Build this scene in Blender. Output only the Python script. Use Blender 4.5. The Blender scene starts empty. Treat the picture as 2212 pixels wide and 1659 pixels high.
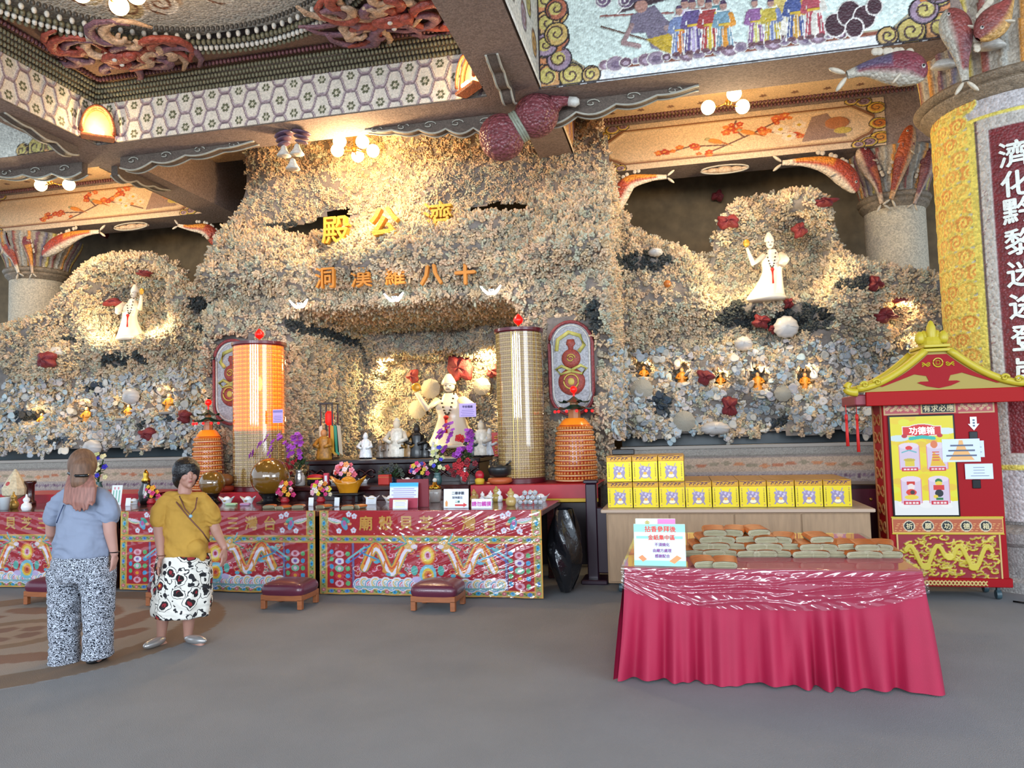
import bpy, math, random
import numpy as np
from mathutils import Vector, Matrix
random.seed(7); RNG = np.random.default_rng(11)
SC = bpy.context.scene; COL = SC.collection

# ---------------------------------------------------------------- camera
F_PX = 1631.0; W_PX, H_PX = 2212, 1659
YAW, TILT, ROLL = 0.21814, 0.06582, -0.02629
EYE = np.array([0.0, 0.0, 1.62])
_fw = np.array([-math.sin(YAW)*math.cos(TILT), math.cos(YAW)*math.cos(TILT), math.sin(TILT)])
_r = np.array([math.cos(YAW), math.sin(YAW), 0.0]); _u = np.cross(_r, _fw)
_c, _s = math.cos(ROLL), math.sin(ROLL)
RT = _c*_r + _s*_u; UP = -_s*_r + _c*_u
def at(px, py, X=None, Y=None, Z=None):
    """point of the place seen at a photo pixel, on the plane X=, Y= or Z="""
    d = _fw + RT*(px-W_PX/2)/F_PX - UP*(py-H_PX/2)/F_PX
    t = (X if X is not None else Y if Y is not None else Z-EYE[2]) / (d[0] if X is not None else d[1] if Y is not None else d[2])
    return EYE + d*t
def pxz(px, py, Y):
    p = at(px, py, Y=Y); return float(p[0]), float(p[2])
cam = bpy.data.cameras.new('camera'); co = bpy.data.objects.new('camera', cam); COL.objects.link(co)
cam.sensor_width = 36; cam.lens = 36*F_PX/W_PX; cam.clip_end = 200; cam.clip_start = .05
M = Matrix.Identity(4)
for i, a in enumerate((RT, UP, -_fw)):
    for j in range(3): M[j][i] = a[j]
for j in range(3): M[j][3] = EYE[j]
co.matrix_world = M; SC.camera = co
# ---------------------------------------------------------------- world, light, exposure
w = bpy.data.worlds.new('world'); SC.world = w; w.use_nodes = True
w.node_tree.nodes['Background'].inputs[0].default_value = (.70, .84, 1.0, 1)
w.node_tree.nodes['Background'].inputs[1].default_value = 1.22
def light(kind, name, loc, power, color, size=.1, rot=None, sy=None):
    d = bpy.data.lights.new(name, kind); d.energy = power; d.color = color
    if kind == 'AREA':
        d.size = size
        if sy: d.shape = 'RECTANGLE'; d.size_y = sy
    else: d.shadow_soft_size = size
    o = bpy.data.objects.new(name, d); COL.objects.link(o); o.location = loc
    if rot: o.rotation_euler = rot
    return o
# daylight through the open front of the hall, behind the camera
for wx in (-7.5, -4.2, -.9, 2.4): light('AREA', 'daylight_opening', (wx, -9, 3.7), 290, (.80, .90, 1.0), 1.9, (math.radians(86), 0, 0), 3.0)
light('AREA', 'daylight_opening_side', (9.5, -3.0, 3.2), 450, (.80, .90, 1.0), 6, (math.radians(84), 0, math.radians(62)), 4)
SC.view_settings.view_transform = 'Standard'; SC.view_settings.look = 'None'
SC.view_settings.gamma = 1; SC.view_settings.use_curve_mapping = False
SC.view_settings.exposure = 0.62
SC.cycles.use_denoising = True; SC.cycles.max_bounces = 6; SC.cycles.diffuse_bounces = 3
SC.cycles.glossy_bounces = 3; SC.cycles.transparent_max_bounces = 8; SC.cycles.caustics_reflective = False
SC.cycles.caustics_refractive = False; SC.cycles.sample_clamp_indirect = 4

# ---------------------------------------------------------------- helpers
def lin(c):
    c = np.asarray(c, float); return np.where(c <= .04045, c/12.92, ((c+.055)/1.055)**2.4)
def hexc(h): return tuple(int(h[i:i+2], 16)/255 for i in (0, 2, 4))
MATS = {}
def mat(name, color=None, rough=.6, metal=0, emit=None, es=1, attr=False, cells=0, cellbump=.3, noise=0, nscale=8, trans=0, alpha=1, coat=0, bump=0, bscale=60, spec=None, stretch=None, cvar=.25):
    """procedural material; colour is sRGB. attr: colour comes from the mesh's Col attribute"""
    if name in MATS: return MATS[name]
    m = bpy.data.materials.new(name); m.use_nodes = True; nt = m.node_tree; N = nt.nodes; L = nt.links
    b = N['Principled BSDF']; b.inputs['Roughness'].default_value = rough; b.inputs['Metallic'].default_value = metal
    if spec is not None: b.inputs['Specular IOR Level'].default_value = spec
    if coat: b.inputs['Coat Weight'].default_value = coat; b.inputs['Coat Roughness'].default_value = .08
    if trans: b.inputs['Transmission Weight'].default_value = trans
    if alpha < 1: b.inputs['Alpha'].default_value = alpha
    if isinstance(color, str): color = hexc(color)
    src = None
    if attr:
        a = N.new('ShaderNodeAttribute'); a.attribute_name = 'Col'; src = a.outputs['Color']
    else:
        rgb = N.new('ShaderNodeRGB'); rgb.outputs[0].default_value = (*lin(color), 1); src = rgb.outputs[0]
    tc = N.new('ShaderNodeTexCoord'); vec = tc.outputs['Object']
    if stretch:
        mp = N.new('ShaderNodeMapping'); mp.inputs['Scale'].default_value = stretch; L.new(vec, mp.inputs[0]); vec = mp.outputs[0]
    h = None
    if cells:
        v = N.new('ShaderNodeTexVoronoi'); v.inputs['Scale'].default_value = cells; L.new(vec, v.inputs['Vector'])
        hs = N.new('ShaderNodeHueSaturation'); L.new(src, hs.inputs['Color'])
        sx = N.new('ShaderNodeSeparateColor'); L.new(v.outputs['Color'], sx.inputs[0])
        mr = N.new('ShaderNodeMapRange'); mr.inputs[3].default_value = 1-cvar; mr.inputs[4].default_value = 1+cvar
        L.new(sx.outputs[0], mr.inputs[0]); L.new(mr.outputs[0], hs.inputs['Value']); src = hs.outputs[0]
        bp = N.new('ShaderNodeBump'); bp.inputs['Strength'].default_value = cellbump; bp.inputs['Distance'].default_value = .6/cells; bp.invert = True
        L.new(v.outputs['Distance'], bp.inputs['Height']); h = bp.outputs[0]
    if noise:
        n = N.new('ShaderNodeTexNoise'); n.inputs['Scale'].default_value = nscale; n.inputs['Detail'].default_value = 4; L.new(vec, n.inputs['Vector'])
        mr = N.new('ShaderNodeMapRange'); mr.inputs[1].default_value = .3; mr.inputs[2].default_value = .7; mr.inputs[3].default_value = 1-noise; mr.inputs[4].default_value = 1+noise
        hs = N.new('ShaderNodeHueSaturation'); L.new(src, hs.inputs['Color']); L.new(n.outputs[0], mr.inputs[0]); L.new(mr.outputs[0], hs.inputs['Value']); src = hs.outputs[0]
    if bump:
        n = N.new('ShaderNodeTexNoise'); n.inputs['Scale'].default_value = bscale; L.new(vec, n.inputs['Vector'])
        bp = N.new('ShaderNodeBump'); bp.inputs['Strength'].default_value = bump; bp.inputs['Distance'].default_value = .02
        L.new(n.outputs[0], bp.inputs['Height'])
        if h is not None: L.new(h, bp.inputs['Normal'])
        h = bp.outputs[0]
    L.new(src, b.inputs['Base Color'])
    if h is not None: L.new(h, b.inputs['Normal'])
    if emit is not None:
        if emit == 'attr': L.new(src, b.inputs['Emission Color'])
        else: b.inputs['Emission Color'].default_value = (*lin(hexc(emit) if isinstance(emit, str) else emit), 1)
        b.inputs['Emission Strength'].default_value = es
    MATS[name] = m; return m

class MB:
    """collects shapes, links them as one mesh object"""
    def __init__(s): s.v = []; s.f = []
    def add(s, vs, fs):
        o = len(s.v); s.v += [tuple(map(float, p)) for p in vs]; s.f += [tuple(i+o for i in f) for f in fs]; return s
    def box(s, x0, x1, y0, y1, z0, z1):
        return s.add([(x0,y0,z0),(x1,y0,z0),(x1,y1,z0),(x0,y1,z0),(x0,y0,z1),(x1,y0,z1),(x1,y1,z1),(x0,y1,z1)],
            [(0,3,2,1),(4,5,6,7),(0,1,5,4),(1,2,6,5),(2,3,7,6),(3,0,4,7)])
    def bbox(s, x0, x1, y0, y1, z0, z1, b=.01):
        """box with bevelled edges in plan and top"""
        pr = [(x0+b,y0),(x1-b,y0),(x1,y0+b),(x1,y1-b),(x1-b,y1),(x0+b,y1),(x0,y1-b),(x0,y0+b)]
        pi = [(x0+2*b,y0+b),(x1-2*b,y0+b),(x1-b,y0+2*b),(x1-b,y1-2*b),(x1-2*b,y1-b),(x0+2*b,y1-b),(x0+b,y1-2*b),(x0+b,y0+2*b)]
        vs = [(x,y,z0+b if k else z0) for k, P in ((0, pi), (1, pr)) for x, y in P] + [(x,y,z1-b) for x,y in pr] + [(x,y,z1) for x,y in pi]
        fs = [tuple(range(7,-1,-1)), tuple(range(24,32))]
        for k in range(3):
            for i in range(8): fs.append((k*8+i, k*8+(i+1)%8, (k+1)*8+(i+1)%8, (k+1)*8+i))
        return s.add(vs, fs)
    def lathe(s, prof, c=(0,0,0), n=16, axis='z', sx=1, sy=1, a0=0, cap=True):
        vs = []
        for r, z in prof:
            for k in range(n):
                a = a0+2*math.pi*k/n; p = (r*math.cos(a)*sx, r*math.sin(a)*sy, z)
                if axis == 'y': p = (p[0], p[2], p[1])
                if axis == 'x': p = (p[2], p[0], p[1])
                vs.append((c[0]+p[0], c[1]+p[1], c[2]+p[2]))
        m = len(prof); fs = [(j*n+k, j*n+(k+1)%n, (j+1)*n+(k+1)%n, (j+1)*n+k) for j in range(m-1) for k in range(n)]
        if cap: fs += [tuple(range(n-1,-1,-1)), tuple((m-1)*n+k for k in range(n))]
        return s.add(vs, fs)
    def sphere(s, c, r, n=12, m=8, sq=(1,1,1), rot=None):
        vs = []; 
        for j in range(m+1):
            t = math.pi*j/m
            for k in range(n):
                a = 2*math.pi*k/n
                p = Vector((r*sq[0]*math.sin(t)*math.cos(a), r*sq[1]*math.sin(t)*math.sin(a), -r*sq[2]*math.cos(t)))
                if rot is not None: p = rot @ p
                vs.append((c[0]+p.x, c[1]+p.y, c[2]+p.z))
        return s.add(vs, [(j*n+k, j*n+(k+1)%n, (j+1)*n+(k+1)%n, (j+1)*n+k) for j in range(m) for k in range(n)])
    def tube(s, pts, r, n=8, flat=1, up=(0,0,1), closed=False):
        """tube through pts; r number or list; flat squashes along the up-ish direction"""
        P = [Vector(p) for p in pts]; m = len(P); R = r if isinstance(r, (list, tuple)) else [r]*m; vs = []; U = Vector(up)
        for i in range(m):
            if closed: t = P[(i+1)%m]-P[i-1]
            else: t = P[min(i+1, m-1)]-P[max(i-1, 0)]
            t.normalize(); a = t.cross(U)
            if a.length < .05: a = t.cross(Vector((1, .3, 0)))
            a.normalize(); b = a.cross(t)
            for k in range(n):
                q = 2*math.pi*k/n; vs.append(P[i]+a*math.cos(q)*R[i]+b*math.sin(q)*R[i]*flat)
        mm = m if closed else m-1
        fs = [(j*n+k, j*n+(k+1)%n, ((j+1)%m)*n+(k+1)%n, ((j+1)%m)*n+k) for j in range(mm) for k in range(n)]
        if not closed: fs += [tuple(range(n-1,-1,-1)), tuple((m-1)*n+k for k in range(n))]
        return s.add(vs, fs)
    def prism(s, poly, y0, y1, plane='xz'):
        """polygon of (x,z) extruded y0..y1 (plane xz), or (x,y) extruded z (plane xy)"""
        n = len(poly)
        f = (lambda p, t: (p[0], t, p[1])) if plane == 'xz' else (lambda p, t: (p[0], p[1], t)) if plane == 'xy' else (lambda p, t: (t, p[0], p[1]))
        vs = [f(p, y0) for p in poly]+[f(p, y1) for p in poly]
        return s.add(vs, [tuple(range(n)), tuple(range(2*n-1, n-1, -1))]+[(i, i+n, (i+1)%n+n, (i+1)%n) for i in range(n)])
    def grid(s, fn, nu, nv):
        vs = [fn(i/nu, j/nv) for j in range(nv+1) for i in range(nu+1)]
        return s.add(vs, [(j*(nu+1)+i, j*(nu+1)+i+1, (j+1)*(nu+1)+i+1, (j+1)*(nu+1)+i) for j in range(nv) for i in range(nu)])
    def xf(s, M):
        s.v = [tuple(M @ Vector(p)) for p in s.v]; return s
    def build(s, name, m, parent=None, smooth=False, world=False, ang=None):
        """world: vertices are given in world space, parent's location is taken off"""
        me = bpy.data.meshes.new(name); v = s.v
        if world and parent is not None:
            q = parent; o = Vector((0,0,0))
            while q is not None: o += q.location; q = q.parent
            v = [(p[0]-o.x, p[1]-o.y, p[2]-o.z) for p in v]
        me.from_pydata(v, [], s.f); me.materials.append(m); me.validate()
        if smooth:
            me.shade_smooth()
            if ang: me.set_sharp_from_angle(angle=math.radians(ang))
        o = bpy.data.objects.new(name, me); COL.objects.link(o)
        if parent is not None: o.parent = parent
        return o
def tag(o, label=None, cat=None, group=None, kind=None):
    if label: o['label'] = label
    if cat: o['category'] = cat
    if group: o['group'] = group
    if kind: o['kind'] = kind
    return o
def thing(name, label, cat, loc=(0,0,0), rz=0, group=None):
    o = bpy.data.objects.new(name, None); COL.objects.link(o); o.empty_display_size = .1
    o.location = loc; o.rotation_euler = (0, 0, rz); return tag(o, label, cat, group)
def struct(name, mb, m, smooth=False):
    return tag(mb.build(name, m, smooth=smooth), kind='structure')
KIDS = {}
def dup(root, loc=None, rz=None, label=None, group=None, scale=None):
    """copy of a thing with its parts and sub-parts"""
    if root.name not in KIDS: KIDS[root.name] = [(c, [g for g in SC.objects if g.parent == c]) for c in SC.objects if c.parent == root]
    r = root.copy(); COL.objects.link(r)
    if loc is not None: r.location = loc
    if rz is not None: r.rotation_euler = (0, 0, rz)
    if scale is not None: r.scale = scale if isinstance(scale, (tuple, list)) else (scale,)*3
    if label: r['label'] = label
    if group: r['group'] = group
    for c, gs in KIDS[root.name]:
        k = c.copy(); COL.objects.link(k); k.parent = r
        for g in gs: q = g.copy(); COL.objects.link(q); q.parent = k
    return r
_TX = {}
def text_geo(s, size):
    """flat outline mesh of a string, centred, size = height of a character"""
    if s in _TX: vs, fs = _TX[s]
    else:
        cu = bpy.data.curves.new('t', 'FONT'); cu.body = s; cu.size = 1; cu.resolution_u = 2; cu.align_x = 'CENTER'; cu.align_y = 'CENTER'
        o = bpy.data.objects.new('t', cu); COL.objects.link(o); bpy.context.view_layer.update()
        me = bpy.data.meshes.new_from_object(o.evaluated_get(bpy.context.evaluated_depsgraph_get()))
        vs = np.array([v.co[:] for v in me.vertices]) if len(me.vertices) else np.zeros((0, 3)); fs = [tuple(p.vertices) for p in me.polygons]
        bpy.data.objects.remove(o); bpy.data.curves.remove(cu); bpy.data.meshes.remove(me)
        if len(vs):
            vs[:, 0] -= (vs[:, 0].min()+vs[:, 0].max())/2; vs[:, 1] -= (vs[:, 1].min()+vs[:, 1].max())/2
        _TX[s] = vs, fs
    return vs*size, fs
def add_text(mb, s, x, y, z, size, thick=.004, bold=0, sx=1, fn=None):
    """lettering standing in the xz plane facing -y, front face at y"""
    vs, fs = text_geo(s, size)
    offs = [(0, 0)] if not bold else [(-bold, 0), (bold, 0), (0, bold), (0, -bold)]
    for k, (ox, oz) in enumerate(offs):
        n = len(vs); A = [(x+p[0]*sx+ox, y-k*1e-4, z+p[1]+oz) for p in vs]
        if fn: A = [fn(*a) for a in A]
        mb.add(A, fs)
        if thick and not fn:
            B = [(a[0], a[1]+thick, a[2]) for a in A]
            ed = {}
            for f in fs:
                for i in range(len(f)):
                    e = (f[i], f[(i+1)%len(f)]); ed[e] = 1
            side = [e for e in ed if (e[1], e[0]) not in ed]
            mb.add(A+B, [(b, a, a+n, b+n) for a, b in side])

class Canvas:
    """procedurally drawn picture in metres, turned into a finely divided mesh with a colour per vertex and relief"""
    def __init__(s, w, h, res, bg):
        s.w, s.h = w, h; s.nx, s.ny = int(w/res)+1, int(h/res)+1
        s.u, s.v = np.meshgrid(np.linspace(0, w, s.nx), np.linspace(0, h, s.ny))
        s.c = np.empty(s.u.shape+(3,)); s.c[:] = hexc(bg); s.z = np.zeros(s.u.shape); s.res = res; s.oy = 0
    def put(s, mask, col, z=None, sl=None):
        c = s.c if sl is None else s.c[sl]; c[mask] = hexc(col)
        if z is not None: (s.z if sl is None else s.z[sl])[mask] = z
    def win(s, x0, x1, y0, y1):
        y0 -= s.oy; y1 -= s.oy
        i0 = max(0, int(x0/s.w*(s.nx-1))-1); i1 = min(s.nx, int(x1/s.w*(s.nx-1))+3); j0 = max(0, int(y0/s.h*(s.ny-1))-1); j1 = min(s.ny, int(y1/s.h*(s.ny-1))+3)
        return (slice(j0, max(j0, j1)), slice(i0, max(i0, i1)))
    def rect(s, x0, y0, x1, y1, col, z=None):
        s.put((s.u >= x0) & (s.u <= x1) & (s.v >= y0) & (s.v <= y1), col, z)
    def ell(s, cx, cy, rx, ry, col, z=None, rot=0):
        R = max(rx, ry); sl = s.win(cx-R, cx+R, cy-R, cy+R); u = s.u[sl]-cx; v = s.v[sl]-cy; c, n = math.cos(rot), math.sin(rot)
        s.put(((u*c+v*n)/rx)**2+((-u*n+v*c)/ry)**2 < 1, col, z, sl)
    def poly(s, P, col, z=None):
        xs = [p[0] for p in P]; ys = [p[1] for p in P]; sl = s.win(min(xs), max(xs), min(ys), max(ys)); u, v = s.u[sl], s.v[sl]; ins = np.zeros(u.shape, bool); n = len(P)
        for i in range(n):
            x0, y0 = P[i]; x1, y1 = P[(i+1)%n]
            if y0 == y1: continue
            ins ^= ((y0 > v) != (y1 > v)) & (u < (x1-x0)*(v-y0)/(y1-y0)+x0)
        s.put(ins, col, z, sl)
    def line(s, P, w, col, z=None):
        for k in range(len(P)-1):
            (x0, y0), (x1, y1) = P[k], P[k+1]; ww = w if not isinstance(w, (list, tuple)) else w[k]
            sl = s.win(min(x0, x1)-ww, max(x0, x1)+ww, min(y0, y1)-ww, max(y0, y1)+ww); u, v = s.u[sl], s.v[sl]
            dx, dy = x1-x0, y1-y0; L = dx*dx+dy*dy+1e-12; t = np.clip(((u-x0)*dx+(v-y0)*dy)/L, 0, 1)
            s.put((u-x0-t*dx)**2+(v-y0-t*dy)**2 < (ww/2)**2, col, z, sl)
    def spiral(s, cx, cy, r, w, col, line_col=None, turns=1.6, a0=0, sgn=1, fill=None, z=None):
        if fill: s.ell(cx, cy, r, r, fill, z)
        if line_col: 
            P = [(cx+r*math.cos(a0+2*math.pi*k/20), cy+r*math.sin(a0+2*math.pi*k/20)) for k in range(21)]; s.line(P, w*.7, line_col)
        P = [(cx+r*(1-.86*t)*math.cos(a0+sgn*turns*2*math.pi*t), cy+r*(1-.86*t)*math.sin(a0+sgn*turns*2*math.pi*t)) for t in np.linspace(0, 1, int(16*turns)+2)]
        s.line(P, w, col)
    def flower(s, cx, cy, r, col, mid, n=5):
        for k in range(n):
            a = 2*math.pi*k/n+.3; s.ell(cx+r*.6*math.cos(a), cy+r*.6*math.sin(a), r*.42, r*.42, col)
        s.ell(cx, cy, r*.3, r*.3, mid)
    def mesh(s, name, m, fn, parent=None, relief=1, smooth=True):
        """fn(u, v, z) arrays -> x, y, z arrays"""
        x, y, z = fn(s.u, s.v, s.z*relief); co = np.stack([x, y, z], -1).reshape(-1, 3).astype(np.float32)
        i = np.arange(s.nx*s.ny).reshape(s.ny, s.nx); q = np.stack([i[:-1, :-1], i[:-1, 1:], i[1:, 1:], i[1:, :-1]], -1).reshape(-1, 4)
        return np_mesh(name, co, q, m, s.c.reshape(-1, 3), parent, smooth)
def np_mesh(name, co, quads, m, cols=None, parent=None, smooth=True, linear=False):
    me = bpy.data.meshes.new(name); nf = len(quads); k = quads.shape[1]
    me.vertices.add(len(co)); me.vertices.foreach_set('co', np.ascontiguousarray(co, np.float32).ravel())
    me.loops.add(nf*k); me.loops.foreach_set('vertex_index', np.ascontiguousarray(quads, np.int32).ravel())
    me.polygons.add(nf); me.polygons.foreach_set('loop_start', np.arange(0, nf*k, k, dtype=np.int32))
    me.update(calc_edges=True)
    if smooth: me.shade_smooth()
    if cols is not None:
        a = me.color_attributes.new('Col', 'FLOAT_COLOR', 'POINT'); c = np.ones((len(co), 4), np.float32); c[:, :3] = cols if linear else lin(cols)
        a.data.foreach_set('color', c.ravel())
    me.materials.append(m); o = bpy.data.objects.new(name, me); COL.objects.link(o)
    if parent is not None: o.parent = parent
    return o
def front(x0, y, z0):            # canvas standing in a wall plane facing -y
    return lambda u, v, h: (x0+u, y-h+0*u, z0+v)
def smooth01(t): t = np.clip(t, 0, 1); return t*t*(3-2*t)

MOS = mat('mosaic_shell', attr=True, rough=.5, cells=38, cellbump=.55)
MOSF = mat('mosaic_fine', attr=True, rough=.55, cells=70, cellbump=.4, cvar=.18)
PLA = mat('pebbled_plaster', '9a887c', rough=.85, cells=60, cellbump=.35, noise=.12, nscale=2)
PAINT = mat('embroidery', attr=True, rough=.75, bump=.25, bscale=220)

# ================================================================ the setting
HB = 5.46
struct('floor', MB().box(-26, 16, -16, 13, -.1, 0), mat('carpet', '7f7f80', rough=.95, noise=.07, nscale=1.6, bump=.3, bscale=160))
# ring pattern woven in the carpet
cv = Canvas(3.6, 3.6, .03, '7f7f80'); q = 1.8
cv.ell(q, q, 1.75, 1.75, '75614f'); cv.ell(q, q, 1.4, 1.4, '8a8076')
for k in range(9):
    a = k*.7; cv.ell(q+.95*math.cos(a), q+.95*math.sin(a), .38, .14, '755a4b', rot=a+1.1)
cv.ell(q, q, .55, .55, '75614f'); cv.ell(q, q, .4, .4, '8c7c6c')
for k in range(5): cv.ell(q+.2*math.cos(k*1.257), q+.2*math.sin(k*1.257), .1, .1, '71574a')
cx, cy = -5.75, 5.55
i = (cv.u-q)**2+(cv.v-q)**2 > 1.77**2
o = cv.mesh('floor_medallion', mat('carpet_pattern', attr=True, rough=.95, bump=.3, bscale=160, noise=.05, nscale=2), lambda u, v, h: (cx-q+u, cy-q+v, np.where((u-q)**2+(v-q)**2 > 1.77**2, -.01, .003)))
tag(o, kind='structure')
struct('ceiling', MB().box(-17, 9, -1, 16, 7.3, 7.5), PLA)
BW = mat('dark_board', '7b6648', rough=.7, noise=.25, nscale=5)
struct('wall_back', MB().box(-17, 9, 13.0, 13.2, 0, 7.4), BW)
# beams: main one over the altar front, the ones running back, the rear one
BE = mat('beam_underside', '907e74', rough=.85, cells=55, cellbump=.3, stretch=(1, 1, 1))
struct('ceiling_beam_front', MB().box(-17, 9, 8.13, 8.76, HB, 7.3), BE)
struct('ceiling_beam_right_fore', MB().box(-2.0, -1.4, -1, 8.13, HB, 7.3), BE)
struct('ceiling_beam_left_fore', MB().box(-7.72, -7.2, -1, 8.13, HB, 7.3), BE)
struct('ceiling_beam_right_rear', MB().box(-1.78, -1.32, 8.76, 12.9, HB, 7.3), BE)
struct('ceiling_beam_left_rear', MB().box(-7.72, -7.22, 8.76, 12.9, HB, 7.3), BE)
struct('ceiling_beam_rear_right', MB().box(-1.32, 9, 11.08, 11.65, HB, 7.3), BE)
struct('ceiling_beam_rear_left', MB().box(-17, -7.72, 11.08, 11.65, HB, 7.3), BE)
# ceilings of the bays behind the front beam, patterned with little flowers
cv = Canvas(5, 2.4, .02, 'd9bd95')
for k in range(60):
    x, y = (k % 12)*.42+.2*(k//12 % 2)+.1, (k//12)*.45+.2
    cv.flower(x, y, .05, '7d5a4a', '8a6a55')
    cv.ell(x+.2, y+.1, .018, .018, '8b6552')
for sx, (x0, wd) in enumerate(((-1.32, 5), (-12.72, 5))):
    tag(cv.mesh('ceiling_bay', MOSF, lambda u, v, h: (x0+u, 8.76+v, 6.22-h+0*u)), kind='structure')
struct('ceiling_bay_altar', MB().box(-7.22, -1.78, 8.76, 10.75, 6.16, 6.24), mat('cream_boards', 'd8bb90', rough=.7, noise=.1, nscale=3, cells=60, cellbump=.2))

# ---- mosaic frieze of interlaced ovals and flowers on the beams round the centre bay
def lattice(w, h):
    cv = Canvas(w, h, .0095, 'cfc8bb'); n = int(round(w/.37)); s = w/n
    def fl(x, y, r=.05):
        for k in range(6): cv.ell(x+r*.75*math.cos(k*1.047), y+r*.75*math.sin(k*1.047), r*.36, r*.36, '55583f')
        cv.ell(x, y, r*.3, r*.3, 'b9b49b')
    for q, y0 in enumerate((.0, .36, .68, 1.04)):
        P = [(x, h*(y0+.175*math.tanh(2.2*math.cos(2*math.pi*x/s+math.pi*q))/.976)) for x in np.linspace(-.2, w+.2, 40*n)]
        cv.line(P, .034, '8b7a80', .012); cv.line([(x, y+.012) for x, y in P], .007, 'bdb2b6', .014); cv.line([(x, y-.016) for x, y in P], .007, '5d4c55', .01)
    for k in range(n+1):
        fl((k+.5)*s, h*.18, .05); fl(k*s, h*.52, .052); fl((k+.5)*s, h*.86, .048)
    cv.rect(0, 0, w, .018, '6f665c', .01)
    return cv
cv = lattice(5.2, .54)
tag(cv.mesh('trim_1', MOSF, front(-7.2, 8.128, HB)), kind='structure')
tag(cv.mesh('trim_2', MOSF, lambda u, v, h: (-7.198+h, 8.12-u, HB+v)), kind='structure')
# rows of little shells over the frieze (stepped cornice)
def bead_rows(name, rows, m):
    mb = MB()
    for P, r in rows:
        P = [Vector(p) for p in P]
        for a, b in zip(P[:-1], P[1:]):
            L = (b-a).length; n = max(1, int(L/(r*1.7)))
            for k in range(n):
                c = a+(b-a)*((k+.5)/n); mb.sphere(c, r, 6, 4, (.85, .85, 1.1))
    return mb.build(name, m, smooth=True)
z0 = HB+.56
G1 = mat('green_shells', '6e6b55', rough=.4, noise=.35, nscale=30); G2 = mat('maroon_shells', '6b4348', rough=.4, noise=.3, nscale=30); G3 = mat('white_shells', 'cfcdc4', rough=.4, noise=.2, nscale=30)
rows = []
for k in range(4): rows.append((((-7.18+.05*k, -.5, z0+0.04*k), (-7.18+.05*k, 8.1-.05*k, z0+0.04*k), (-2.02, 8.1-.05*k, z0+0.04*k)), .028))
tag(bead_rows('trim_3', rows, G1), kind='structure')
tag(bead_rows('trim_4', [(((-6.96, -.5, z0+.17), (-6.96, 7.88, z0+.17), (-2.02, 7.88, z0+.17)), .03)], G2), kind='structure')
# coffer ceiling plane of the centre bay with a round opening
ccx, ccy, CR = -4.69, 5.22, 2.47
struct('ceiling_coffer', MB().grid(lambda a, b: (lambda t, r: (min(-1.9, max(-7.1, ccx+r*math.cos(t))), min(8.1, ccy+r*math.sin(t)), 6.22+.0*r))(a*2*math.pi, CR+b*3.2), 96, 3), mat('coffer_plaster', '8a6f5c', rough=.85, cells=60, cellbump=.3))
ring = lambda r, z: [(ccx+r*math.cos(k*math.pi/60), ccy+r*math.sin(k*math.pi/60), z) for k in range(121)]
tag(bead_rows('trim_5', [(ring(CR, 6.19), .035), (ring(CR-.14, 6.23), .035)], G1), kind='structure')
tag(bead_rows('trim_6', [(ring(CR-.07, 6.2), .035), (ring(CR-.21, 6.26), .035)], G3), kind='structure')
tag(bead_rows('trim_7', [(ring(CR-.29, 6.3), .03)], mat('dark_shells', '4a4640', rough=.4, noise=.3, nscale=30)), kind='structure')
# round ceiling picture: long-tailed bird and clouds in shell mosaic
cv = Canvas(4.6, 4.6, .02, 'b9b7ae'); q = 2.3
rr = random.Random(5)
for k in range(46):
    a = rr.uniform(0, 6.28); r = rr.uniform(.7, 2.1); x, y = q+r*math.cos(a), q+r*math.sin(a); R = rr.uniform(.12, .26)
    cv.ell(x+R*.7, y, R*.75, R*.6, rr.choice(['c9b9a4', 'c2b04f', 'b8a58e', 'd9d6cb'])); cv.spiral(x, y, R, .03, '7a5640', 'efece2', a0=a, fill=rr.choice(['d8d5ca', 'c7c6bb', 'cbb98f']))
for k in range(12):
    a = 3.6+.17*k; P = [(q+(.5+t*1.7)*math.cos(a+.7*t), q+(.5+t*1.7)*math.sin(a+.7*t)) for t in np.linspace(0, 1, 14)]
    cv.line(P, .09, rr.choice(['e4e2da', '9fc4b4', 'cfd4cc', 'b5a9bd'])); cv.line(P, .015, '75605a')
for k in range(10):
    a = .5+.14*k; P = [(q+(.3+t*1.5)*math.cos(a-.6*t), q+(.3+t*1.5)*math.sin(a-.6*t)) for t in np.linspace(0, 1, 12)]
    cv.line(P, .08, rr.choice(['dfe0da', '8dbfa9', 'd7cdb4', 'a8b4c4'])); cv.line(P, .014, '6c5a5a')
cv.ell(q, q, .5, .5, '8fb8a2'); cv.spiral(q, q, .42, .05, 'd8c46a', '6a5040')
tag(cv.mesh('ceiling_medallion', MOS, lambda u, v, h: (ccx-q+u, ccy-q+v, 6.33+.12*np.sqrt(np.clip(1-((u-q)**2+(v-q)**2)/5.3, 0, 1)))), kind='structure')

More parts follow.
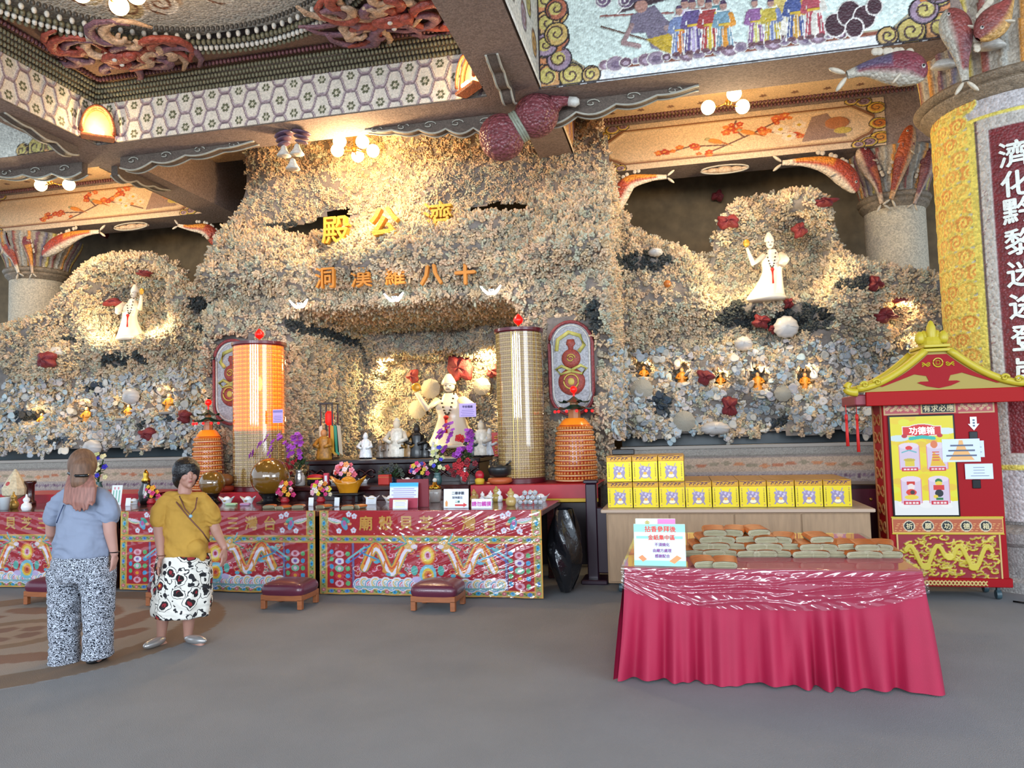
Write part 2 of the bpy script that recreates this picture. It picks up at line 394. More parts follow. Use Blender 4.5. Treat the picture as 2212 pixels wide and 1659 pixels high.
# ---- big picture panel on the front beam, right bay
def cloud_corner(cv, x, y, sx, sy, sc=1.0):
    """stack of spiral clouds filling a corner; sx, sy = direction into the panel"""
    cv.poly([(x, y), (x+sx*.74*sc, y), (x+sx*.34*sc, y+sy*.3*sc), (x+sx*.3*sc, y+sy*1.1*sc), (x, y+sy*1.15*sc)], 'c07a44', .006)
    for (dx, dy, r, f) in ((.12, .1, .17, 'd9a066'), (.4, .08, .14, 'c9b36a'), (.1, .42, .16, 'd08a5c'), (.26, .3, .14, 'a58da0'), (.13, .72, .15, 'd8b070'), (.25, .56, .13, 'bb6f52'), (.1, 1.0, .14, 'a58da0'), (.24, .88, .14, 'd6b46c'), (.64, .06, .1, 'd0b070')):
        X, Y, r = x+sx*dx*sc, y+sy*dy*sc, r*sc
        cv.ell(X, Y, r+.018, r+.018, '2f2a2c', .004); cv.ell(X, Y, r, r, f, .02)
        cv.ell(X-sx*.01, Y, r*.62, r*.62, 'cdbd6e', .024); cv.spiral(X, Y, r*.9, .02, '57403a', turns=1.3, a0=1 if sy > 0 else 4, sgn=sx*sy)
def panel_frame(cv, m, cut, bg, fr1='8a4a33', fr2='b4a98c'):
    w, h = cv.w, cv.h
    def P(m, c): return [(m+c, m), (w-m-c, m), (w-m-c*.55, m+c*.35), (w-m-c*.2, m+c*.55), (w-m, m+c), (w-m, h-m-c), (w-m-c, h-m), (m+c, h-m), (m, h-m-c), (m, m+c), (m+c*.2, m+c*.55), (m+c*.55, m+c*.35)]
    cv.poly(P(m, cut), fr1, .02); cv.poly(P(m+.035, cut), fr2, .025); cv.poly(P(m+.06, cut), bg, 0)
def person_fig(cv, x, y, h, robe, robe2, skin='b98f80'):
    w = h*.17
    cv.poly([(x-w*1.15, y), (x+w*1.15, y), (x+w*.75, y+h*.55), (x+w*.9, y+h*.8), (x-w*.9, y+h*.8), (x-w*.75, y+h*.55)], 'efeee6', .012)
    cv.poly([(x-w, y+.01), (x+w, y+.01), (x+w*.6, y+h*.55), (x+w*.75, y+h*.78), (x-w*.75, y+h*.78), (x-w*.6, y+h*.55)], robe, .02)
    cv.poly([(x-w*.4, y+.01), (x+w*.4, y+.01), (x+w*.25, y+h*.5), (x-w*.25, y+h*.5)], robe2, .024)
    cv.line([(x-w*.8, y+h*.7), (x-w*1.1, y+h*.5), (x-w*.2, y+h*.46)], .05, robe, .02); cv.line([(x+w*.8, y+h*.7), (x+w*1.1, y+h*.5), (x+w*.2, y+h*.46)], .05, robe2, .02)
    cv.rect(x-w*.6, y+h*.48, x+w*.6, y+h*.52, 'd9b53e', .026)
    for k in range(4): cv.line([(x-w*.8+k*w*.5, y+.01), (x-w*.5+k*w*.35, y+h*.45)], .008, 'eeeadf', .024)
    for s in (-1, 1): cv.ell(x+s*w*.5, y+.01, .045, .025, '6d4a50', .02)
    cv.ell(x, y+h*.88, h*.068, h*.085, skin, .026); cv.poly([(x-h*.07, y+h*.92), (x+h*.07, y+h*.92), (x+h*.04, y+h), (x-h*.04, y+h)], '5a4560', .026)
def shore(cv, x0, x1, y):
    for k in range(int((x1-x0)/.11)):
        X = x0+k*.11; r = .07+.03*math.sin(k*1.7)
        cv.ell(X, y, r+.01, r*.8+.01, 'e8e4da', .01); cv.ell(X, y, r, r*.8, ('8a6f7d', '9c8a99', '6d5260', 'a79aa6')[k % 4], .014); cv.ell(X, y-.01, r*.5, r*.4, ('b8a2b2', '7c6a80')[k % 2], .016)
cv = Canvas(4.2, 1.42, .0095, 'eef0ee')
panel_frame(cv, .12, .36, 'dcebe3')
cloud_corner(cv, .0, .04, 1, 1, .92); cloud_corner(cv, 4.2, .04, -1, 1, .92); cloud_corner(cv, .0, 1.4, 1, -1, .9); cloud_corner(cv, 4.2, 1.4, -1, -1, .9)
cv.line([(0, .012), (4.2, .012)], .02, '3b3436', .01); cv.line([(.012, 0), (.012, 1.42)], .02, '3b3436', .01)
cv.oy = .12; cv.v = cv.v+.12
shore(cv, .75, 3.3, .3)
# mountain, felled soldier with spear, robed figures, boulders
for X_, c_ in ((1.62, 'c8b8d0'), (1.79, '8a5a50'), (1.95, '5a8a90'), (2.62, 'd8c070')): person_fig(cv, X_, .34, .58, c_, 'e8e0d0')
cv.poly([(.9, .86), (1.25, 1.2), (1.55, 1.25), (1.85, 1.12), (1.6, .96), (1.2, .9)], '4a3a40', .012); cv.line([(.9, .86), (1.25, 1.2), (1.55, 1.25), (1.85, 1.12)], .02, 'efece6', .014)
for x, y in ((.75, 1.05), (.95, 1.12), (1.15, 1.22), (1.0, 1.0)): cv.spiral(x, y, .09, .014, 'e9e6e0', 'e9e6e0', fill='75607a')
cv.line([(.72, .86), (1.5, .78)], .022, '9c5a52', .02); cv.line([(.72, .74), (1.25, .5)], .02, '6a4a3c', .02)
cv.poly([(1.05, .82), (1.3, .9), (1.42, .72), (1.55, .58), (1.4, .36), (1.25, .42), (1.2, .6), (1.0, .62)], '7d7385', .02)
cv.poly([(1.2, .52), (1.5, .56), (1.66, .34), (1.5, .3), (1.35, .38)], 'c8a83a', .022); cv.line([(1.42, .62), (1.62, .4), (1.66, .28)], .06, 'a98f8c', .022); cv.ell(1.16, .9, .07, .075, 'b88a7c', .026)
cv.line([(1.05, .7), (.95, .52), (1.12, .46)], .055, 'a88a88', .024); cv.poly([(1.02, .95), (1.3, .98), (1.22, 1.05), (1.08, 1.03)], '55485e', .02)
for x, h, a, b in ((1.56, .86, '8090b8', 'd07a3c'), (1.7, .95, '6a5a8c', 'b9a9c9'), (1.87, .9, 'b04848', 'd9c04a'), (2.02, .84, '7fa0b0', 'e0973a'), (2.34, .8, '9a6a9c', 'd8cf7a'), (2.5, .76, 'c6b04a', '7a86b0'), (2.74, .9, '4e5c90', 'd9a64a'), (2.92, .92, 'b3525c', 'e6dfd2')): person_fig(cv, x, .3, h*.64, a, b)
for x, y, r in ((3.12, .4, .1), (3.26, .5, .11), (3.4, .44, .1), (3.3, .34, .08), (3.5, .54, .07)): cv.ell(x, y, r+.014, r*1.2+.014, 'efe9e2', .02); cv.ell(x, y, r, r*1.2, '4a3038', .024)
cv.v = cv.v-.12
tag(cv.mesh('trim_8', MOS, front(-1.4, 8.12, HB)), kind='structure')

# ---- plum-blossom panels on the rear beams
def plum(w):
    cv = Canvas(w, .68*1.6, .011, 'd8bfa0'); panel_frame(cv, .13, .26, 'dfc4a0', '8d5f42', 'c8a880')
    for s, X in ((1, 0), (-1, w)):
        for (dx, dy, r, f) in ((.07, .18, .13, 'd69440'), (.22, .1, .1, '9a7a86'), (.36, .06, .08, 'a58a96'), (.08, .5, .12, 'c8742e'), (.1, .86, .12, 'd69440'), (.26, 1.02, .1, '8d7280'), (.42, 1.06, .08, '9a7a86')):
            cv.ell(X+s*dx, dy, r+.016, r+.016, '463430'); cv.ell(X+s*dx, dy, r, r, 'd5b64c', .015); cv.ell(X+s*dx, dy, r*.75, r*.75, f, .02); cv.spiral(X+s*dx, dy, r*.8, .016, '5a4038', turns=1.3)
    c = w*.52
    for P in ([(c-1.1, .3), (c-.7, .42), (c-.2, .36), (c+.25, .62), (c+.6, .85)], [(c-.2, .36), (c-.5, .2)], [(c+.05, .5), (c-.1, .75), (c-.05, .9)], [(c+.25, .62), (c+.7, .45), (c+1.0, .3)]): cv.line(P, .03, '6e4f48', .012)
    rr = random.Random(int(w*10))
    for k in range(34):
        t = rr.choice([(-1.1, .3), (-.95, .38), (-.5, .22), (-.05, .85), (-.1, .72), (.6, .85), (.5, .8), (.75, .45), (-.7, .42), (.3, .62)])
        cv.flower(c+t[0]+rr.uniform(-.1, .1), t[1]+rr.uniform(-.07, .07), rr.uniform(.04, .075), rr.choice(['c2522e', 'd77a35', 'b8482f', 'cf6a3a']), 'e0a050')
    for x, y, r in ((c+.55, .6, .12), (c+.8, .66, .1), (c+.66, .42, .1), (c+.95, .5, .08)): cv.flower(x, y, r, 'e6d6c4', 'd2b03a', 6)
    for x, y in ((c-.35, .47), (c+.1, .6)):
        cv.ell(x, y, .12, .05, 'd98a3a', .03, rot=-.5); cv.ell(x-.11, y+.07, .035, .035, 'a9a27c', .03); cv.poly([(x+.08, y-.06), (x+.25, y-.15), (x+.1, y-.02)], 'b06a3a', .02)
    cv.poly([(w-1.1, .25), (w-.95, .8), (w-.75, .85), (w-.6, .5), (w-.5, .28)], '9b8176', .015); cv.ell(w-.62, .6, .16, .14, 'b5764c', .02); cv.ell(w-.55, .42, .12, .07, 'c9b35a', .02)
    return cv
tag(plum(4.0).mesh('trim_9', MOSF, lambda u, v, h: (-1.08+u, 11.07-h, HB+v/1.6)), kind='structure')
tag(plum(4.5).mesh('trim_10', MOSF, lambda u, v, h: (-12.2+u, 11.07-h, HB+v/1.6)), kind='structure')
# narrow panels on the inner side of the rear cross beam and over the left bay
cv = Canvas(2.2, .72, .02, 'c9a57a'); cv.rect(0, 0, 2.2, .06, 'e6d3b4', .02); cv.rect(0, 0, .06, .72, 'e6d3b4', .02)
for k in range(14): cv.line([(.2+.14*k, .15), (.28+.14*k, .62)], .06, ('a06a52', '8a6f86', 'c08f52')[k % 3], .02)
tag(cv.mesh('trim_11', MOSF, lambda u, v, h: (-1.312+h, 11.0-u, HB+v)), kind='structure')
tag(cv.mesh('trim_12', MOSF, lambda u, v, h: (-7.728-h, 8.8+u, HB+v)), kind='structure')
cv2 = Canvas(3.0, 1.4, .02, 'd9d4c8'); cv2.rect(0, 0, 3, .07, 'eeeae0', .02)
for k in range(10): cv2.spiral(.25+.28*k, .4+.3*(k % 2), .14, .03, '7a5040', '3a3030', fill=('cfa05a', 'c9c06a', 'a890a0')[k % 3])
tag(cv2.mesh('trim_13', MOS, lambda u, v, h: (-1.392+h, 8.1-u, HB+v)), kind='structure')
cv2 = Canvas(4.0, 1.2, .02, 'd5d3c6'); cloud_corner(cv2, 4.0, 0, -1, 1, .9)
tag(cv2.mesh('trim_14', MOS, front(-11.75, 8.122, HB)), kind='structure')

# carved moulding between the rear panels and the bay ceilings
tag(bead_rows('trim_15', [(((-1.3, 11.0, HB+.72), (3.3, 11.0, HB+.72)), .03), (((-1.3, 10.93, HB+.755), (3.3, 10.93, HB+.755)), .03), (((-12, 11.0, HB+.72), (-7.8, 11.0, HB+.72)), .03)], G2), kind='structure')
# shell reliefs of dragons and flowers in the corners of the coffer
rr = random.Random(21); k_ = 0
RL = [mat('relief_red', '9c4a3c', rough=.45, noise=.35, nscale=25, cells=50, cellbump=.5), mat('relief_cream', 'c8a98c', rough=.45, noise=.3, nscale=25, cells=50, cellbump=.5), mat('relief_plum', '7d5a66', rough=.45, noise=.35, nscale=25, cells=50, cellbump=.5)]
for (cx, cy, wh) in ((-2.95, 7.45, 'right'), (-6.3, 7.35, 'left')):
    t = thing('dragon_relief', f'coiled dragon of red and cream shells in the {wh} corner of the coffer ceiling', 'relief', (cx, cy, 6.2), 0, 'dragon reliefs in the coffer corners')
    for q in range(3):
        mb = MB()
        for _ in range(7):
            x, y, a = rr.uniform(-.5, .5), rr.uniform(-.35, .35), rr.uniform(0, 6.28)
            mb.tube([(x+.16*s*math.cos(a+s*2), y+.16*s*math.sin(a+s*2), -.05-.03*math.sin(s*3)) for s in np.linspace(0, 2.2, 10)], [.02+.035*math.sin(v*.35) for v in range(10)], 7)
        mb.build(('body', 'mane', 'cloud')[q], RL[q], t, smooth=True)
    mb = MB(); mb.sphere((.05, 0, -.1), .13, 14, 8, (1.4, .8, .6)).sphere((.2, -.03, -.12), .07, 10, 6)
    h_ = mb.build('head', RL[0], t, smooth=True)
    for s in (-1, 1): MB().sphere((.06, s*.06, -.17), .025, 8, 6).build('eye', G3, t, smooth=True)
    t.scale = (1.25, 1.0, .8); t.location.z = 6.19

# ================================================================ coral-clad walls
X0, X1, Z0, Z1, DG = -12.0, 4.6, .98, 6.72, .065
gx = np.arange(X0, X1, DG); gz = np.arange(Z0, Z1, DG); GX, GZ = np.meshgrid(gx, gz)
def crest(pts, Y=10.4):
    P = sorted(pxz(x, y, Y) for x, y in pts); return lambda X: np.interp(X, [p[0] for p in P], [p[1] for p in P])
cr_r = crest([(1318, 300), (1345, 430), (1372, 468), (1430, 498), (1500, 530), (1535, 525), (1545, 470), (1565, 430), (1600, 403), (1680, 385), (1760, 388), (1800, 408), (1818, 452), (1830, 485), (1850, 525), (1900, 548), (1960, 562), (2040, 578), (2400, 640)])
cr_l = crest([(-700, 760), (0, 690), (60, 668), (100, 630), (125, 590), (140, 555), (180, 538), (260, 528), (330, 543), (375, 575), (400, 608), (430, 598), (462, 585), (480, 540), (486, 470)])
noise = np.zeros(GX.shape)
for k in range(26):
    kx, kz, p = RNG.uniform(1.2, 7), RNG.uniform(1.2, 7), RNG.uniform(0, 6.28); noise += np.cos(kx*GX*RNG.choice([-1, 1])+kz*GZ+p)/(1+.25*math.hypot(kx, kz))
noise *= .045
XL, XR = -6.45, -.82                       # central facade
def sm(a, b, t): return smooth01((t-a)/(b-a))
side = 10.35+.28*sm(1.4, 2.6, GZ)-.15*sm(2.6, 3.4, GZ)+.15*sm(3.6, 4.9, GZ)
fac = 9.42+.1*np.sin(GX*2.3)+.75*sm(4.25, 4.95, GZ)-.28*np.exp(-((GZ-3.95)/.2)**2)+.18*np.exp(-((GZ-3.62)/.12)**2)+.12*sm(5.0, 6.6, GZ)
YC = side.copy(); inf = (GX > XL) & (GX < XR); YC[inf] = fac[inf]
upper = (GX > -7.5) & (GX < -.95) & (GZ > 4.3); blend = sm(4.3, 4.9, GZ)
YC[upper & ~inf] = (10.3*blend+side*(1-blend))[upper & ~inf]
YC += noise*1.3
# blobs: (px, py, Y plane, rx, rz, depth) pushes the surface back (+) or out (-)
def blob(px, py, Y, rx, rz, d, sharp=4):
    global YC
    x, z = pxz(px, py, Y); r = ((GX-x)/rx)**2+((GZ-z)/rz)**2; YC = YC+d*np.exp(-r**(sharp/2))
    return x, z
blob(1665, 560, 10.4, .85, .95, .62, 6); blob(1668, 420, 10.4, .95, .3, -.35, 2); blob(1660, 655, 10.4, 1.1, .16, -.2, 2)
blob(268, 655, 10.4, .78, .68, .55, 6); blob(262, 558, 10.4, .95, .25, -.35, 2); blob(300, 742, 10.4, .9, .14, -.2, 2)
blob(1420, 640, 10.4, .9, .35, -.35, 2); blob(1950, 600, 10.4, .6, .4, -.2, 2); blob(400, 650, 10.4, .5, .5, -.3, 2); blob(60, 700, 10.4, .6, .4, -.2, 2)
blob(1500, 720, 10.4, .8, .3, .3, 2); blob(1930, 770, 10.4, .5, .35, .25, 2); blob(430, 760, 10.4, .4, .3, .25, 2)
NICHES = []
for px, py, rx, rz in ((65, 903, .17, .14), (160, 892, .19, .17), (255, 884, .2, .13), (352, 864, .16, .17), (438, 852, .15, .16), (1383, 795, .16, .13), (1470, 803, .15, .16), (1556, 815, .12, .11), (1638, 815, .14, .15), (1745, 815, .14, .15), (1985, 760, .26, .25), (1950, 672, .2, .16)):
    rx, rz = rx*1.3, rz*1.3; x, z = blob(px, py, 10.45, rx, rz, .5, 8); NICHES.append((px, py, x, z, rx, rz))
# the cave with its ceiling, rear wall and the golden niche
ca0, ca1, caz = -5.3, -2.0, 3.43
arch = caz-.25*np.clip(np.abs(GX+3.65)-1.1, 0, 1)**2
cave = (GX > ca0) & (GX < ca1) & (GZ < arch)
YC[cave] = (11.75+noise*2)[cave]
nx0, nz0 = pxz(808, 960, 11.8); nx1, nz1 = pxz(1110, 752, 11.8)
gold = (GX > nx0+.08*np.sin(GZ*9)) & (GX < nx1) & (GZ < nz1+.05*np.sin(GX*8)) & cave
YC[gold] = (12.45+noise)[gold]
r = ((GX-pxz(690, 815, 11.8)[0])/.16)**2+((GZ-pxz(690, 815, 11.8)[1])/.17)**2; YC[(r < 1) & cave] += .4
# pillar plaques sit on a flat bed
for px, py in ((1234, 795), (500, 825)):
    x, z = pxz(px, py, 9.3); m = (np.abs(GX-x) < .33) & (np.abs(GZ-z) < .68); YC[m] = 9.42
keep = np.ones(GX.shape, bool)
top = np.where(GX > XR-.02, cr_r(GX), np.where(GX < XL+.02, cr_l(GX), 99))
keep &= GZ < top
keep &= (GZ > 1.48+.05*np.sin(GX*7)+.03*np.sin(GX*17)) | ((GX > XL-.05) & (GX < XR+.05))
for px, py, rx, rz, ro in ((690, 485, .5, .13, .35), (1072, 455, .45, .14, -.05)):
    x, z = pxz(px, py, 10.1); u, v = GX-x, GZ-z; keep &= ((u*math.cos(ro)+v*math.sin(ro))/rx)**2+((-u*math.sin(ro)+v*math.cos(ro))/rz)**2 > 1
# round the crest of the side walls back
d = np.clip(top-GZ, 0, .4); YC = YC+np.where((GX < XL) | (GX > XR), (1-d/.4)**2*.45, 0)
co = np.stack([GX, YC, GZ], -1).reshape(-1, 3); ii = np.arange(GX.size).reshape(GX.shape)
kq = keep[:-1, :-1] & keep[:-1, 1:] & keep[1:, 1:] & keep[1:, :-1]
quads = np.stack([ii[:-1, :-1], ii[:-1, 1:], ii[1:, 1:], ii[1:, :-1]], -1)[kq]
ROCK = mat('coral_rock', '807872', rough=.95, noise=.2, nscale=9, bump=.9, bscale=22)
o = np_mesh('wall_coral_bed', co, quads, ROCK, smooth=True); tag(o, kind='structure')
def surf(x, z):
    """depth of the coral surface at x, z"""
    i = int(np.clip(round((x-X0)/DG), 0, len(gx)-1)); j = int(np.clip(round((z-Z0)/DG), 0, len(gz)-1)); return float(YC[j, i])
# coral pieces
def tube_np(P, R, n):
    P = np.array(P); R = np.array(R); t = np.gradient(P, axis=0); t /= np.linalg.norm(t, axis=1)[:, None]
    a = np.cross(t, [.31, .9, .17]); a /= np.linalg.norm(a, axis=1)[:, None]; b = np.cross(t, a)
    th = 2*np.pi*np.arange(n)/n; V = P[:, None]+R[:, None, None]*(a[:, None]*np.cos(th)[:, None]+b[:, None]*np.sin(th)[:, None])
    m = len(P); V = V.reshape(-1, 3); k = np.arange(n); F = [np.stack([j*n+k, j*n+(k+1) % n, (j+1)*n+(k+1) % n, (j+1)*n+k], -1) for j in range(m-1)]
    F.append(np.array([[(m-1)*n+i for i in (0, 1, 2, 3)]])) if n == 4 else F.append(np.array([[(m-1)*n, (m-1)*n+1, (m-1)*n+2, (m-1)*n+3], [(m-1)*n, (m-1)*n+3, (m-1)*n+4, (m-1)*n+4]][:1]))
    return V, np.concatenate(F)
def join(parts):
    V, F, o = [], [], 0
    for v, f in parts: V.append(v); F.append(f+o); o += len(v)
    return np.concatenate(V), np.concatenate(F)
def fingers(nf, L, r, spread, rng):
    out = []
    for k in range(nf):
        a = rng.uniform(0, 6.28); t = rng.uniform(.05, spread)*(1 if k else .1); d = np.array([math.sin(t)*math.cos(a), math.sin(t)*math.sin(a), math.cos(t)]); l = L*rng.uniform(.6, 1.15)
        b = rng.normal(0, .25, 3); P = [d*l*s+b*l*s*s*.6+np.array([math.cos(a), math.sin(a), 0])*L*.12 for s in (0, .4, .8, 1.0)]
        out.append(tube_np(P, [r*1.0, r*1.0, r*1.12, r*.7], 4))
    return join(out)
def plates(n, R, rng):
    out = []
    for k in range(n):
        a0 = rng.uniform(0, 6.28); c = np.array([rng.normal(0, R*.5), rng.normal(0, R*.5), .02+.03*k]); rr = R*rng.uniform(.6, 1); th = np.linspace(0, 2*np.pi, 13)[:-1]
        rad = rr*(1+.12*np.sin(th*3+a0)); tl = rng.normal(0, .3, 2)
        rings = [(0, .25, .02), (.55, .35, .012), (1, .5, .03), (.96, .3, .0), (.3, -.2, -.03)]
        V = np.concatenate([np.stack([c[0]+rad*s*np.cos(th), c[1]+rad*s*np.sin(th), c[2]+rr*h+rad*s*(tl[0]*np.cos(th)+tl[1]*np.sin(th))], -1) if s else np.stack([c[0]+th*0, c[1]+th*0, c[2]+rr*h+th*0], -1) for s, h, q in rings])
        i = np.arange(12); F = np.concatenate([np.stack([j*12+i, j*12+(i+1) % 12, (j+1)*12+(i+1) % 12, (j+1)*12+i], -1) for j in range(4)])
        out.append((V, F))
    return join(out)
PR_A = [fingers(9, .07, .0135, 1.0, RNG) for _ in range(6)]           # short stubby fingers
PR_B = [fingers(9, .055, .0105, 1.2, RNG) for _ in range(4)]          # finer, upper part
PR_C = [plates(2, .05, RNG) for _ in range(4)]+[fingers(8, .06, .017, 1.1, RNG) for _ in range(4)]   # plates and lumps low down
tri = co[quads]; A = .5*np.linalg.norm(np.cross(tri[:, 2]-tri[:, 0], tri[:, 3]-tri[:, 1]), axis=1); cen = tri.mean(1)
vis = (cen[:, 0] > -11.2) & (cen[:, 0] < 3.3); pr = A*vis; NP = int(pr.sum()*330); pick = RNG.choice(len(A), NP, p=pr/pr.sum())
uv = RNG.random((NP, 2)); T = tri[pick]; P = (T[:, 0]*(1-uv[:, :1])+T[:, 1]*uv[:, :1])*(1-uv[:, 1:])+(T[:, 3]*(1-uv[:, :1])+T[:, 2]*uv[:, :1])*uv[:, 1:]
Nn = np.cross(T[:, 1]-T[:, 0], T[:, 3]-T[:, 0]); Nn /= np.linalg.norm(Nn, axis=1)[:, None]; Nn[Nn[:, 1] > 0] *= -1
free = np.ones(NP, bool)
for px, py in ((1234, 795), (500, 825)):
    x, z = pxz(px, py, 9.3); free &= ~((np.abs(P[:, 0]-x) < .31) & (np.abs(P[:, 2]-z) < .66) & (P[:, 1] < 9.9))
for q_ in NICHES[:10]: free &= ~((((P[:, 0]-q_[2])/q_[4])**2+((P[:, 2]-q_[3])/q_[5])**2 < .95) & (RNG.random(NP) < .75))
P, Nn = P[free], Nn[free]; NP = len(P)
low = (P[:, 2] < 2.75) & ((P[:, 0] > XR) | (P[:, 0] < XL)); up = (P[:, 2] > 4.95)
kind = np.where(up, 1, np.where(low & (RNG.random(NP) < .5), 2, 0))
base = np.array([[.85, .79, .70], [.78, .76, .72], [.87, .80, .73], [.70, .69, .67], [.82, .75, .70], [.74, .78, .76]])
ci = RNG.integers(0, 6, NP); cols = base[ci]*RNG.uniform(.86, 1.1, (NP, 1))
patch = sum(np.cos(a*P[:, 0]+b*P[:, 2]+c) for a, b, c in RNG.uniform(1.5, 6, (5, 3)))
cols[kind != 2] = cols[kind != 2]*np.array([1.0, .945, .85]); cols[kind == 2] = cols[kind == 2]*np.array([.95, 1.0, 1.07])
cols[P[:, 1] > 10.9] *= np.array([.84, .87, .92])  # cave shade put into the colour: coral lying deep is darker and greyer
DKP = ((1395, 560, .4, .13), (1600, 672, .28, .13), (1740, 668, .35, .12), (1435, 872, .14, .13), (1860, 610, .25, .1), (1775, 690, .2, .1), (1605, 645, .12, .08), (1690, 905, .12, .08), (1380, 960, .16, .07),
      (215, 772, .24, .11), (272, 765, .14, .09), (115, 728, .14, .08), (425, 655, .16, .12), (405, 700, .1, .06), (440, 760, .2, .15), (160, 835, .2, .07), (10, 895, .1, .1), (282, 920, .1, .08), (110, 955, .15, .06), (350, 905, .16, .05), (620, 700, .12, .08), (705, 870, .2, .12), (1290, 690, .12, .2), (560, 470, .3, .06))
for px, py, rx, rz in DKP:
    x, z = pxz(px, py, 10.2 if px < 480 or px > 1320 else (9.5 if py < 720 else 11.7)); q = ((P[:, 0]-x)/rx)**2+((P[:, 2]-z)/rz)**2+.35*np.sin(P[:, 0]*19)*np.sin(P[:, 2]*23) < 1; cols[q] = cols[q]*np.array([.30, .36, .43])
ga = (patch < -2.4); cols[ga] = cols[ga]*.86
groups = {}
VV, FF, CCo, off = [], [], [], 0
for kd, PR in ((0, PR_A), (1, PR_B), (2, PR_C)):
    for q, (V, F) in enumerate(PR):
        idx = np.where(kind == kd)[0][q::len(PR)]; n = len(idx)
        if not n: continue
        d = Nn[idx]+RNG.normal(0, .28, (n, 3))+np.array([0, -.25, .12]); d /= np.linalg.norm(d, axis=1)[:, None]
        a = np.cross(d, RNG.normal(0, 1, (n, 3))); a /= np.linalg.norm(a, axis=1)[:, None]; b = np.cross(d, a); s = RNG.uniform(.75, 1.35, (n, 1, 1))
        W = P[idx][:, None]-d[:, None]*.02+s*(a[:, None]*V[None, :, :1]+b[:, None]*V[None, :, 1:2]+d[:, None]*V[None, :, 2:])
        VV.append(W.reshape(-1, 3)); FF.append((F[None]+(np.arange(n)*len(V))[:, None, None]+off).reshape(-1, 4)); off += n*len(V)
        dep = np.clip(V[:, 2]/max(V[:, 2].max(), 1e-3), 0, 1)[None, :, None]
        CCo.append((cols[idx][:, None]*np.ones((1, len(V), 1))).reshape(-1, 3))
CORAL = mat('coral', attr=True, rough=.9, bump=.35, bscale=130)
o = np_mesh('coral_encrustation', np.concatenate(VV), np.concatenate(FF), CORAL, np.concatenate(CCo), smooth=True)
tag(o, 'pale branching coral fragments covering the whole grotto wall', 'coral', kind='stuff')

# dado under the coral: ledge, purple shell band, framed pictures
SL = mat('slate_panel', '2c3a40', rough=.35, noise=.2, nscale=3)
struct('wall_slate_band', MB().box(-12, XL, 10.8, 10.88, 1.36, 1.8).box(XR, 3.1, 10.8, 10.88, 1.36, 1.8), SL)
for nm, x0, wd in (('right', -.8, 3.9), ('left', -12.0, 5.55)):
    cv = Canvas(wd, 1.36, .02, 'a99a94'); n = int(wd/1.05)
    rr = random.Random(3)
    cv.rect(0, 1.26, wd, 1.36, '9a938a', .03); cv.rect(0, 1.06, wd, 1.22, 'c0a58e')
    for k in range(int(wd/.16)): cv.ell(k*.16+.08, 1.14+.02*math.sin(k), .07, .022, rr.choice(['c98355', 'b9714e', '9a8a70']))
    for k in range(int(wd/.055)): cv.ell(k*.055, .98+.012*(k % 2), .025, .022, ('6b4d63', '84687a', '8d7a84')[k % 3])
    cv.rect(0, .0, wd, .93, '9b8a87')
    for k in range(n):
        X = .12+k*1.05; cv.rect(X, .2, X+.8, .88, 'dcd8d2', .02); cv.rect(X+.04, .24, X+.76, .84, 'b99a7e')
        cv.ell(X+.4, .55, .3, .2, 'cf9a70'); cv.spiral(X+.3, .5, .14, .02, '8a4b40'); cv.spiral(X+.52, .5, .12, .02, '7b6a80')
        cv.ell(X+.92, .52, .08, .25, 'cdbfa8', .02); cv.ell(X+.92, .5, .05, .1, '9c6d62', .02)
    tag(cv.mesh('wall_dado_'+nm, MOSF, front(x0, 10.3, 0)), kind='structure')
    struct('trim_dado_'+nm, MB().box(x0, x0+wd, 10.24, 10.8, 1.36, 1.40), mat('ledge', 'a39c94', rough=.6))
# low walls of the facade under the coral, seen beside the altar tables
struct('wall_facade_base', MB().box(XL, ca0, 9.47, 10.3, 0, 1.03).box(ca1, XR, 9.47, 10.3, 0, 1.03).box(ca0, ca1, 11.9, 12.0, 0, 1.03), ROCK)

# ================================================================ lamps
GLOBE = mat('glass_globe_lit', 'fff4e0', rough=.3, emit=(1.0, .80, .52), es=14)
BRASS = mat('aged_brass', 'b08a4a', rough=.3, metal=.9)
def chandelier(px, py, Y, globes, label, top):
    c = at(px, py, Y=Y); t = thing('globe_chandelier', label, 'chandelier', tuple(c), 0, 'globe chandeliers under the ceiling')
    MB().tube([(0, 0, 0), (0, 0, top-c[2])], .012, 6).lathe([(.07, top-c[2]-.04), (.08, top-c[2])], n=12).build('rod', BRASS, t, smooth=True, ang=40)
    MB().sphere((0, 0, 0), .045, 10, 8).build('hub', BRASS, t, smooth=True)
    for gx_, gy_, gz_ in globes:
        a = MB().tube([(0, 0, .0), (gx_*.5, gy_*.5, -.02), (gx_*.85, gy_*.85, gz_*.9)], .01, 6).build('arm', BRASS, t, smooth=True)
        MB().sphere((gx_, gy_, gz_), .092, 16, 12).build('glass_globe', GLOBE, t, smooth=True)
    return t
g5 = [(.26*math.cos(k*1.2566+.6), .3*math.sin(k*1.2566+.6), .02) for k in range(5)]
g3 = [(.26*math.cos(k*2.094-1.35), .26*math.sin(k*2.094-1.35), .0) for k in range(3)]
chandelier(765, 323, 9.75, g5, 'brass chandelier with five round white globes above the coral over the altar', 6.16)
chandelier(1573, 222, 9.9, g3, 'brass chandelier with three white globes under the flowered ceiling at right', 6.2)
chandelier(108, 394, 9.9, g3, 'brass chandelier with three white globes at the left edge, before the plum panel', 6.2)
chandelier(224, -22, 5.9, g5, 'chandelier hanging from the round phoenix ceiling, cut off by the top of the picture', 6.4)
light('POINT', 'altar_bay_lamp', tuple(at(765, 350, Y=8.98)-np.array([0, 0, .1])), 112, (1, .68, .36), .12)
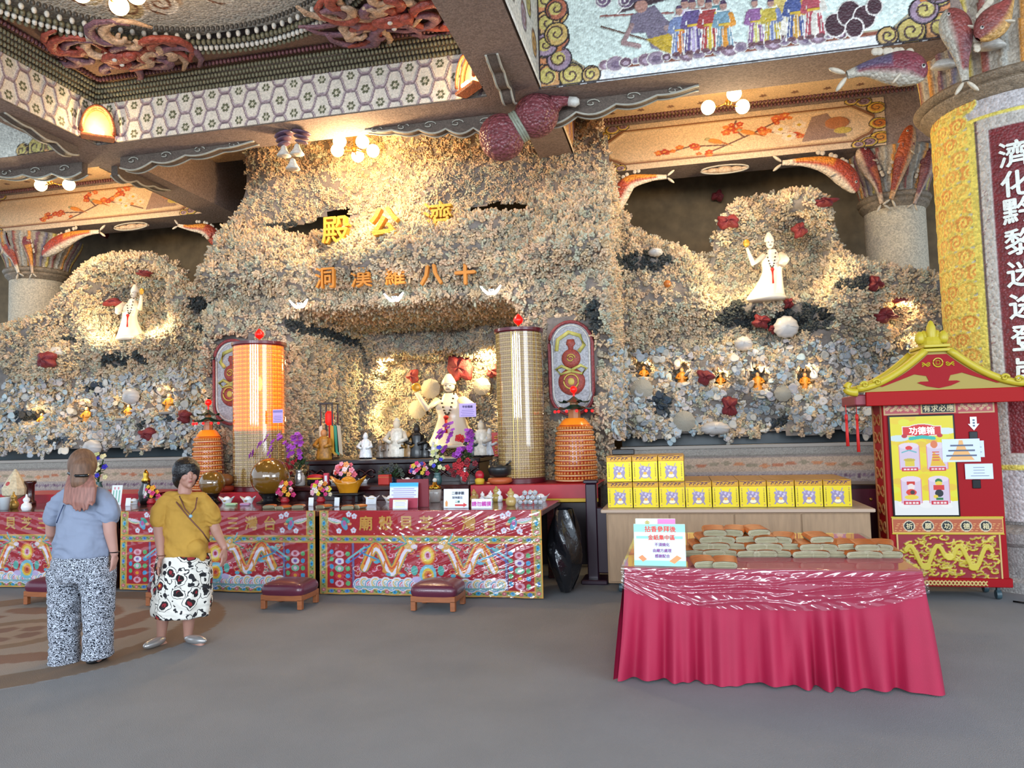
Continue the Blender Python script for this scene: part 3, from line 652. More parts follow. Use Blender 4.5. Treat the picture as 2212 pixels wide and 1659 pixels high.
light('POINT', 'right_bay_lamp', tuple(at(1573, 240, Y=9.5)-np.array([0, 0, .5])), 52, (1, .76, .45), .12)
light('POINT', 'left_bay_lamp', tuple(at(108, 410, Y=9.5)-np.array([0, 0, .5])), 60, (1, .76, .45), .12)
# V-shaped twin lamps on the cave ceiling
TL = mat('lamp_tube_lit', 'ffffff', emit=(1, .96, .92), es=22); CR_ = mat('chrome', 'c8c8c8', rough=.15, metal=1)
for i, (px, py, wh) in enumerate(((648, 664, 'left'), (853, 650, 'middle'), (1062, 635, 'right'))):
    c = at(px, py, Y=9.08); t = thing('twin_tube_lamp', f'{wh} one of three white V-shaped lamps under the lip of the cave', 'lamp', tuple(c), 0, 'V-shaped lamps under the cave lip')
    MB().lathe([(.03, .02), (.045, .05), (.03, .09)], n=12).tube([(0, 0, .08), (0, .3, .14)], .018, 8).build('socket', CR_, t, smooth=True)
    for s in (-1, 1):
        MB().tube([(0, 0, 0), (s*.04, -.02, .0), (s*.085, -.03, .04), (s*.13, -.04, .095)], [.014, .028, .026, .012], 8, flat=.6).build('tube', TL, t, smooth=True)
    light('POINT', 'cave_lip_lamp', tuple(c+np.array([0, -.2, -.1])), 4, (1, .93, .9), .03)
# arched lamp niches in the corners of the frieze
AR = mat('arch_rim_shells', 'b5653a', rough=.5, cells=50, cellbump=.4); AB = mat('arch_back', 'd6b36a', rough=.6, noise=.15, nscale=20)
for px, py, rz, wh in ((208, 278, math.radians(42), 'left'), (1014, 182, math.radians(-42), 'right')):
    X, Y = (-6.98, 7.9) if rz > 0 else (-2.2, 7.9)
    t = thing('arched_corner_lamp', f'glowing arched lamp niche in the {wh} corner of the lattice frieze', 'lamp', (X, Y, HB+.02), rz, 'arched lamp niches in the frieze corners')
    A = [(.17*math.cos(a), .06+.3*math.sin(a)) for a in np.linspace(0, math.pi, 17)]
    MB().prism([(p[0], p[1]) for p in A]+[(-.17, 0), (.17, 0)], .1, .14).build('back_plate', AB, t)
    MB().tube([(p[0]*1.06, 0, p[1]*1.06) for p in A], .022, 6).tube([(p[0]*1.06, .07, p[1]*1.06) for p in A], .03, 6).build('rim', AR, t, smooth=True)
    MB().bbox(-.19, .19, -.02, .14, -.02, .02).build('sill', AR, t)
    MB().bbox(-.07, .07, -.01, .03, .03, .07, .008).build('tube', TL, t)
    light('POINT', 'corner_lamp', (X-math.sin(-rz)*.02, Y-.07, HB+.2), 7, (1, .7, .32), .02)

# ================================================================ ornaments on the beams
SCR = mat('scroll_plaster', '5f5248', rough=.7, cells=70, cellbump=.3, noise=.15, nscale=6); RIM = mat('scroll_rim', 'a8a496', rough=.5, noise=.15, nscale=20)
def scroll(name, label, a, b, Y, hgt, n, flip=1, cat='ornament', xaxis=True, grp='cloud scrolls under the beams', z0=HB):
    """wavy cloud scroll hanging under a beam between a and b"""
    flip = -flip; t = thing(name, label, cat, ((a+b)/2, Y, z0) if xaxis else (Y, (a+b)/2, z0), 0, grp); L = b-a
    top = [(-L/2, .0), (L/2, .0)]; low = []
    for k in range(41):
        s = k/40; e = (1-abs(2*s-1)**1.6)*.25+.75*((s if flip > 0 else 1-s)); low.append((L/2-L*s, -hgt*max(.04, (1-(s if flip < 0 else 1-s))**.8)*(0.65+.35*abs(math.sin(s*math.pi*n)))))
    poly = [(-L/2, .02)]+[(p[0], p[1]) for p in reversed(low)]+[(L/2, .02)]
    mb = MB().prism(poly, -.05, .05); 
    f = (lambda p: p) if xaxis else (lambda p: (p[1], p[0], p[2]))
    mb.v = [f(p) for p in mb.v]; mb.build('body', SCR, t)
    r = MB(); r.tube([f((p[0], -.06, p[1])) for p in low], .014, 5); r.tube([f((p[0], .06, p[1])) for p in low], .014, 5)
    for k in range(n):
        s = (k+.6)/n; cx = L/2-L*s; cz = -hgt*.35*max(.3, (s if flip > 0 else 1-s))
        r.tube([f((cx+.09*(1-q)*math.cos(q*8), -.065, cz+.05*(1-q)*math.sin(q*8))) for q in np.linspace(0, .9, 14)], .009, 5)
    r.build('rim', RIM, t, smooth=True); return t
scroll('cloud_scroll', 'long dark cloud scroll left of the hanging gourd, under the front beam', -3.7, -1.95, 8.66, .26, 5, 1)
scroll('cloud_scroll', 'dark cloud scroll right of the hanging gourd, ending in a curl', -1.5, .35, 8.55, .28, 4, -1)
scroll('cloud_scroll', 'dark scroll under the front beam right of the left crossing', -7.2, -5.2, 8.6, .22, 4, -1)
scroll('cloud_scroll', 'dark scroll under the left crossing beam running back', 8.8, 9.9, -7.5, .2, 3, -1, xaxis=False)
scroll('cloud_scroll', 'dark scroll at the left edge under the front beam', -9.7, -7.8, 8.6, .22, 4, 1)
scroll('cloud_scroll', 'short dark scroll above the gourd on the right fore beam', 7.2, 8.1, -1.72, .2, 3, 1, xaxis=False)
scroll('cloud_scroll', 'short dark scroll on the left fore beam at the crossing', 7.0, 8.1, -7.5, .16, 3, 1, xaxis=False)
def cloud_boss(px, py, Y, label):
    c = at(px, py, Y=Y); t = thing('cloud_boss', label, 'ornament', tuple(c), 0, 'small cloud bosses on the rear beams')
    mb = MB()
    for dx, r in ((-.28, .05), (-.16, .075), (0, .1), (.16, .075), (.28, .05)): mb.sphere((dx, 0, 0), r, 12, 8, (1.3, .5, .55))
    mb.build('cloud', mat('boss_shell', 'b39a80', rough=.5, cells=50, cellbump=.4), t, smooth=True)
    MB().tube([(.33*math.cos(a), -.03, .06*math.sin(a)) for a in np.linspace(0, 6.1, 24)], .012, 6).build('rim', RIM, t, smooth=True)
cloud_boss(1565, 367, 11.04, 'small pink cloud boss on the rear beam at right')
cloud_boss(285, 490, 11.04, 'small pink cloud boss on the rear beam at left')
# double gourd hanging at the beam crossing
t = thing('hanging_gourd', 'large maroon double gourd tied with a band, hanging at the beam crossing', 'gourd', tuple(at(1118, 272, Y=8.35)))
GM = mat('gourd_shells', '7c4146', rough=.35, cells=24, cellbump=1.0, cvar=.2)
c1 = at(1158, 250, Y=8.35)-at(1118, 272, Y=8.35); c2 = at(1084, 297, Y=8.35)-at(1118, 272, Y=8.35)
ax = Vector(c1-c2).normalized(); rot = ax.to_track_quat('Z', 'Y').to_matrix()
MB().sphere(tuple(c1), .25, 24, 16, (1, 1, 1.05), rot).build('upper_bulb', GM, t, smooth=True); MB().sphere(tuple(c2), .27, 24, 16, (1, 1, .98), rot).build('lower_bulb', GM, t, smooth=True)
mb = MB()
for k in (-1, 0, 1): mb.tube([tuple(rot @ Vector((.17*math.cos(a), .17*math.sin(a), .03*k)) + Vector((c1+c2)/2)) for a in np.linspace(0, 2*math.pi, 25)[:-1]], .022, 6, closed=True)
mb.build('band', mat('gourd_band', '8d9180', rough=.5, noise=.2, nscale=40), t, smooth=True)
e = Vector(c1)+ax*.23; MB().tube([e, e+Vector((.1, 0, .03)), e+Vector((.2, 0, .02))], [.12, .06, .05], 10).build('neck', GM, t, smooth=True)
MB().tube([e+Vector((.18, 0, .02)), e+Vector((.26, 0, .0)), e+Vector((.3, 0, -.0))], [.055, .058, .03], 10).build('white_cap', G3, t, smooth=True)
# winged ornament with bell shells
t = thing('bell_ornament', 'winged purple ornament with three white bell shells hanging under the front beam', 'ornament', tuple(at(632, 292, Y=8.4)))
mb = MB()
for k in range(3):
    for s in (-1, 1): mb.sphere((s*.12, 0, .02-.06*k), .13-.02*k, 12, 6, (1, .8, .2), Matrix.Rotation(s*.25, 3, 'Y'))
mb.build('wing', mat('purple_shell', '5d4658', rough=.4, noise=.3, nscale=18), t, smooth=True)
for dx, dz in ((-.12, -.2), (.06, -.2), (.0, -.38)):
    MB().lathe([(.0, .09), (.03, .07), (.045, .02), (.085, -.04), (.09, -.05), (.02, -.045)], (dx, 0, dz), 14).build('bell_shell', G3, t, smooth=True)
# ================================================================ carp
CARPM = mat('carp_mosaic', attr=True, rough=.45, cells=34, cellbump=.7)
def carp(px, label, Y, R=.15, parent=None, cols=('a8442f', 'd98a35', 'd8c6ae'), yo=None, name='carp_sculpture'):
    """fish along photo points from tail to head in the plane Y"""
    P = [Vector(at(x, y, Y=Y+(yo[i] if yo else 0))) for i, (x, y) in enumerate(px)]
    org = P[len(P)//2] if parent is None else Vector((0, 0, 0))
    if parent is None: t = thing(name, label, 'fish sculpture', tuple(org))
    else:
        org = parent.location.copy(); t = None
    n = 26; Q = []
    for k in range(n):
        s = k/(n-1)*(len(P)-1); i = min(int(s), len(P)-2); f = s-i
        p0, p1, p2, p3 = P[max(i-1, 0)], P[i], P[i+1], P[min(i+2, len(P)-1)]
        Q.append(.5*((2*p1)+(p2-p0)*f+(2*p0-5*p1+4*p2-p3)*f*f+(3*p1-p0-3*p2+p3)*f**3))
    V, F, Cc = [], [], []; m = 14
    side = Vector((0, -1, 0))
    for k in range(n):
        s = k/(n-1); t_ = (Q[min(k+1, n-1)]-Q[max(k-1, 0)]).normalized(); upv = side.cross(t_).normalized()
        if upv.z < 0 or (abs(upv.z) < .3 and upv.x > 0): upv = -upv
        r = R*(.24+.8*math.sin(min(1, (s+.04)**1.35*1.45)*math.pi/2)**1.5)
        if s > .7: r *= max(.16, 1-((s-.7)/.3)**2.2*.8)
        for j in range(m):
            a = 2*math.pi*j/m; V.append(Q[k]+upv*math.cos(a)*r+side*math.sin(a)*r*.62-org)
            c = math.cos(a); Cc.append(hexc(cols[2] if c < -.35 else (cols[1] if (s < .55 and c > -.2) else cols[0]) if s > .15 else cols[2]))
    for k in range(n-1):
        for j in range(m): F.append((k*m+j, k*m+(j+1) % m, (k+1)*m+(j+1) % m, (k+1)*m+j))
    F.append(tuple([(n-1)*m+j for j in range(4)]))
    o = np_mesh('body' if t else 'carp', np.array([tuple(v) for v in V]), np.array(F), CARPM, np.array(Cc), t or parent)
    pr_ = t or o
    if t is None: pass
    lo = Vector((0, 0, 0)) if t else Vector((0, 0, 0))
    t0 = (Q[1]-Q[0]).normalized(); u0 = side.cross(t0); fin = mat('fin_shell', 'c9bda8', rough=.4, noise=.2, nscale=30)
    tf = MB()
    for s_ in (-1, 1): tf.sphere(tuple(Q[0]-t0*R*.45+u0*s_*R*.42-org), R*.5, 10, 6, (.35, .3, 1), (-t0+u0*s_*.8).to_track_quat('Z', 'Y').to_matrix())
    tf.build('tail_fin', fin, pr_, smooth=True)
    k = int(n*.62); tk = (Q[k+1]-Q[k-1]).normalized(); uk = side.cross(tk); uk = uk if uk.z > 0 or (abs(uk.z) < .3 and uk.x < 0) else -uk
    df = MB()
    for q in range(7):
        kk = int(n*(.35+.06*q)); tq = (Q[kk+1]-Q[kk-1]).normalized(); uq = side.cross(tq)
        if uq.z < 0 or (abs(uq.z) < .3 and uq.x > 0): uq = -uq
        df.sphere(tuple(Q[kk]+uq*R*1.0-org), R*.24, 8, 5, (1, .4, 1))
    df.build('dorsal_fin', fin, pr_, smooth=True)
    MB().sphere(tuple(Q[k]-uk*R*.75+side*R*.4-tk*R*.1-org), R*.38, 8, 6, (.6, .25, 1), (-uk-tk*.6).to_track_quat('Z', 'Y').to_matrix()).build('pectoral_fin', fin, pr_, smooth=True)
    k = int(n*.86); ek = (Q[k+1]-Q[k-1]).normalized(); ue = side.cross(ek); ue = ue if ue.z > 0 or (abs(ue.z) < .3 and ue.x < 0) else -ue
    ec = Q[k]+side*R*.42+ue*R*.3-org
    e = MB().sphere(tuple(ec), R*.13, 8, 6).build('eye', G3, pr_, smooth=True)
    MB().sphere(tuple(ec+side*R*.1), R*.07, 8, 6).build('pupil', mat('black_gloss', '0c0c0c', rough=.15), e if t else pr_, smooth=True)
    return t or o
carp([(1440, 382), (1400, 385), (1360, 395), (1338, 425), (1328, 460)], 'orange carp diving head down beside the right end of the altar grotto', 10.55, .125)
carp([(1690, 352), (1740, 350), (1790, 358), (1825, 380), (1850, 415)], 'red and orange carp diving to the right beside the right rear column', 10.9, .15)
carp([(385, 487), (410, 492), (440, 495), (458, 508), (464, 530)], 'orange carp diving beside the left end of the altar grotto', 10.75, .11)
carp([(215, 500), (180, 505), (150, 515), (118, 532), (92, 552)], 'orange carp diving to the left beside the left rear column', 11.0, .14)
# ================================================================ columns
def ring_prof(r, z): return [(r, z-.02), (r*1.04, z), (r*1.06, z+.03), (r*1.13, z+.045), (r*1.15, z+.075), (r*1.12, z+.1), (r*1.2, z+.115), (r*1.23, z+.15), (r*1.2, z+.18), (r*1.05, z+.2)]
RINGM = mat('ring_shells', '8a7a66', rough=.5, cells=60, cellbump=.5, noise=.25, nscale=14)
def capital_canvas(r, h):
    cv = Canvas(2*math.pi*r, h, .02, 'a09686'); n = 34; L = cv.w/n
    for k in range(n):
        c = ('7a5560', 'c98a3c', 'a8a69c', '8a5046', 'c9b25a', '6f6a7c')[k % 6]
        cv.line([(L*(k+.5), 0.02), (L*(k+.2), h*.6), (L*(k-.1), h*.95)], L*.42, c, .03)
    return cv
def cap_mesh(parent, c, r0, r1, z0, z1):
    cv = capital_canvas((r0+r1)/2, z1-z0); w = cv.w
    return cv.mesh('capital', MOS, lambda u, v, h: ((r0+(r1-r0)*smooth01(v/(z1-z0))+h)*np.sin(-2*np.pi*u/w), -(r0+(r1-r0)*smooth01(v/(z1-z0))+h)*np.cos(-2*np.pi*u/w), z0+v), parent)
for (cx, cy, r, lab, wh) in ((3.12, 11.65, .4, 'pale round column with carp capital standing behind the right coral wall', 0), (-11.55, 11.65, .46, 'pale round column with carp capital at the left edge behind the coral', 1)):
    t = thing('carved_column', lab, 'column', (cx, cy, 0)); MB().lathe([(r, 0), (r, 4.7)], n=40).build('shaft', mat('column_shells', 'c9bda6', rough=.7, cells=60, cellbump=.3), t, smooth=True, ang=40)
    MB().lathe(ring_prof(r, 4.66), n=40).build('ring', RINGM, t, smooth=True, ang=50)
    cap_mesh(t, (cx, cy), r*1.05, r*1.5, 4.86, HB)
    if wh == 0:
        carp([(1905, 440), (1895, 400), (1880, 370), (1868, 340), (1858, 318)], '', 11.15, .12, t, ('7d3434', 'b5603c', 'd1b394'))
        carp([(1925, 430), (1935, 395), (1948, 350), (1958, 310), (1968, 270)], '', 11.1, .12, t, ('b4572f', '8a4038', 'd0a070'))
        carp([(1975, 440), (1990, 400), (2000, 370), (2003, 340), (2006, 320)], '', 11.2, .1, t, ('6f3a3c', '8a5a5c', 'b59a88'))
    else:
        carp([(70, 590), (66, 560), (60, 535), (55, 515), (52, 500)], '', 11.1, .1, t, ('7d3a40', 'd08a3a', 'd1b394'))
        carp([(40, 590), (30, 560), (22, 545), (14, 530), (5, 505)], '', 11.1, .12, t, ('b0503a', '9a4a3a', 'd8c9b0'))
# big front column with the red verse board
PCX, PCY, PR = 3.6, 8.8, .78
col = thing('inscribed_column', 'huge round column with yellow cloud mosaic and a red verse board', 'column', (PCX, PCY, 0))
MB().lathe([(.95, 0), (.95, .1), (.9, .14), (.9, .42), (.94, .46), (.94, .55), (.86, .6), (PR-.012, .62), (PR-.012, 4.92)], n=64).build('plinth', mat('plinth_shells', '8d8a86', rough=.6, cells=50, cellbump=.4, noise=.2, nscale=4), col, smooth=True, ang=35)
AW = 2*math.pi*PR; cv = Canvas(AW*.62, 4.25, .0125, 'b9b4b4'); mid = cv.w/2
rr = random.Random(9); j = 0
for zz in np.arange(.1, 4.2, .17):
    for s in (-1, 1):
        for q in range(4):
            X = mid+s*(.42+.21*q+(.1 if j % 2 else 0)); R = .12
            f = ('d8a24a', 'd9b34e', 'cf8f3e')[(j+q) % 3]
            cv.ell(X, zz, R*1.15, R*.78, 'd6c75c', .02); cv.ell(X, zz, R*.98, R*.62, f, .014); cv.spiral(X+.02, zz, R*.62, .022, 'dccb62', z=None, turns=1.4, sgn=s)
    j += 1
cv.rect(mid-.4, .5, mid+.4, 4.02, 'd6c75c', .015); cv.rect(mid-.33, .55, mid+.33, 3.98, 'b5afa6', .012); cv.rect(mid-.325, .555, mid-.305, 3.975, '5a4a48', .012)
for k in range(150): cv.ell(mid+rr.choice([-1, 1])*rr.uniform(.24, .31), rr.uniform(.6, 3.95), .009, .007, '8d6a68', .014)
cv.rect(mid-.2, .66, mid+.2, 3.86, '74262a', .0)
fcyl = lambda u, v, h: (-(PR+h)*np.sin(-(u-mid)/PR+A0), -(PR+h)*np.cos(-(u-mid)/PR+A0), .65+v)
A0 = math.radians(25)
cv.mesh('shaft', MOS, fcyl, col)
txt = MB(); ZC = [pxz(x, y, 8.12)[1] for x, y in ((2186, 335), (2188, 399), (2191, 457), (2201, 524), (2201, 593), (2205, 661), (2206, 730), (2207, 800))]
def oncyl(x, y, z): a = -x/PR+A0; return (-(PR+.035-y)*math.sin(a), -(PR+.035-y)*math.cos(a), z)
for ch, z in zip('濟化黔黎迷途登岸', ZC): add_text(txt, ch, 0, 0, z, .27, 0, .006, .95, fn=oncyl)
txt.build('lettering', mat('letter_shell_white', 'e3e6dc', rough=.35, noise=.15, nscale=50), col)
MB().lathe(ring_prof(PR, 4.86), n=64).build('ring', RINGM, col, smooth=True, ang=50)
cap_mesh(col, None, PR*1.08, PR*1.5, 5.06, 7.2)
for P in ([(1830, 162), (1870, 150), (1915, 148), (1960, 150), (1998, 168)],): carp(P, '', 7.75, .17, col, ('7d3a44', '5d5068', 'b0a898'))
carp([(2085, 175), (2078, 130), (2072, 90), (2062, 55), (2048, 20)], '', 7.7, .14, col, ('8a4540', '7a4a4c', 'b0a898'))
carp([(2185, -10), (2175, 10), (2160, 30), (2140, 55), (2112, 85)], '', 7.6, .14, col, ('8a4a44', '9a4a44', 'c89a58'))
for a in (-1.0, -.55, -.1): MB().lathe([(.0, .06), (.08, .04), (.13, -.02), (.12, -.03)], (-math.sin(-a)*1.0, -math.cos(a)*1.02, 5.25), 14, sy=.6).build('shell', G3, col, smooth=True)

# ================================================================ coral characters, shells, red corals, figures in the niches
def chars(lst, size, thick, m, group, lab, out, z=None):
    for ch, px, py, nth in lst:
        x, zz = pxz(px, py, 9.55); x, zz = pxz(px, py, surf(x, zz)-out); y = surf(x, zz)-out
        mb = MB(); add_text(mb, ch, 0, 0, 0, size, thick, size*(.03 if ch in '八十公' else .012))
        o = mb.build('coral_character', m, None); o.location = (x, y, zz); tag(o, lab % (ch, nth), 'lettering', group)
chars((('殿', 725, 497, 'left'), ('公', 835, 483, 'middle'), ('濟', 945, 467, 'right')), .42, .1, mat('gold_coral', 'd9a53c', rough=.5, bump=.6, bscale=30), 'large golden characters above the cave', 'chunky golden character %s, %s one of the upper three', .3)
chars((('洞', 690, 595, 'first from the left'), ('漢', 757, 586, 'second from the left'), ('羅', 830, 580, 'middle'), ('八', 905, 577, 'second from the right'), ('十', 990, 580, 'rightmost')), .3, .06, mat('orange_coral', 'd98a2e', rough=.5), 'small orange characters on the cave lip', 'orange character %s on the cave lip, %s of five', .27)
RED = mat('red_coral', '7d2a30', rough=.6, noise=.25, nscale=14, bump=.5, bscale=40); WSH = mat('clam_shell', 'c6c2bf', rough=.35, noise=.08, nscale=9, stretch=(1, 1, 4)); FAN = mat('mushroom_coral', 'a9a293', rough=.8, bump=.4, bscale=60)
def blobm(rx, rz, ry, seed, lob=5, amp=.28, n=22, m=12):
    rr = random.Random(seed); ph = [rr.uniform(0, 6.28) for _ in range(3)]; mb = MB()
    def fn(a, b):
        t = a*2*math.pi; r = math.sin(b*math.pi); k = 1+amp*math.sin(lob*t+ph[0])*.5+amp*math.sin((lob-2)*t+ph[1])*.6
        return (rx*r*k*math.cos(t), -ry*math.cos((b)*math.pi)*(1+.25*math.sin(5*t+7*b+ph[2])), rz*r*k*math.sin(t))
    return mb.grid(fn, n, m)
for i, (px, py, rx, rz, lab) in enumerate((
    (108, 778, .17, .14, 'dark red coral behind the white clam at upper left'), (325, 938, .14, .1, 'dark red crescent coral low on the left wall'), (404, 900, .09, .11, 'red coral beside the left pagoda lamp'),
    (250, 655, .17, .06, 'red coral by the sleeve of the left statue'), (318, 592, .11, .05, 'dark red coral above the head of the left statue'), (150, 790, .07, .06, 'small red coral right of the upper left clam'),
    (1575, 878, .1, .14, 'upright red coral low on the right wall'), (1523, 815, .11, .1, 'red coral between the second and third small right niches'), (1643, 696, .11, .09, 'round maroon coral under the right statue'),
    (1888, 615, .09, .1, 'red coral between two blue patches at upper right'), (1908, 683, .14, .09, 'red coral left of the lit patch beside the big column'), (1970, 643, .22, .1, 'bright red coral cluster lit from below beside the big column'),
    (1702, 657, .06, .07, 'small dark red coral under the hem of the right statue'), (1550, 426, .08, .07, 'dark red coral on the boards beside the right canopy'), (1572, 482, .15, .09, 'dark red coral left of the right statue canopy'),
    (1776, 440, .17, .06, 'red coral at the right end of the right canopy'), (1725, 500, .09, .1, 'red coral behind the raised sleeve of the right statue'), (1668, 712, .05, .06, 'little red coral touching the heart-shaped shell'), (996, 795, .2, .2, 'large red coral behind the head of the white monk statue'), (895, 813, .085, .1, 'round red coral left of the monk statue'),
    (1066, 802, .085, .1, 'orange-red coral right of the monk statue'), (230, 508, .06, .06, 'tiny maroon coral on the boards at upper left'), (665, 868, .12, .07, 'dark red coral in the shade left of the hanging lantern'))):
    gold_ = 790 < px < 1110 and py > 740; x, z = pxz(px, py, 12.3 if gold_ else 10.3); y = 12.32 if gold_ else min(surf(x, z), 10.75)
    if px == 1550 or px == 230: y = 12.9
    if px == 665: y = 11.7
    x, z = pxz(px, py, y); k = y/10.3
    o = blobm(rx*k, rz*k, .1, i, 5 if i % 2 else 6).build('red_coral', RED, smooth=True); o.location = (x, y-.06, z); tag(o, lab, 'coral', 'red corals set into the wall')
for i, (px, py, rx, rz, lab) in enumerate((
    (122, 762, .17, .105, 'smooth oval white clam shell at upper left'), (284, 856, .15, .13, 'ragged white clam shell above the third left niche'), (200, 966, .17, .12, 'bluish white clam shell low behind the long-haired woman'),
    (1698, 706, .16, .15, 'large heart-shaped white clam shell under the right statue'), (1606, 742, .12, .1, 'tilted white clam shell on the right wall'), (1416, 545, .1, .06, 'small white shell high on the right coral slope'), (1545, 925, .19, .09, 'bluish white clam low on the right wall'))):
    x, z = pxz(px, py, 10.2); y = min(surf(x, z), 10.7)-.1; x, z = pxz(px, py, y); mb = MB()
    def fn(a, b, rx=rx, rz=rz):
        t = a*2*math.pi; r = math.sin(b*math.pi/2)*(1+.04*math.cos(11*t)*b); return (rx*r*math.cos(t), -.11*math.cos(b*math.pi/2)*(1+.05*math.cos(22*t)), rz*r*(math.sin(t)-.1*math.cos(t)**2))
    o = mb.grid(fn, 44, 8).build('clam_shell', WSH, smooth=True); o.location = (x, y, z); tag(o, lab, 'shell', 'clam shells set into the wall')
for i, (px, py, r, lab) in enumerate(((1387, 843, .15, 'large round grey mushroom coral under the first right niche'), (1478, 910, .14, 'pale round mushroom coral low on the right wall'), (933, 840, .17, 'fan-like round coral left of the monk statue'), (1043, 835, .15, 'fan-like round coral right of the monk statue'), (905, 885, .16, 'round fan coral low at the left of the golden niche'), (1690, 850, .11, 'oval pale mushroom coral under the last small right niche'))):
    gold_ = 790 < px < 1110; x, z = pxz(px, py, 12.35 if gold_ else 10.2); y = 12.3 if gold_ else surf(x, z)-.06; x, z = pxz(px, py, y); mb = MB()
    mb.grid(lambda a, b: (r*b*math.cos(a*6.2832)*(1+.03*math.sin(a*56.5)), -.05+.06*b*b+.006*math.cos(a*6.2832*36)*b, r*b*math.sin(a*6.2832)*(1+.03*math.sin(a*56.5))), 108, 6)
    o = mb.build('mushroom_coral', FAN, smooth=True); o.location = (x, y-.08, z); tag(o, lab, 'coral', 'round mushroom corals set into the wall')
x, z = pxz(1441, 609, 10.1); o = MB().sphere((0, 0, 0), .05, 12, 8).build('orange_ball', mat('orange_gloss', 'b86a2a', rough=.4)); o.location = (x, surf(x, z)-.09, z); tag(o, 'small orange ball stuck in the right coral slope', 'ornament')
# small figures in the lit niches
def figurine(t, h, robe, skin='d9b38a', wide=1.0, seat=True):
    w = h*.24*wide
    MB().lathe([(w*1.1, 0), (w*1.15, h*.06), (w, h*.3), (w*.75, h*.5), (w*.8, h*.66), (w*.62, h*.76), (w*.25, h*.8)], n=14, sy=.75).build('robe', robe, t, smooth=True)
    MB().sphere((0, -.01*h, h*.88), h*.115, 12, 8, (.9, .95, 1.1)).build('head', mat('fig_skin_'+skin, skin, rough=.5), t, smooth=True)
    for s in (-1, 1): MB().tube([(s*w*.75, 0, h*.68), (s*w*1.2, -w*.5, h*.48), (s*w*.4, -w*1.0, h*.42)], [w*.26, w*.3, w*.2], 8).build('arm', robe, t, smooth=True)
GW = mat('gilt_robe', 'd08c30', rough=.45, noise=.3, nscale=40); names = ('farthest left', 'second', 'third', 'fourth', 'fifth')
for i, (px, py, x, z, rx, rz) in enumerate(NICHES):
    side_ = 'left' if px < 1000 else 'right'; k = i if i < 5 else i-5; yb = 10.72
    if i < 10:
        yy = surf(x, z); t = thing('niche_figure', f'small gilt seated figure in the {names[k]} lit niche of the {side_} wall', 'figurine', (x+.02+(.06 if i < 5 else 0), yy-(.2 if i > 4 else .42), z-rz*.9), 0, f'gilt figures in the small {side_} niches')
        MB().lathe([(rx*.75, -.03), (rx*.8, 0), (rx*.6, .015)], n=14).build('base', mat('niche_base', '8f8a84', rough=.7), t, smooth=True)
        figurine(t, rz*1.35, GW, 'd0a070')
    light('POINT', 'niche_lamp', (x+rx*.3, surf(x, z)-(.42 if i > 4 else .5), z+rz*.5), 2.0 if i < 10 else 4.5, (1, .66, .3), .02)
x, z = pxz(690, 810, 11.8); light('POINT', 'niche_lamp', (x+.03, 11.8, z+.03), 5, (1, .7, .36), .02)
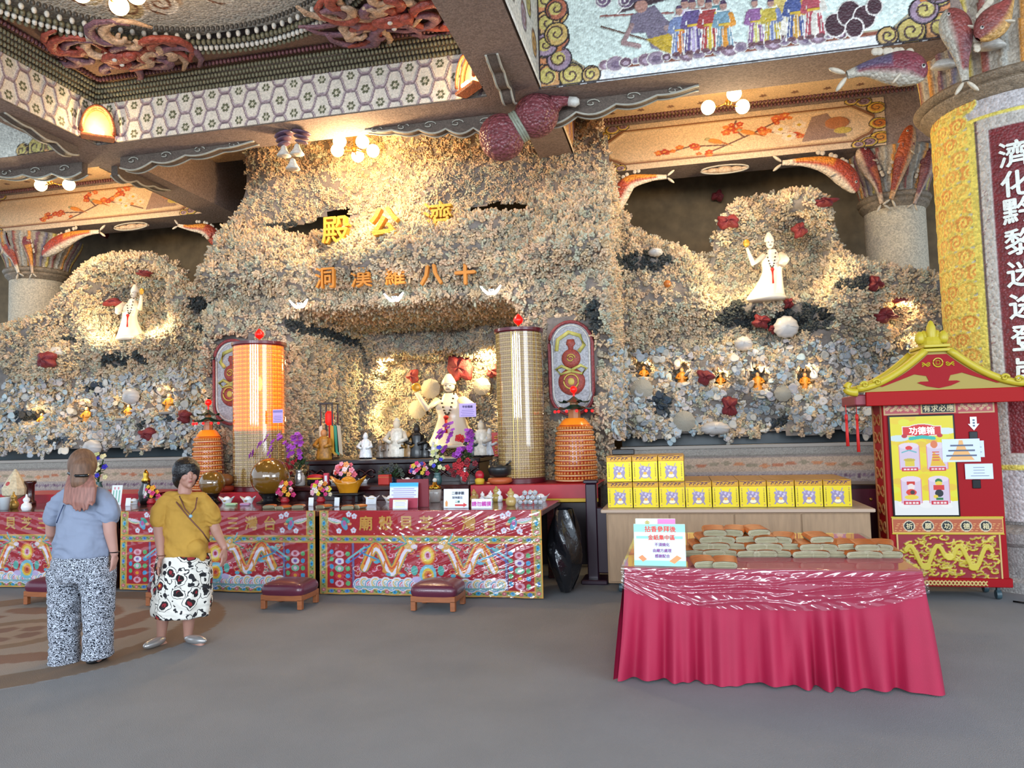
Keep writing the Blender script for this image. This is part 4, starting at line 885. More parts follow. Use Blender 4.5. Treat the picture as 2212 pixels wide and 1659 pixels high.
# larger white porcelain statues
WP = mat('white_porcelain', 'e6dccb', rough=.3, coat=.3); BD = mat('dark_beads', '2a211d', rough=.4); RT_ = mat('red_tassel', 'c8201c', rough=.6); GD = mat('gilding', 'c9962e', rough=.35, metal=.3)
def monk(px, foot, head, Y, label, lean, flip, arm_up, nm='porcelain_statue'):
    b = at(*foot, Y=Y); hd = at(*head, Y=Y); H = hd[2]-b[2]; t = thing(nm, label, 'statue', tuple(b)); dx = hd[0]-b[0]; w = H*.2
    c = lambda s: dx*s
    mb = MB()
    def fn(a, s):
        th = a*2*math.pi; r = w*(1.25-.9*s+.35*math.exp(-((s-.75)/.14)**2)+.3*(1-s)**4); f = 1+.05*math.sin(9*th)*(1-s)
        return (c(s*.9)+lean*H*.12*math.sin(s*2.6)+r*f*math.cos(th), r*.62*f*math.sin(th), s*H*.8)
    mb.grid(fn, 36, 18).build('robe', WP, t, smooth=True)
    hx, hz = dx, H*.9; MB().sphere((hx, -.02, hz), H*.075, 16, 12, (.9, .95, 1.2)).sphere((hx+flip*-.0, -.02-H*.07, hz-.01), H*.018, 8, 6).build('head', WP, t, smooth=True)
    f_ = MB()
    for s in (-1, 1): f_.sphere((hx+s*H*.028, -.02-H*.066, hz+H*.015), H*.009, 6, 4, (1.8, .5, .7))
    f_.tube([(hx-H*.022, -.02-H*.072, hz-H*.04), (hx, -.02-H*.078, hz-H*.044), (hx+H*.022, -.02-H*.072, hz-H*.04)], H*.005, 5); f_.build('face_detail', BD, t)
    MB().lathe([(H*.085, hz+H*.03), (H*.09, hz+H*.06), (H*.07, hz+H*.12), (H*.03, hz+H*.2), (.0, hz+H*.21)], (hx+flip*H*.01, 0, 0), 14).build('hat', WP, t, smooth=True)
    for s in (-1, 1):
        up_ = arm_up if s == flip else 0
        P = [(c(.7)+lean*H*.1+s*w*.7, -.02, H*.7), (c(.6)+s*w*1.3, -w*.6, H*(.58 if not up_ else .56)), (c(.6)+s*w*(1.8 if up_ else 1.0), -w*1.0, H*(.82 if up_ else .5))]
        MB().tube(P, [w*.3, w*.38 if not up_ else w*.25, w*.3 if not up_ else w*.13], 10).build('arm', WP, t, smooth=True)
    if arm_up: MB().sphere((c(.6)+flip*w*1.8, -w*1.0, H*.9), w*.28, 12, 8, (1, .3, 1.2)).build('palm_fan', GD, t, smooth=True)
    B = MB(); pts = [(hx-w*.42+w*.84*q, -w*.66-.02*math.sin(q*3.14), H*.78-math.sin(q*math.pi)*H*.32) for q in np.linspace(0, 1, 15)]
    for p in pts: B.sphere(p, H*.014, 6, 5)
    B.build('bead_necklace', BD, t, smooth=True)
    MB().sphere((hx, -w*1.0, H*.42), H*.032, 8, 6).tube([(hx, -w*1.0, H*.4), (hx, -w*1.05, H*.3), (hx, -w*1.05, H*.18)], [H*.02, H*.014, H*.018], 8).build('red_tassel', RT_, t, smooth=True)
    MB().lathe([(w*1.5, -.06), (w*1.7, -.03), (w*1.5, .01)], n=18, sy=.7).build('base', WP, t, smooth=True)
    return t
monk(0, (1655, 640), (1662, 515), 10.55, 'white porcelain monk with pointed hat and sleeves thrown back, in the right upper niche', .6, -1, 1)
monk(0, (283, 728), (291, 625), 10.55, 'white porcelain monk holding up a fan, in the left upper niche', -.6, 1, 1)
q_ = monk(0, (978, 960), (972, 822), 12.1, 'large white seated monk statue with beads in the golden niche', 0, -1, 1); q_.scale = (1.35, 1.1, 1)
for px, py, e in ((1590, 610, 20), (1770, 560, 9), (205, 700, 14), (330, 700, 10)):
    light('POINT', 'statue_lamp', tuple(at(px, py, Y=10.25)), e, (1, .78, .42), .03)
light('POINT', 'golden_niche_lamp', tuple(at(835, 775, Y=11.95)), 105, (1, .68, .26), .04); light('POINT', 'golden_niche_lamp', tuple(at(1050, 770, Y=11.95)), 105, (1, .68, .28), .04)
light('POINT', 'golden_niche_lamp', tuple(at(935, 770, Y=12.0)), 60, (1, .68, .28), .04); light('POINT', 'golden_niche_lamp', tuple(at(835, 900, Y=11.8)), 16, (1, .72, .3), .04)
# gourd plaques on the pillars
PB = mat('plaque_shells', 'a9a8ac', rough=.6, cells=60, cellbump=.3)
for px, py, lab, mir in ((1234, 795, 'tall rounded plaque with a red double gourd tied with ribbons, right of the cave', 1), (500, 825, 'tall rounded plaque with red gourd, half hidden by the glowing left tower', -1)):
    x, z = pxz(px, py, 9.3); t = thing('gourd_plaque', lab, 'plaque', (x, 9.36, z), 0, 'rounded gourd plaques on the pillars'); hw, hh = .27, .58
    O = [(hw*math.cos(a), hh-hw+hw*math.sin(a)) for a in np.linspace(0, math.pi, 15)]+[(hw*math.cos(a), -hh+hw+hw*math.sin(a)) for a in np.linspace(math.pi, 2*math.pi, 15)]
    MB().prism(O, -.05, .08).build('plate', PB, t)
    MB().tube([(p[0], -.06, p[1]) for p in O], .022, 6, closed=True).build('rim', mat('plaque_rim', '8a3a3c', rough=.5, cells=60, cellbump=.4), t, smooth=True)
    MB().tube([(p[0]*.86, -.055, p[1]*.93) for p in O], .012, 6, closed=True).build('inner_rim', G3, t, smooth=True)
    gm = mat('gourd_red', '9c4438', rough=.5, cells=70, cellbump=.4)
    MB().sphere((0, -.05, -.17), .17, 20, 12, (1, .35, 1)).sphere((0, -.05, .12), .12, 20, 12, (1, .35, 1)).lathe([(.03, .2), (.035, .27), (.06, .3), (.045, .36)], (0, -.05, 0), 10, sy=.5).build('gourd', gm, t, smooth=True)
    MB().tube([(.09*math.cos(a), -.115, -.17+.09*math.sin(a)) for a in np.linspace(0, 6.283, 25)[:-1]], .01, 5, closed=True).sphere((0, -.1, -.17), .05, 8, 6, (1, .3, 1)).tube([(.055*(1-q*.7)*math.cos(q*9), -.1, .12+.055*(1-q*.7)*math.sin(q*9)) for q in np.linspace(0, 1, 18)], .008, 5).build('coin_emblem', mat('emblem_yellow', 'c9b24c', rough=.5), t, smooth=True)
    rb = MB(); rb.tube([(mir*-.18, -.06, .22), (mir*-.16, -.06, .36), (mir*-.02, -.06, .45), (mir*.12, -.06, .4), (mir*.17, -.06, .28), (mir*.1, -.06, .2)], .022, 6, flat=1.2)
    for s in (-1, 1): rb.tube([(0, -.09, -.03), (s*.12, -.07, .03), (s*.19, -.06, -.01), (s*.13, -.07, -.08), (0, -.09, -.04)], .02, 6)
    rb.build('ribbon', mat('ribbon_yellow', 'c4bb62', rough=.5, noise=.3, nscale=12), t, smooth=True)

# ================================================================ altar tables with embroidered frontals
DW = mat('dark_rosewood', '3a1416', rough=.25, noise=.3, nscale=6, coat=.3, stretch=(1, 1, 4)); DW2 = mat('black_rosewood', '1d0c12', rough=.3, coat=.3)
WOOD_TOP = mat('glossy_brown_top', '6a4038', rough=.12, coat=.5)
GOLDT = mat('gold_thread', 'c9923a', rough=.45, bump=.3, bscale=200)
def brocade(w, h):
    cv = Canvas(w, h, .0055, 'ab1326'); rr = random.Random(4); b = .07
    def band(x0, y0, x1, y1, horiz):
        cv.rect(x0, y0, x1, y1, 'e09a3c'); i = .010; cv.rect(x0+i, y0+i, x1-i, y1-i, 'a8a05c'); L = (x1-x0) if horiz else (y1-y0); n = max(2, int(L/.085))
        for k in range(n):
            c = (k+.5)/n*L; X, Y = (x0+c, (y0+y1)/2) if horiz else ((x0+x1)/2, y0+c)
            if k % 2: cv.ell(X, Y, .026 if horiz else .018, .018 if horiz else .026, '2aa6cc' if rr.random() > .3 else '4f86c8'); cv.ell(X, Y, .009, .009, '1c5c9a')
            else: cv.ell(X, Y, .024, .018, 'c25a6a'); cv.ell(X, Y, .01, .008, 'e8a8a0')
            for s in (-1, 1): cv.ell(X+(s*.035 if horiz else s*.008), Y+(s*.006 if horiz else s*.035), .012, .007, '4f7a3c')
    band(0, h-.335, w, h-.255, True); band(0, 0, w, .065, True)
    band(0, h-.26, .1, h, False); band(w-.1, h-.26, w, h, False); band(0, 0, .085, h-.33, False); band(w-.085, 0, w, h-.33, False)
    y1 = h-.335
    for X in (.36, w-.375): cv.rect(X, .065, X+.022, y1, '6d6a9c'); cv.rect(X-.008, .065, X, y1, '8a1030'); cv.rect(X+.022, .065, X+.03, y1, '8a1030')
    # phoenixes at both ends of the top band
    for s, X in ((1, .28), (-1, w-.28)):
        Y = h-.13
        for k in range(5): P = [(X-s*(.02+t*.16), Y+.01+t*(.07-.035*k)+.03*t*t*(k-1)) for t in np.linspace(0, 1, 9)]; cv.line(P, .012, ('dfe2ea', 'e8b9c6', 'd9dde8', '7fc0a8', 'e6cda0')[k])
        cv.ell(X+s*.02, Y+.03, .05, .022, '2f9a86', rot=s*-.6); cv.ell(X, Y-.02, .03, .055, '5aa0c0', rot=s*.5); cv.ell(X+s*.06, Y-.01, .022, .014, 'e0a870'); cv.ell(X-s*.0, Y, .018, .03, 'c060a0')
        for dx, dy in ((-.06, -.08), (.1, -.075), (.11, .07), (.05, .09)): cv.flower(X+s*dx, Y+dy, .03, 'e0e2ee', 'e08aa0')
    # side columns: vases and blossoms
    for X in (.225, w-.23):
        for k, y in enumerate(np.arange(.11, y1-.04, .075)):
            cv.ell(X, y, .05, .034, ('e6a8b8', 'c8384a', '7ac09a', 'e8e0e8')[k % 4]); cv.ell(X, y, .022, .018, ('c03a50', 'e8a030', 'e6d0dc', '8a60b0')[k % 4])
            cv.ell(X-.09, y+.02, .024, .024, ('3f9ccc', '5ab06a')[k % 2]); cv.ell(X+.09, y, .024, .024, ('5ab06a', '3f9ccc')[k % 2])
    # central field: coloured waves, clouds, two dragons, flaming pearl
    xm = w/2; x0, x1 = .40, w-.39
    for _ in range(230):
        X, Y = rr.uniform(x0, x1), rr.uniform(.2, y1-.02); c = rr.choice(['e08a9a', 'd9607a', 'e6b0c4', 'c42a38', 'd98a50', '7ab8a8', 'e4c0b0']); a = rr.uniform(0, 6.28); r = rr.uniform(.012, .024)
        cv.line([(X+r*1.6*math.cos(a+t), Y+r*math.sin(a+t)) for t in np.linspace(0, 3.4, 7)], .009, c)
    for k in range(26):
        X = x0+(x1-x0)*(k+.5)/26
        for j, c in enumerate(('e8e8ee', '4aa0c8', 'e6c23c', 'd9506a', '8ac8b0', 'c9a0c8')): cv.ell(X, .1+.02*(k % 2), .062-.0095*j, .062-.0095*j, c if (k+j) % 2 else 'e9dfe6')
    cv.rect(x0, .062, x1, .085, '7fb0b0')
    for s in (-1, 1):
        P = [(xm+s*(.19+.8*t*.62), .37+.11*math.sin(t*11+(.6 if s > 0 else .6))-.04*t) for t in np.linspace(0, 1, 60)]
        P = [(x, .36+.125*math.sin((abs(x-xm)-.12)*18)) for x, y in P]
        cv.line(P, .105, '3f8a70'); cv.line(P, .09, 'e8a23a')
        for k in range(0, 59, 2): cv.line([P[k], ((P[k][0]+P[k+1][0])/2, P[k][1]+.045)], .006, 'd9602c')
        cv.line([(x, y-.026) for x, y in P], .034, 'e8e4f0'); cv.line([(x, y+.034) for x, y in P], .016, 'd9502a')
        hx, hy = P[0]; cv.ell(hx, hy+.03, .062, .05, 'e0b060'); cv.ell(hx-s*.05, hy+.01, .035, .022, 'e8d8e0'); cv.ell(hx-s*.01, hy+.05, .014, .012, 'f0f0f0'); cv.ell(hx-s*.01, hy+.05, .006, .006, '1a1a1a')
        for k in range(5): cv.line([(hx+s*.03, hy+.04), (hx+s*(.08+.02*k), hy+.14-.04*k)], .012, ('4ab0b8', 'e6c040', '5a9ad0', 'd96a80', '3f9a70')[k])
        for k in (14, 32, 48): cv.line([P[k], (P[k][0]+s*.02, P[k][1]-.1), (P[k][0]-s*.04, P[k][1]-.12)], .02, 'd9903a'); cv.ell(P[k][0]-s*.04, P[k][1]-.13, .028, .016, '59b0c8')
        cv.line([(x, y) for x, y in [(xm+s*(.62+.1*math.sin(t*3)), y1-.03-.1*t) for t in np.linspace(0, 1.6, 9)]], .016, '3f9cc0')
        cv.line([(xm+s*(.68+.18*t), y1-.04-.12*t) for t in np.linspace(0, 1, 7)], .02, '7ac0c8'); cv.line([(xm+s*(.66+.18*t), y1-.07-.12*t) for t in np.linspace(0, 1, 7)], .012, '4a70b8')
    for r, c in ((.1, 'd9602c'), (.082, 'e9b030'), (.062, 'f0d860'), (.04, 'e8b0c8'), (.022, 'b02a50')): cv.ell(xm, y1-.12, r*.85, r*1.05, c)
    for r, c in ((.09, '7ac0d0'), (.06, 'e6c030'), (.04, 'e07a30'), (.018, 'b03030')): cv.ell(xm, .2, r, r*1.2, c)
    for s in (-1, 1): cv.ell(xm+s*.12, .16, .05, .03, 'c8b8e0'); cv.ell(xm+s*.14, .25, .035, .05, '5ab0a0')
    return cv
FH, FY = .855, 7.39; x_s = (-8.6, -6.17, -3.76, -1.405)
fr0 = None
wp = 2.36
cvb = brocade(wp, FH)
def drape_y(u, v): return .012*np.sin(u*9)*(1-v/FH)+.006*np.sin(u*23+2)*(1-v/FH)
for i in range(3):
    xa = x_s[i]+.03; where = ('at the far left, partly behind the long-haired woman', 'in the middle, behind the woman in yellow', 'at the right, with glossy plastic over it')[i]
    t = thing('altar_table', f'long dark altar table with shiny brown top, {("left", "middle", "right")[i]} of three in a row', 'table', (xa, FY+.02, 0), 0, 'altar tables in the front row')
    MB().bbox(0, wp, 0, 1.15, .80, .86, .008).build('tabletop', WOOD_TOP, t)
    for lx in (.06, wp-.14):
        for ly in (.05, 1.02): MB().bbox(lx, lx+.08, ly, ly+.08, 0, .8, .006).build('leg', DW, t)
    MB().bbox(.06, wp-.06, .06, .09, .66, .8, .004).build('apron', DW, t)
    if fr0 is None:
        fr = cvb.mesh('cloth', PAINT, lambda u, v, h: (u, -.045-h-drape_y(u, v), .015+v)); root = thing('altar_frontal', '', 'altar cloth', (xa, FY, 0))
        fr.parent = root
        g = MB(); n = 7
        for k, ch in enumerate('廟殼貝芝三灣台'): add_text(g, ch, .52+k*(wp-1.04)/6, -.052, FH-.115, .155, .004, .004)
        g.build('gold_characters', GOLDT, root)
    else: root = dup(fr0, (xa, FY, 0))
    if fr0 is None: fr0 = root
    tag(root, f'red embroidered altar frontal with gold dragons, {where}', 'altar cloth', 'embroidered altar frontals')
# clear plastic sheet over the right frontal and along the top edge of the others
CLR = bpy.data.materials.new('clear_plastic'); CLR.use_nodes = True; nt = CLR.node_tree; nt.nodes.clear()
o_ = nt.nodes.new('ShaderNodeOutputMaterial'); mx = nt.nodes.new('ShaderNodeMixShader'); tr = nt.nodes.new('ShaderNodeBsdfTransparent'); gl = nt.nodes.new('ShaderNodeBsdfGlossy'); fz = nt.nodes.new('ShaderNodeFresnel')
fz.inputs['IOR'].default_value = 1.75; gl.inputs['Roughness'].default_value = .04; tr.inputs[0].default_value = (.97, .96, .97, 1)
mn = nt.nodes.new('ShaderNodeMath'); mn.operation = 'MINIMUM'; mn.inputs[1].default_value = .26; nt.links.new(fz.outputs[0], mn.inputs[0]); nt.links.new(mn.outputs[0], mx.inputs[0]); nt.links.new(tr.outputs[0], mx.inputs[1]); nt.links.new(gl.outputs[0], mx.inputs[2]); nt.links.new(mx.outputs[0], o_.inputs[0])
def plastic(name, label, x0, x1, y, zt, zb, seed, amp=.012, back=.5, slope=0, fan=(.1, .9), nx=420, nz=60, hem=None, tilt=.02):
    t0 = at_origin = (x0, y, 0); U, V = np.meshgrid(np.linspace(0, 1, nx), np.linspace(0, 1, nz)); X = x0+(x1-x0)*U
    r_ = np.random.default_rng(seed); wv = np.zeros(U.shape)
    D = (1-0)*V*(zt-zb)
    for k in range(7):
        if hem is None: ph = r_.uniform(34, 80)*(D+(X-x0)*slope*r_.uniform(.8, 1.2)+.02*np.sin(X*5+k))+k*2
        else: ph = r_.uniform(10, 26)*(V*(.8+.2*np.sin(X*4+k))+.03*np.sin(X*7+k*2))*(1+1.2*np.abs(2*U-1)**4)+k*2
        m_ = np.exp(-((U-r_.uniform(fan[0], fan[1]))/r_.uniform(.12, .3))**2-((V-r_.uniform(.1, .9))/r_.uniform(.25, .7))**2)
        wv += np.maximum(0, np.sin(ph))**3*r_.uniform(.4, 1)*m_
    wv += .12*np.sin(X*61+9*np.sin(D*13))*np.sin(D*47)
    zb_ = zb if hem is None else zb+hem*np.abs(2*U-1)**3
    Z = zt-V*(zt-zb_); Yy = y-.012-amp*wv*np.minimum(1, V*6)-tilt*V
    co = np.stack([X-x0, Yy-y, Z], -1); top = np.stack([X[0]-x0, np.full(nx, back), np.full(nx, zt+.004)], -1)[None]; mid_ = top.copy(); mid_[..., 1] = .03; co = np.concatenate([top, mid_, co[:1]+np.array([0, .022, .004]), co[:1]+np.array([0, .008, .002]), co]); nz2 = nz+4
    i = np.arange(nx*nz2).reshape(nz2, nx); q = np.stack([i[:-1, :-1], i[1:, :-1], i[1:, 1:], i[:-1, 1:]], -1).reshape(-1, 4)
    o = np_mesh(name, co.reshape(-1, 3), q, CLR, smooth=True); o.location = (x0, y, 0); return tag(o, label, 'plastic sheet', 'clear plastic sheets over cloths')
plastic('plastic_sheet', 'clear crinkled plastic sheet hanging over the right altar frontal', -3.7, -1.38, FY-.055, .868, .03, 3, .0085, .9, .45, (.5, .95), 520, 120, tilt=.05)
plastic('plastic_sheet', 'clear plastic sheet over the middle altar frontal', -6.1, -3.78, FY-.055, .868, .03, 8, .009, .9, .3)
plastic('plastic_sheet', 'clear plastic sheet over the left altar frontal', -8.55, -6.2, FY-.055, .868, .03, 5, .008, .9, -.3)
# dark altar behind, two tiers, and side tables with red cloths
t = thing('altar_cabinet', 'black carved altar table on two tiers in front of the cave', 'altar', (-3.64, 9.0, 0))
MB().bbox(-1.19, 1.19, .1, .75, 1.28, 1.34, .01).bbox(-1.16, 1.16, .16, .7, .1, 1.28, .01).build('upper_table', DW2, t)
MB().bbox(-1.19, 1.19, -.42, .1, .98, 1.04, .01).bbox(-1.17, 1.17, -.36, .1, .0, .98, .01).build('lower_table', DW, t)
rel = MB()
for k in range(7):
    x = -1.05+k*.35; rel.tube([(x+.12*math.cos(a), .13, 1.16+.05*math.sin(2*a)) for a in np.linspace(0, 6, 16)], .012, 5)
rel.build('carving', DW, t, smooth=True)
REDC = mat('red_satin', 'b01428', rough=.4, noise=.15, nscale=5); YEL = mat('yellow_fringe', 'd0a62a', rough=.6)
for x0, x1, lab, g in ((-2.42, -.95, 'side table with glossy red cloth under the right glass tower and pagoda lamp', 0), (-6.55, -4.85, 'side table with red cloth under the glowing left tower', 1), (-9.2, -6.75, 'side table with red cloth at the far left behind the offerings', 2)):
    t = thing('side_table', lab, 'table', ((x0+x1)/2, 8.95, 0), 0, 'red-covered side tables'); w2 = (x1-x0)/2; zt = 1.02 if g == 0 else .96
    MB().bbox(-w2, w2, -.36, .42, zt-.05, zt, .01).build('tabletop', DW, t)
    for sx in (-1, 1):
        for sy in (-1, 1): MB().bbox(sx*(w2-.07)-.04, sx*(w2-.07)+.04, sy*.3-.04, sy*.3+.04, 0, zt-.05, .006).build('leg', DW, t)
    MB().bbox(-w2+.1, w2-.1, -.31, -.28, .12, zt-.2, .006).build('front_panel', DW2, t)
    MB().bbox(-w2-.01, w2+.01, -.37, .43, zt, zt+.012, .004).bbox(-w2-.01, w2+.01, -.38, -.367, zt-.15, zt+.01, .003).build('cloth', REDC, t)
    MB().bbox(-w2-.01, w2+.01, -.381, -.368, zt-.19, zt-.15, .003).build('fringe', YEL, t)
# glass towers of little lamps
TWG = mat('tower_glass_lit', 'e8a030', rough=.25, emit=(1, .42, .06), es=1.1, coat=.5); TWD = mat('tower_glass_plain', 'd0b070', rough=.22, coat=.6); TRM = mat('maroon_lacquer', '5c1420', rough=.3, coat=.3)
FLM = mat('red_flame_bulb', 'e01a10', rough=.3, emit=(1, .03, .02), es=1.1)
def lamp_tower(px0, px1, ptop, pbot, Y, lit, label):
    a = at(px0, pbot, Y=Y); b = at(px1, pbot, Y=Y); top = at((px0+px1)/2, ptop, Y=Y)[2]; r = (b[0]-a[0])/2*.98; zb = 1.035 if lit == 0 else .975; H = top-zb
    t = thing('lamp_tower', label, 'light tower', ((a[0]+b[0])/2, Y, zb), 0, 'cylindrical towers of little lamps')
    MB().lathe([(r*1.0, 0), (r*1.0, .05), (r*.95, .06)], n=40).build('base', TRM, t, smooth=True, ang=40)
    MB().lathe([(r*1.0, H-.05), (r*1.05, H-.035), (r*1.05, H), (r*.5, H+.015), (.02, H+.03)], n=40).build('lid', TRM, t, smooth=True, ang=40)
    n = 33
    rows_l, rows_d = MB(), MB(); cells_l, cells_d = MB(), MB(); rh = (H-.11)/n
    for k in range(n):
        z = .06+k*rh; mb = rows_l if (lit and k > n*.37) else rows_d
        mb.lathe([(r*.93, z), (r*.985, z+rh*.1), (r*.985, z+rh*.16), (r*.93, z+rh*.3)], n=40, cap=False)
        cb = cells_l if (lit and k > n*.37) else cells_d
        for q in range(40):
            a_ = math.pi+math.pi*(q+.5)/40; cb.sphere((r*.945*math.cos(a_), r*.945*math.sin(a_), z+rh*.62), rh*.36, 6, 4, (.75, .75, 1))
    MB().lathe([(r*.92, .05), (r*.92, .06+n*rh*.37)], n=40, cap=False).build('lower_core', mat('tower_core_plain', 'c09a4c', rough=.3, metal=.2) , t, smooth=True)
    MB().lathe([(r*.92, .06+n*rh*.37), (r*.92, H-.05)], n=40, cap=False).build('upper_core', mat('tower_core_lit', 'f0a020', rough=.3, emit=(1, .30, .02), es=.5) if lit else mat('tower_core_plain'), t, smooth=True)
    rows_d.build('shelf_ring', mat('tower_ring', 'd8b890', rough=.2, coat=.5), t, smooth=True); cells_d.build('lamp_cell', TWD, t, smooth=True)
    if lit: rows_l.build('lit_shelf_ring', mat('tower_ring_lit', 'e8b060', rough=.2, coat=.5, emit=(1, .45, .1), es=.2), t, smooth=True); cells_l.build('lit_lamp_cell', TWG, t, smooth=True)
    vb = MB()
    for q in range(26): a_ = math.pi+math.pi*(q+.5)/26; vb.tube([(r*.975*math.cos(a_), r*.975*math.sin(a_), .06), (r*.975*math.cos(a_), r*.975*math.sin(a_), H-.05)], .0028, 4)
    vb.build('upright_bars', mat('brass_strip', 'b8984a', rough=.25, metal=.8), t)
    MB().lathe([(r*1.02, .06), (r*1.02, H-.05)], n=64, cap=False).build('outer_glass', CLR, t, smooth=True)
    for x in (-.12*r, .06*r): MB().box(x, x+.006, -r*1.0, -r*.99, .06, H-.05).build('door_edge', mat('brass_strip', 'b8984a', rough=.25, metal=.8), t)
    MB().lathe([(.02, H+.02), (.03, H+.035), (.012, H+.05), (.012, H+.07)], n=10).build('finial_stem', BRASS, t, smooth=True)
    MB().lathe([(.02, H+.065), (.05, H+.09), (.062, H+.12), (.05, H+.15), (.025, H+.18), (.0, H+.2)], n=16).build('flame_bulb', FLM, t, smooth=True)
lamp_tower(511, 613, 742, 1035, 9.0, 1, 'tall cylinder of rows of glowing orange lamps with red flame bulb, left of the altar')
lamp_tower(1078, 1180, 712, 1035, 9.0, 0, 'tall glass cylinder of unlit amber lamps with red flame bulb, right of the altar')
light('POINT', 'tower_glow', tuple(at(562, 820, Y=8.4)), 3, (1, .6, .2), .1)
# pagoda lamps
GRN = mat('green_roof', '1f4030', rough=.4, coat=.3); RL1 = mat('tower_red', 'a01c14', rough=.3, coat=.5); OR1 = mat('tower_amber', 'd98a22', rough=.3, coat=.5, emit=(1, .45, .08), es=.25); BULB = mat('tiny_red_bulb', 'ff2010', emit=(1, .05, .08), es=2.5)
def pagoda(px, ptop, pbot, wpx, Y, zb, label, amber):
    c = at(px, pbot, Y=Y); H = at(px, ptop, Y=Y)[2]-zb; r = wpx/1631*9.6/2; t = thing('pagoda_lamp', label, 'pagoda lamp', (c[0], Y, zb), 0, 'round pagoda lamps'); hb = H*.66
    prof = [(r, 0), (r*1.0, hb*.3), (r*.9, hb*.7), (r*.8, hb*.88), (r*.55, hb*.97), (r*.42, hb)]
    MB().lathe(prof, n=32).build('core', RL1, t, smooth=True)
    n = 11; rg, cl, cp = MB(), MB(), MB()
    for k in range(n):
        z = hb*(.02+.078*k); rr_ = float(np.interp(z, [p[1] for p in prof], [p[0] for p in prof])); rg.lathe([(rr_, z), (rr_*1.05, z+.008), (rr_, z+.018)], n=32, cap=False)
        for q in range(18):
            a_ = math.pi+math.pi*(q+.5)/18; cl.sphere((rr_*math.cos(a_), rr_*math.sin(a_), z+hb*.045), hb*.026, 6, 4)
    rg.build('shelf_ring', mat('ring_amber', 'd9a878', rough=.2, coat=.5), t, smooth=True); cl.build('lamp_cell', mat('tower_red_cell', 'b03018' if not amber else 'c8742a', rough=.2, coat=.6), t, smooth=True)
    MB().lathe([(r*.82, hb*.87), (r*.58, hb*.97), (r*.45, hb*1.0)], n=32, cap=False).build('shoulder', OR1, t, smooth=True)
    MB().lathe([(r*.3, hb), (r*.3, hb+H*.09)], n=8).build('kiosk', mat('kiosk_gold', 'a86a3a', rough=.4), t)
    for j, (zz, rr_) in enumerate(((hb+H*.09, r*.95), (hb+H*.16, r*.7))):
        f = MB(); 
        def fn(a, b, rr_=rr_, zz=zz): th = a*2*math.pi; k_ = 1+.14*math.cos(6*th)*(1-b); return (rr_*(1-b)*k_*math.cos(th), rr_*(1-b)*k_*math.sin(th), zz+.09*b*b+.03*max(0, math.cos(6*th))*(1-b)**3)
        f.grid(fn, 48, 8).build('roof', GRN, t, smooth=True)
    MB().lathe([(r*.2, hb+H*.1), (r*.2, hb+H*.17)], n=6).build('upper_kiosk', mat('kiosk_gold'), t)
    for k in range(6):
        a_ = math.pi+math.pi*(k+.5)/6; MB().sphere((r*.95*math.cos(a_), r*.95*math.sin(a_), hb+H*.07), .017, 8, 6).build('red_bulb', BULB, t, smooth=True)
    MB().sphere((0, 0, H-.045), .042, 14, 10).lathe([(.01, hb+H*.2), (.012, H-.07)], n=6).build('top_bulb', FLM, t, smooth=True)
pagoda(1245, 833, 1035, 82, 8.95, 1.035, 'red and amber pagoda lamp with green roof on the right side table', 1)
pagoda(450, 862, 1055, 68, 8.95, .975, 'red pagoda lamp with green roof behind the woman in yellow', 0)

# ================================================================ offerings on the altar
def on(px, py, Z):
    p = at(px, py, Z=Z)
    if .8 < Z < .9 and p[1] > 8.3: p = at(px, py, Y=8.3)
    return (float(p[0]), float(p[1]), Z)
def lab_mat(n, c, **k): return mat(n, c, **k)
WCER = mat('white_ceramic', 'e9eaec', rough=.2, coat=.4); LEAF = mat('leaf_green', '2f4a2a', rough=.5, noise=.3, nscale=30); CARD = mat('white_card', 'e8ecf2', rough=.5)
PET = {}
def petal(c): return mat('petal_'+c, c, rough=.6, noise=.15, nscale=40)
_bl = {}
def blossom_mesh(c, kind):
    k = (c, kind)
    if k not in _bl:
        mb = MB()
        if kind == 'round': mb.sphere((0, 0, 0), 1, 10, 7); mb.tube([(.5*math.cos(a)*(1-a/14), .5*math.sin(a)*(1-a/14), .8+a*.02) for a in np.linspace(0, 11, 20)], .14, 5)
        else:
            for q in range(5): a = q*1.2566; mb.sphere((.62*math.cos(a), .62*math.sin(a), 0), .5, 7, 5, (1, 1, .35))
            mb.sphere((0, 0, .1), .32, 7, 5)
        o = mb.build('blossom', petal(c), None, smooth=True); _bl[k] = o.data; bpy.data.objects.remove(o)
    return _bl[k]
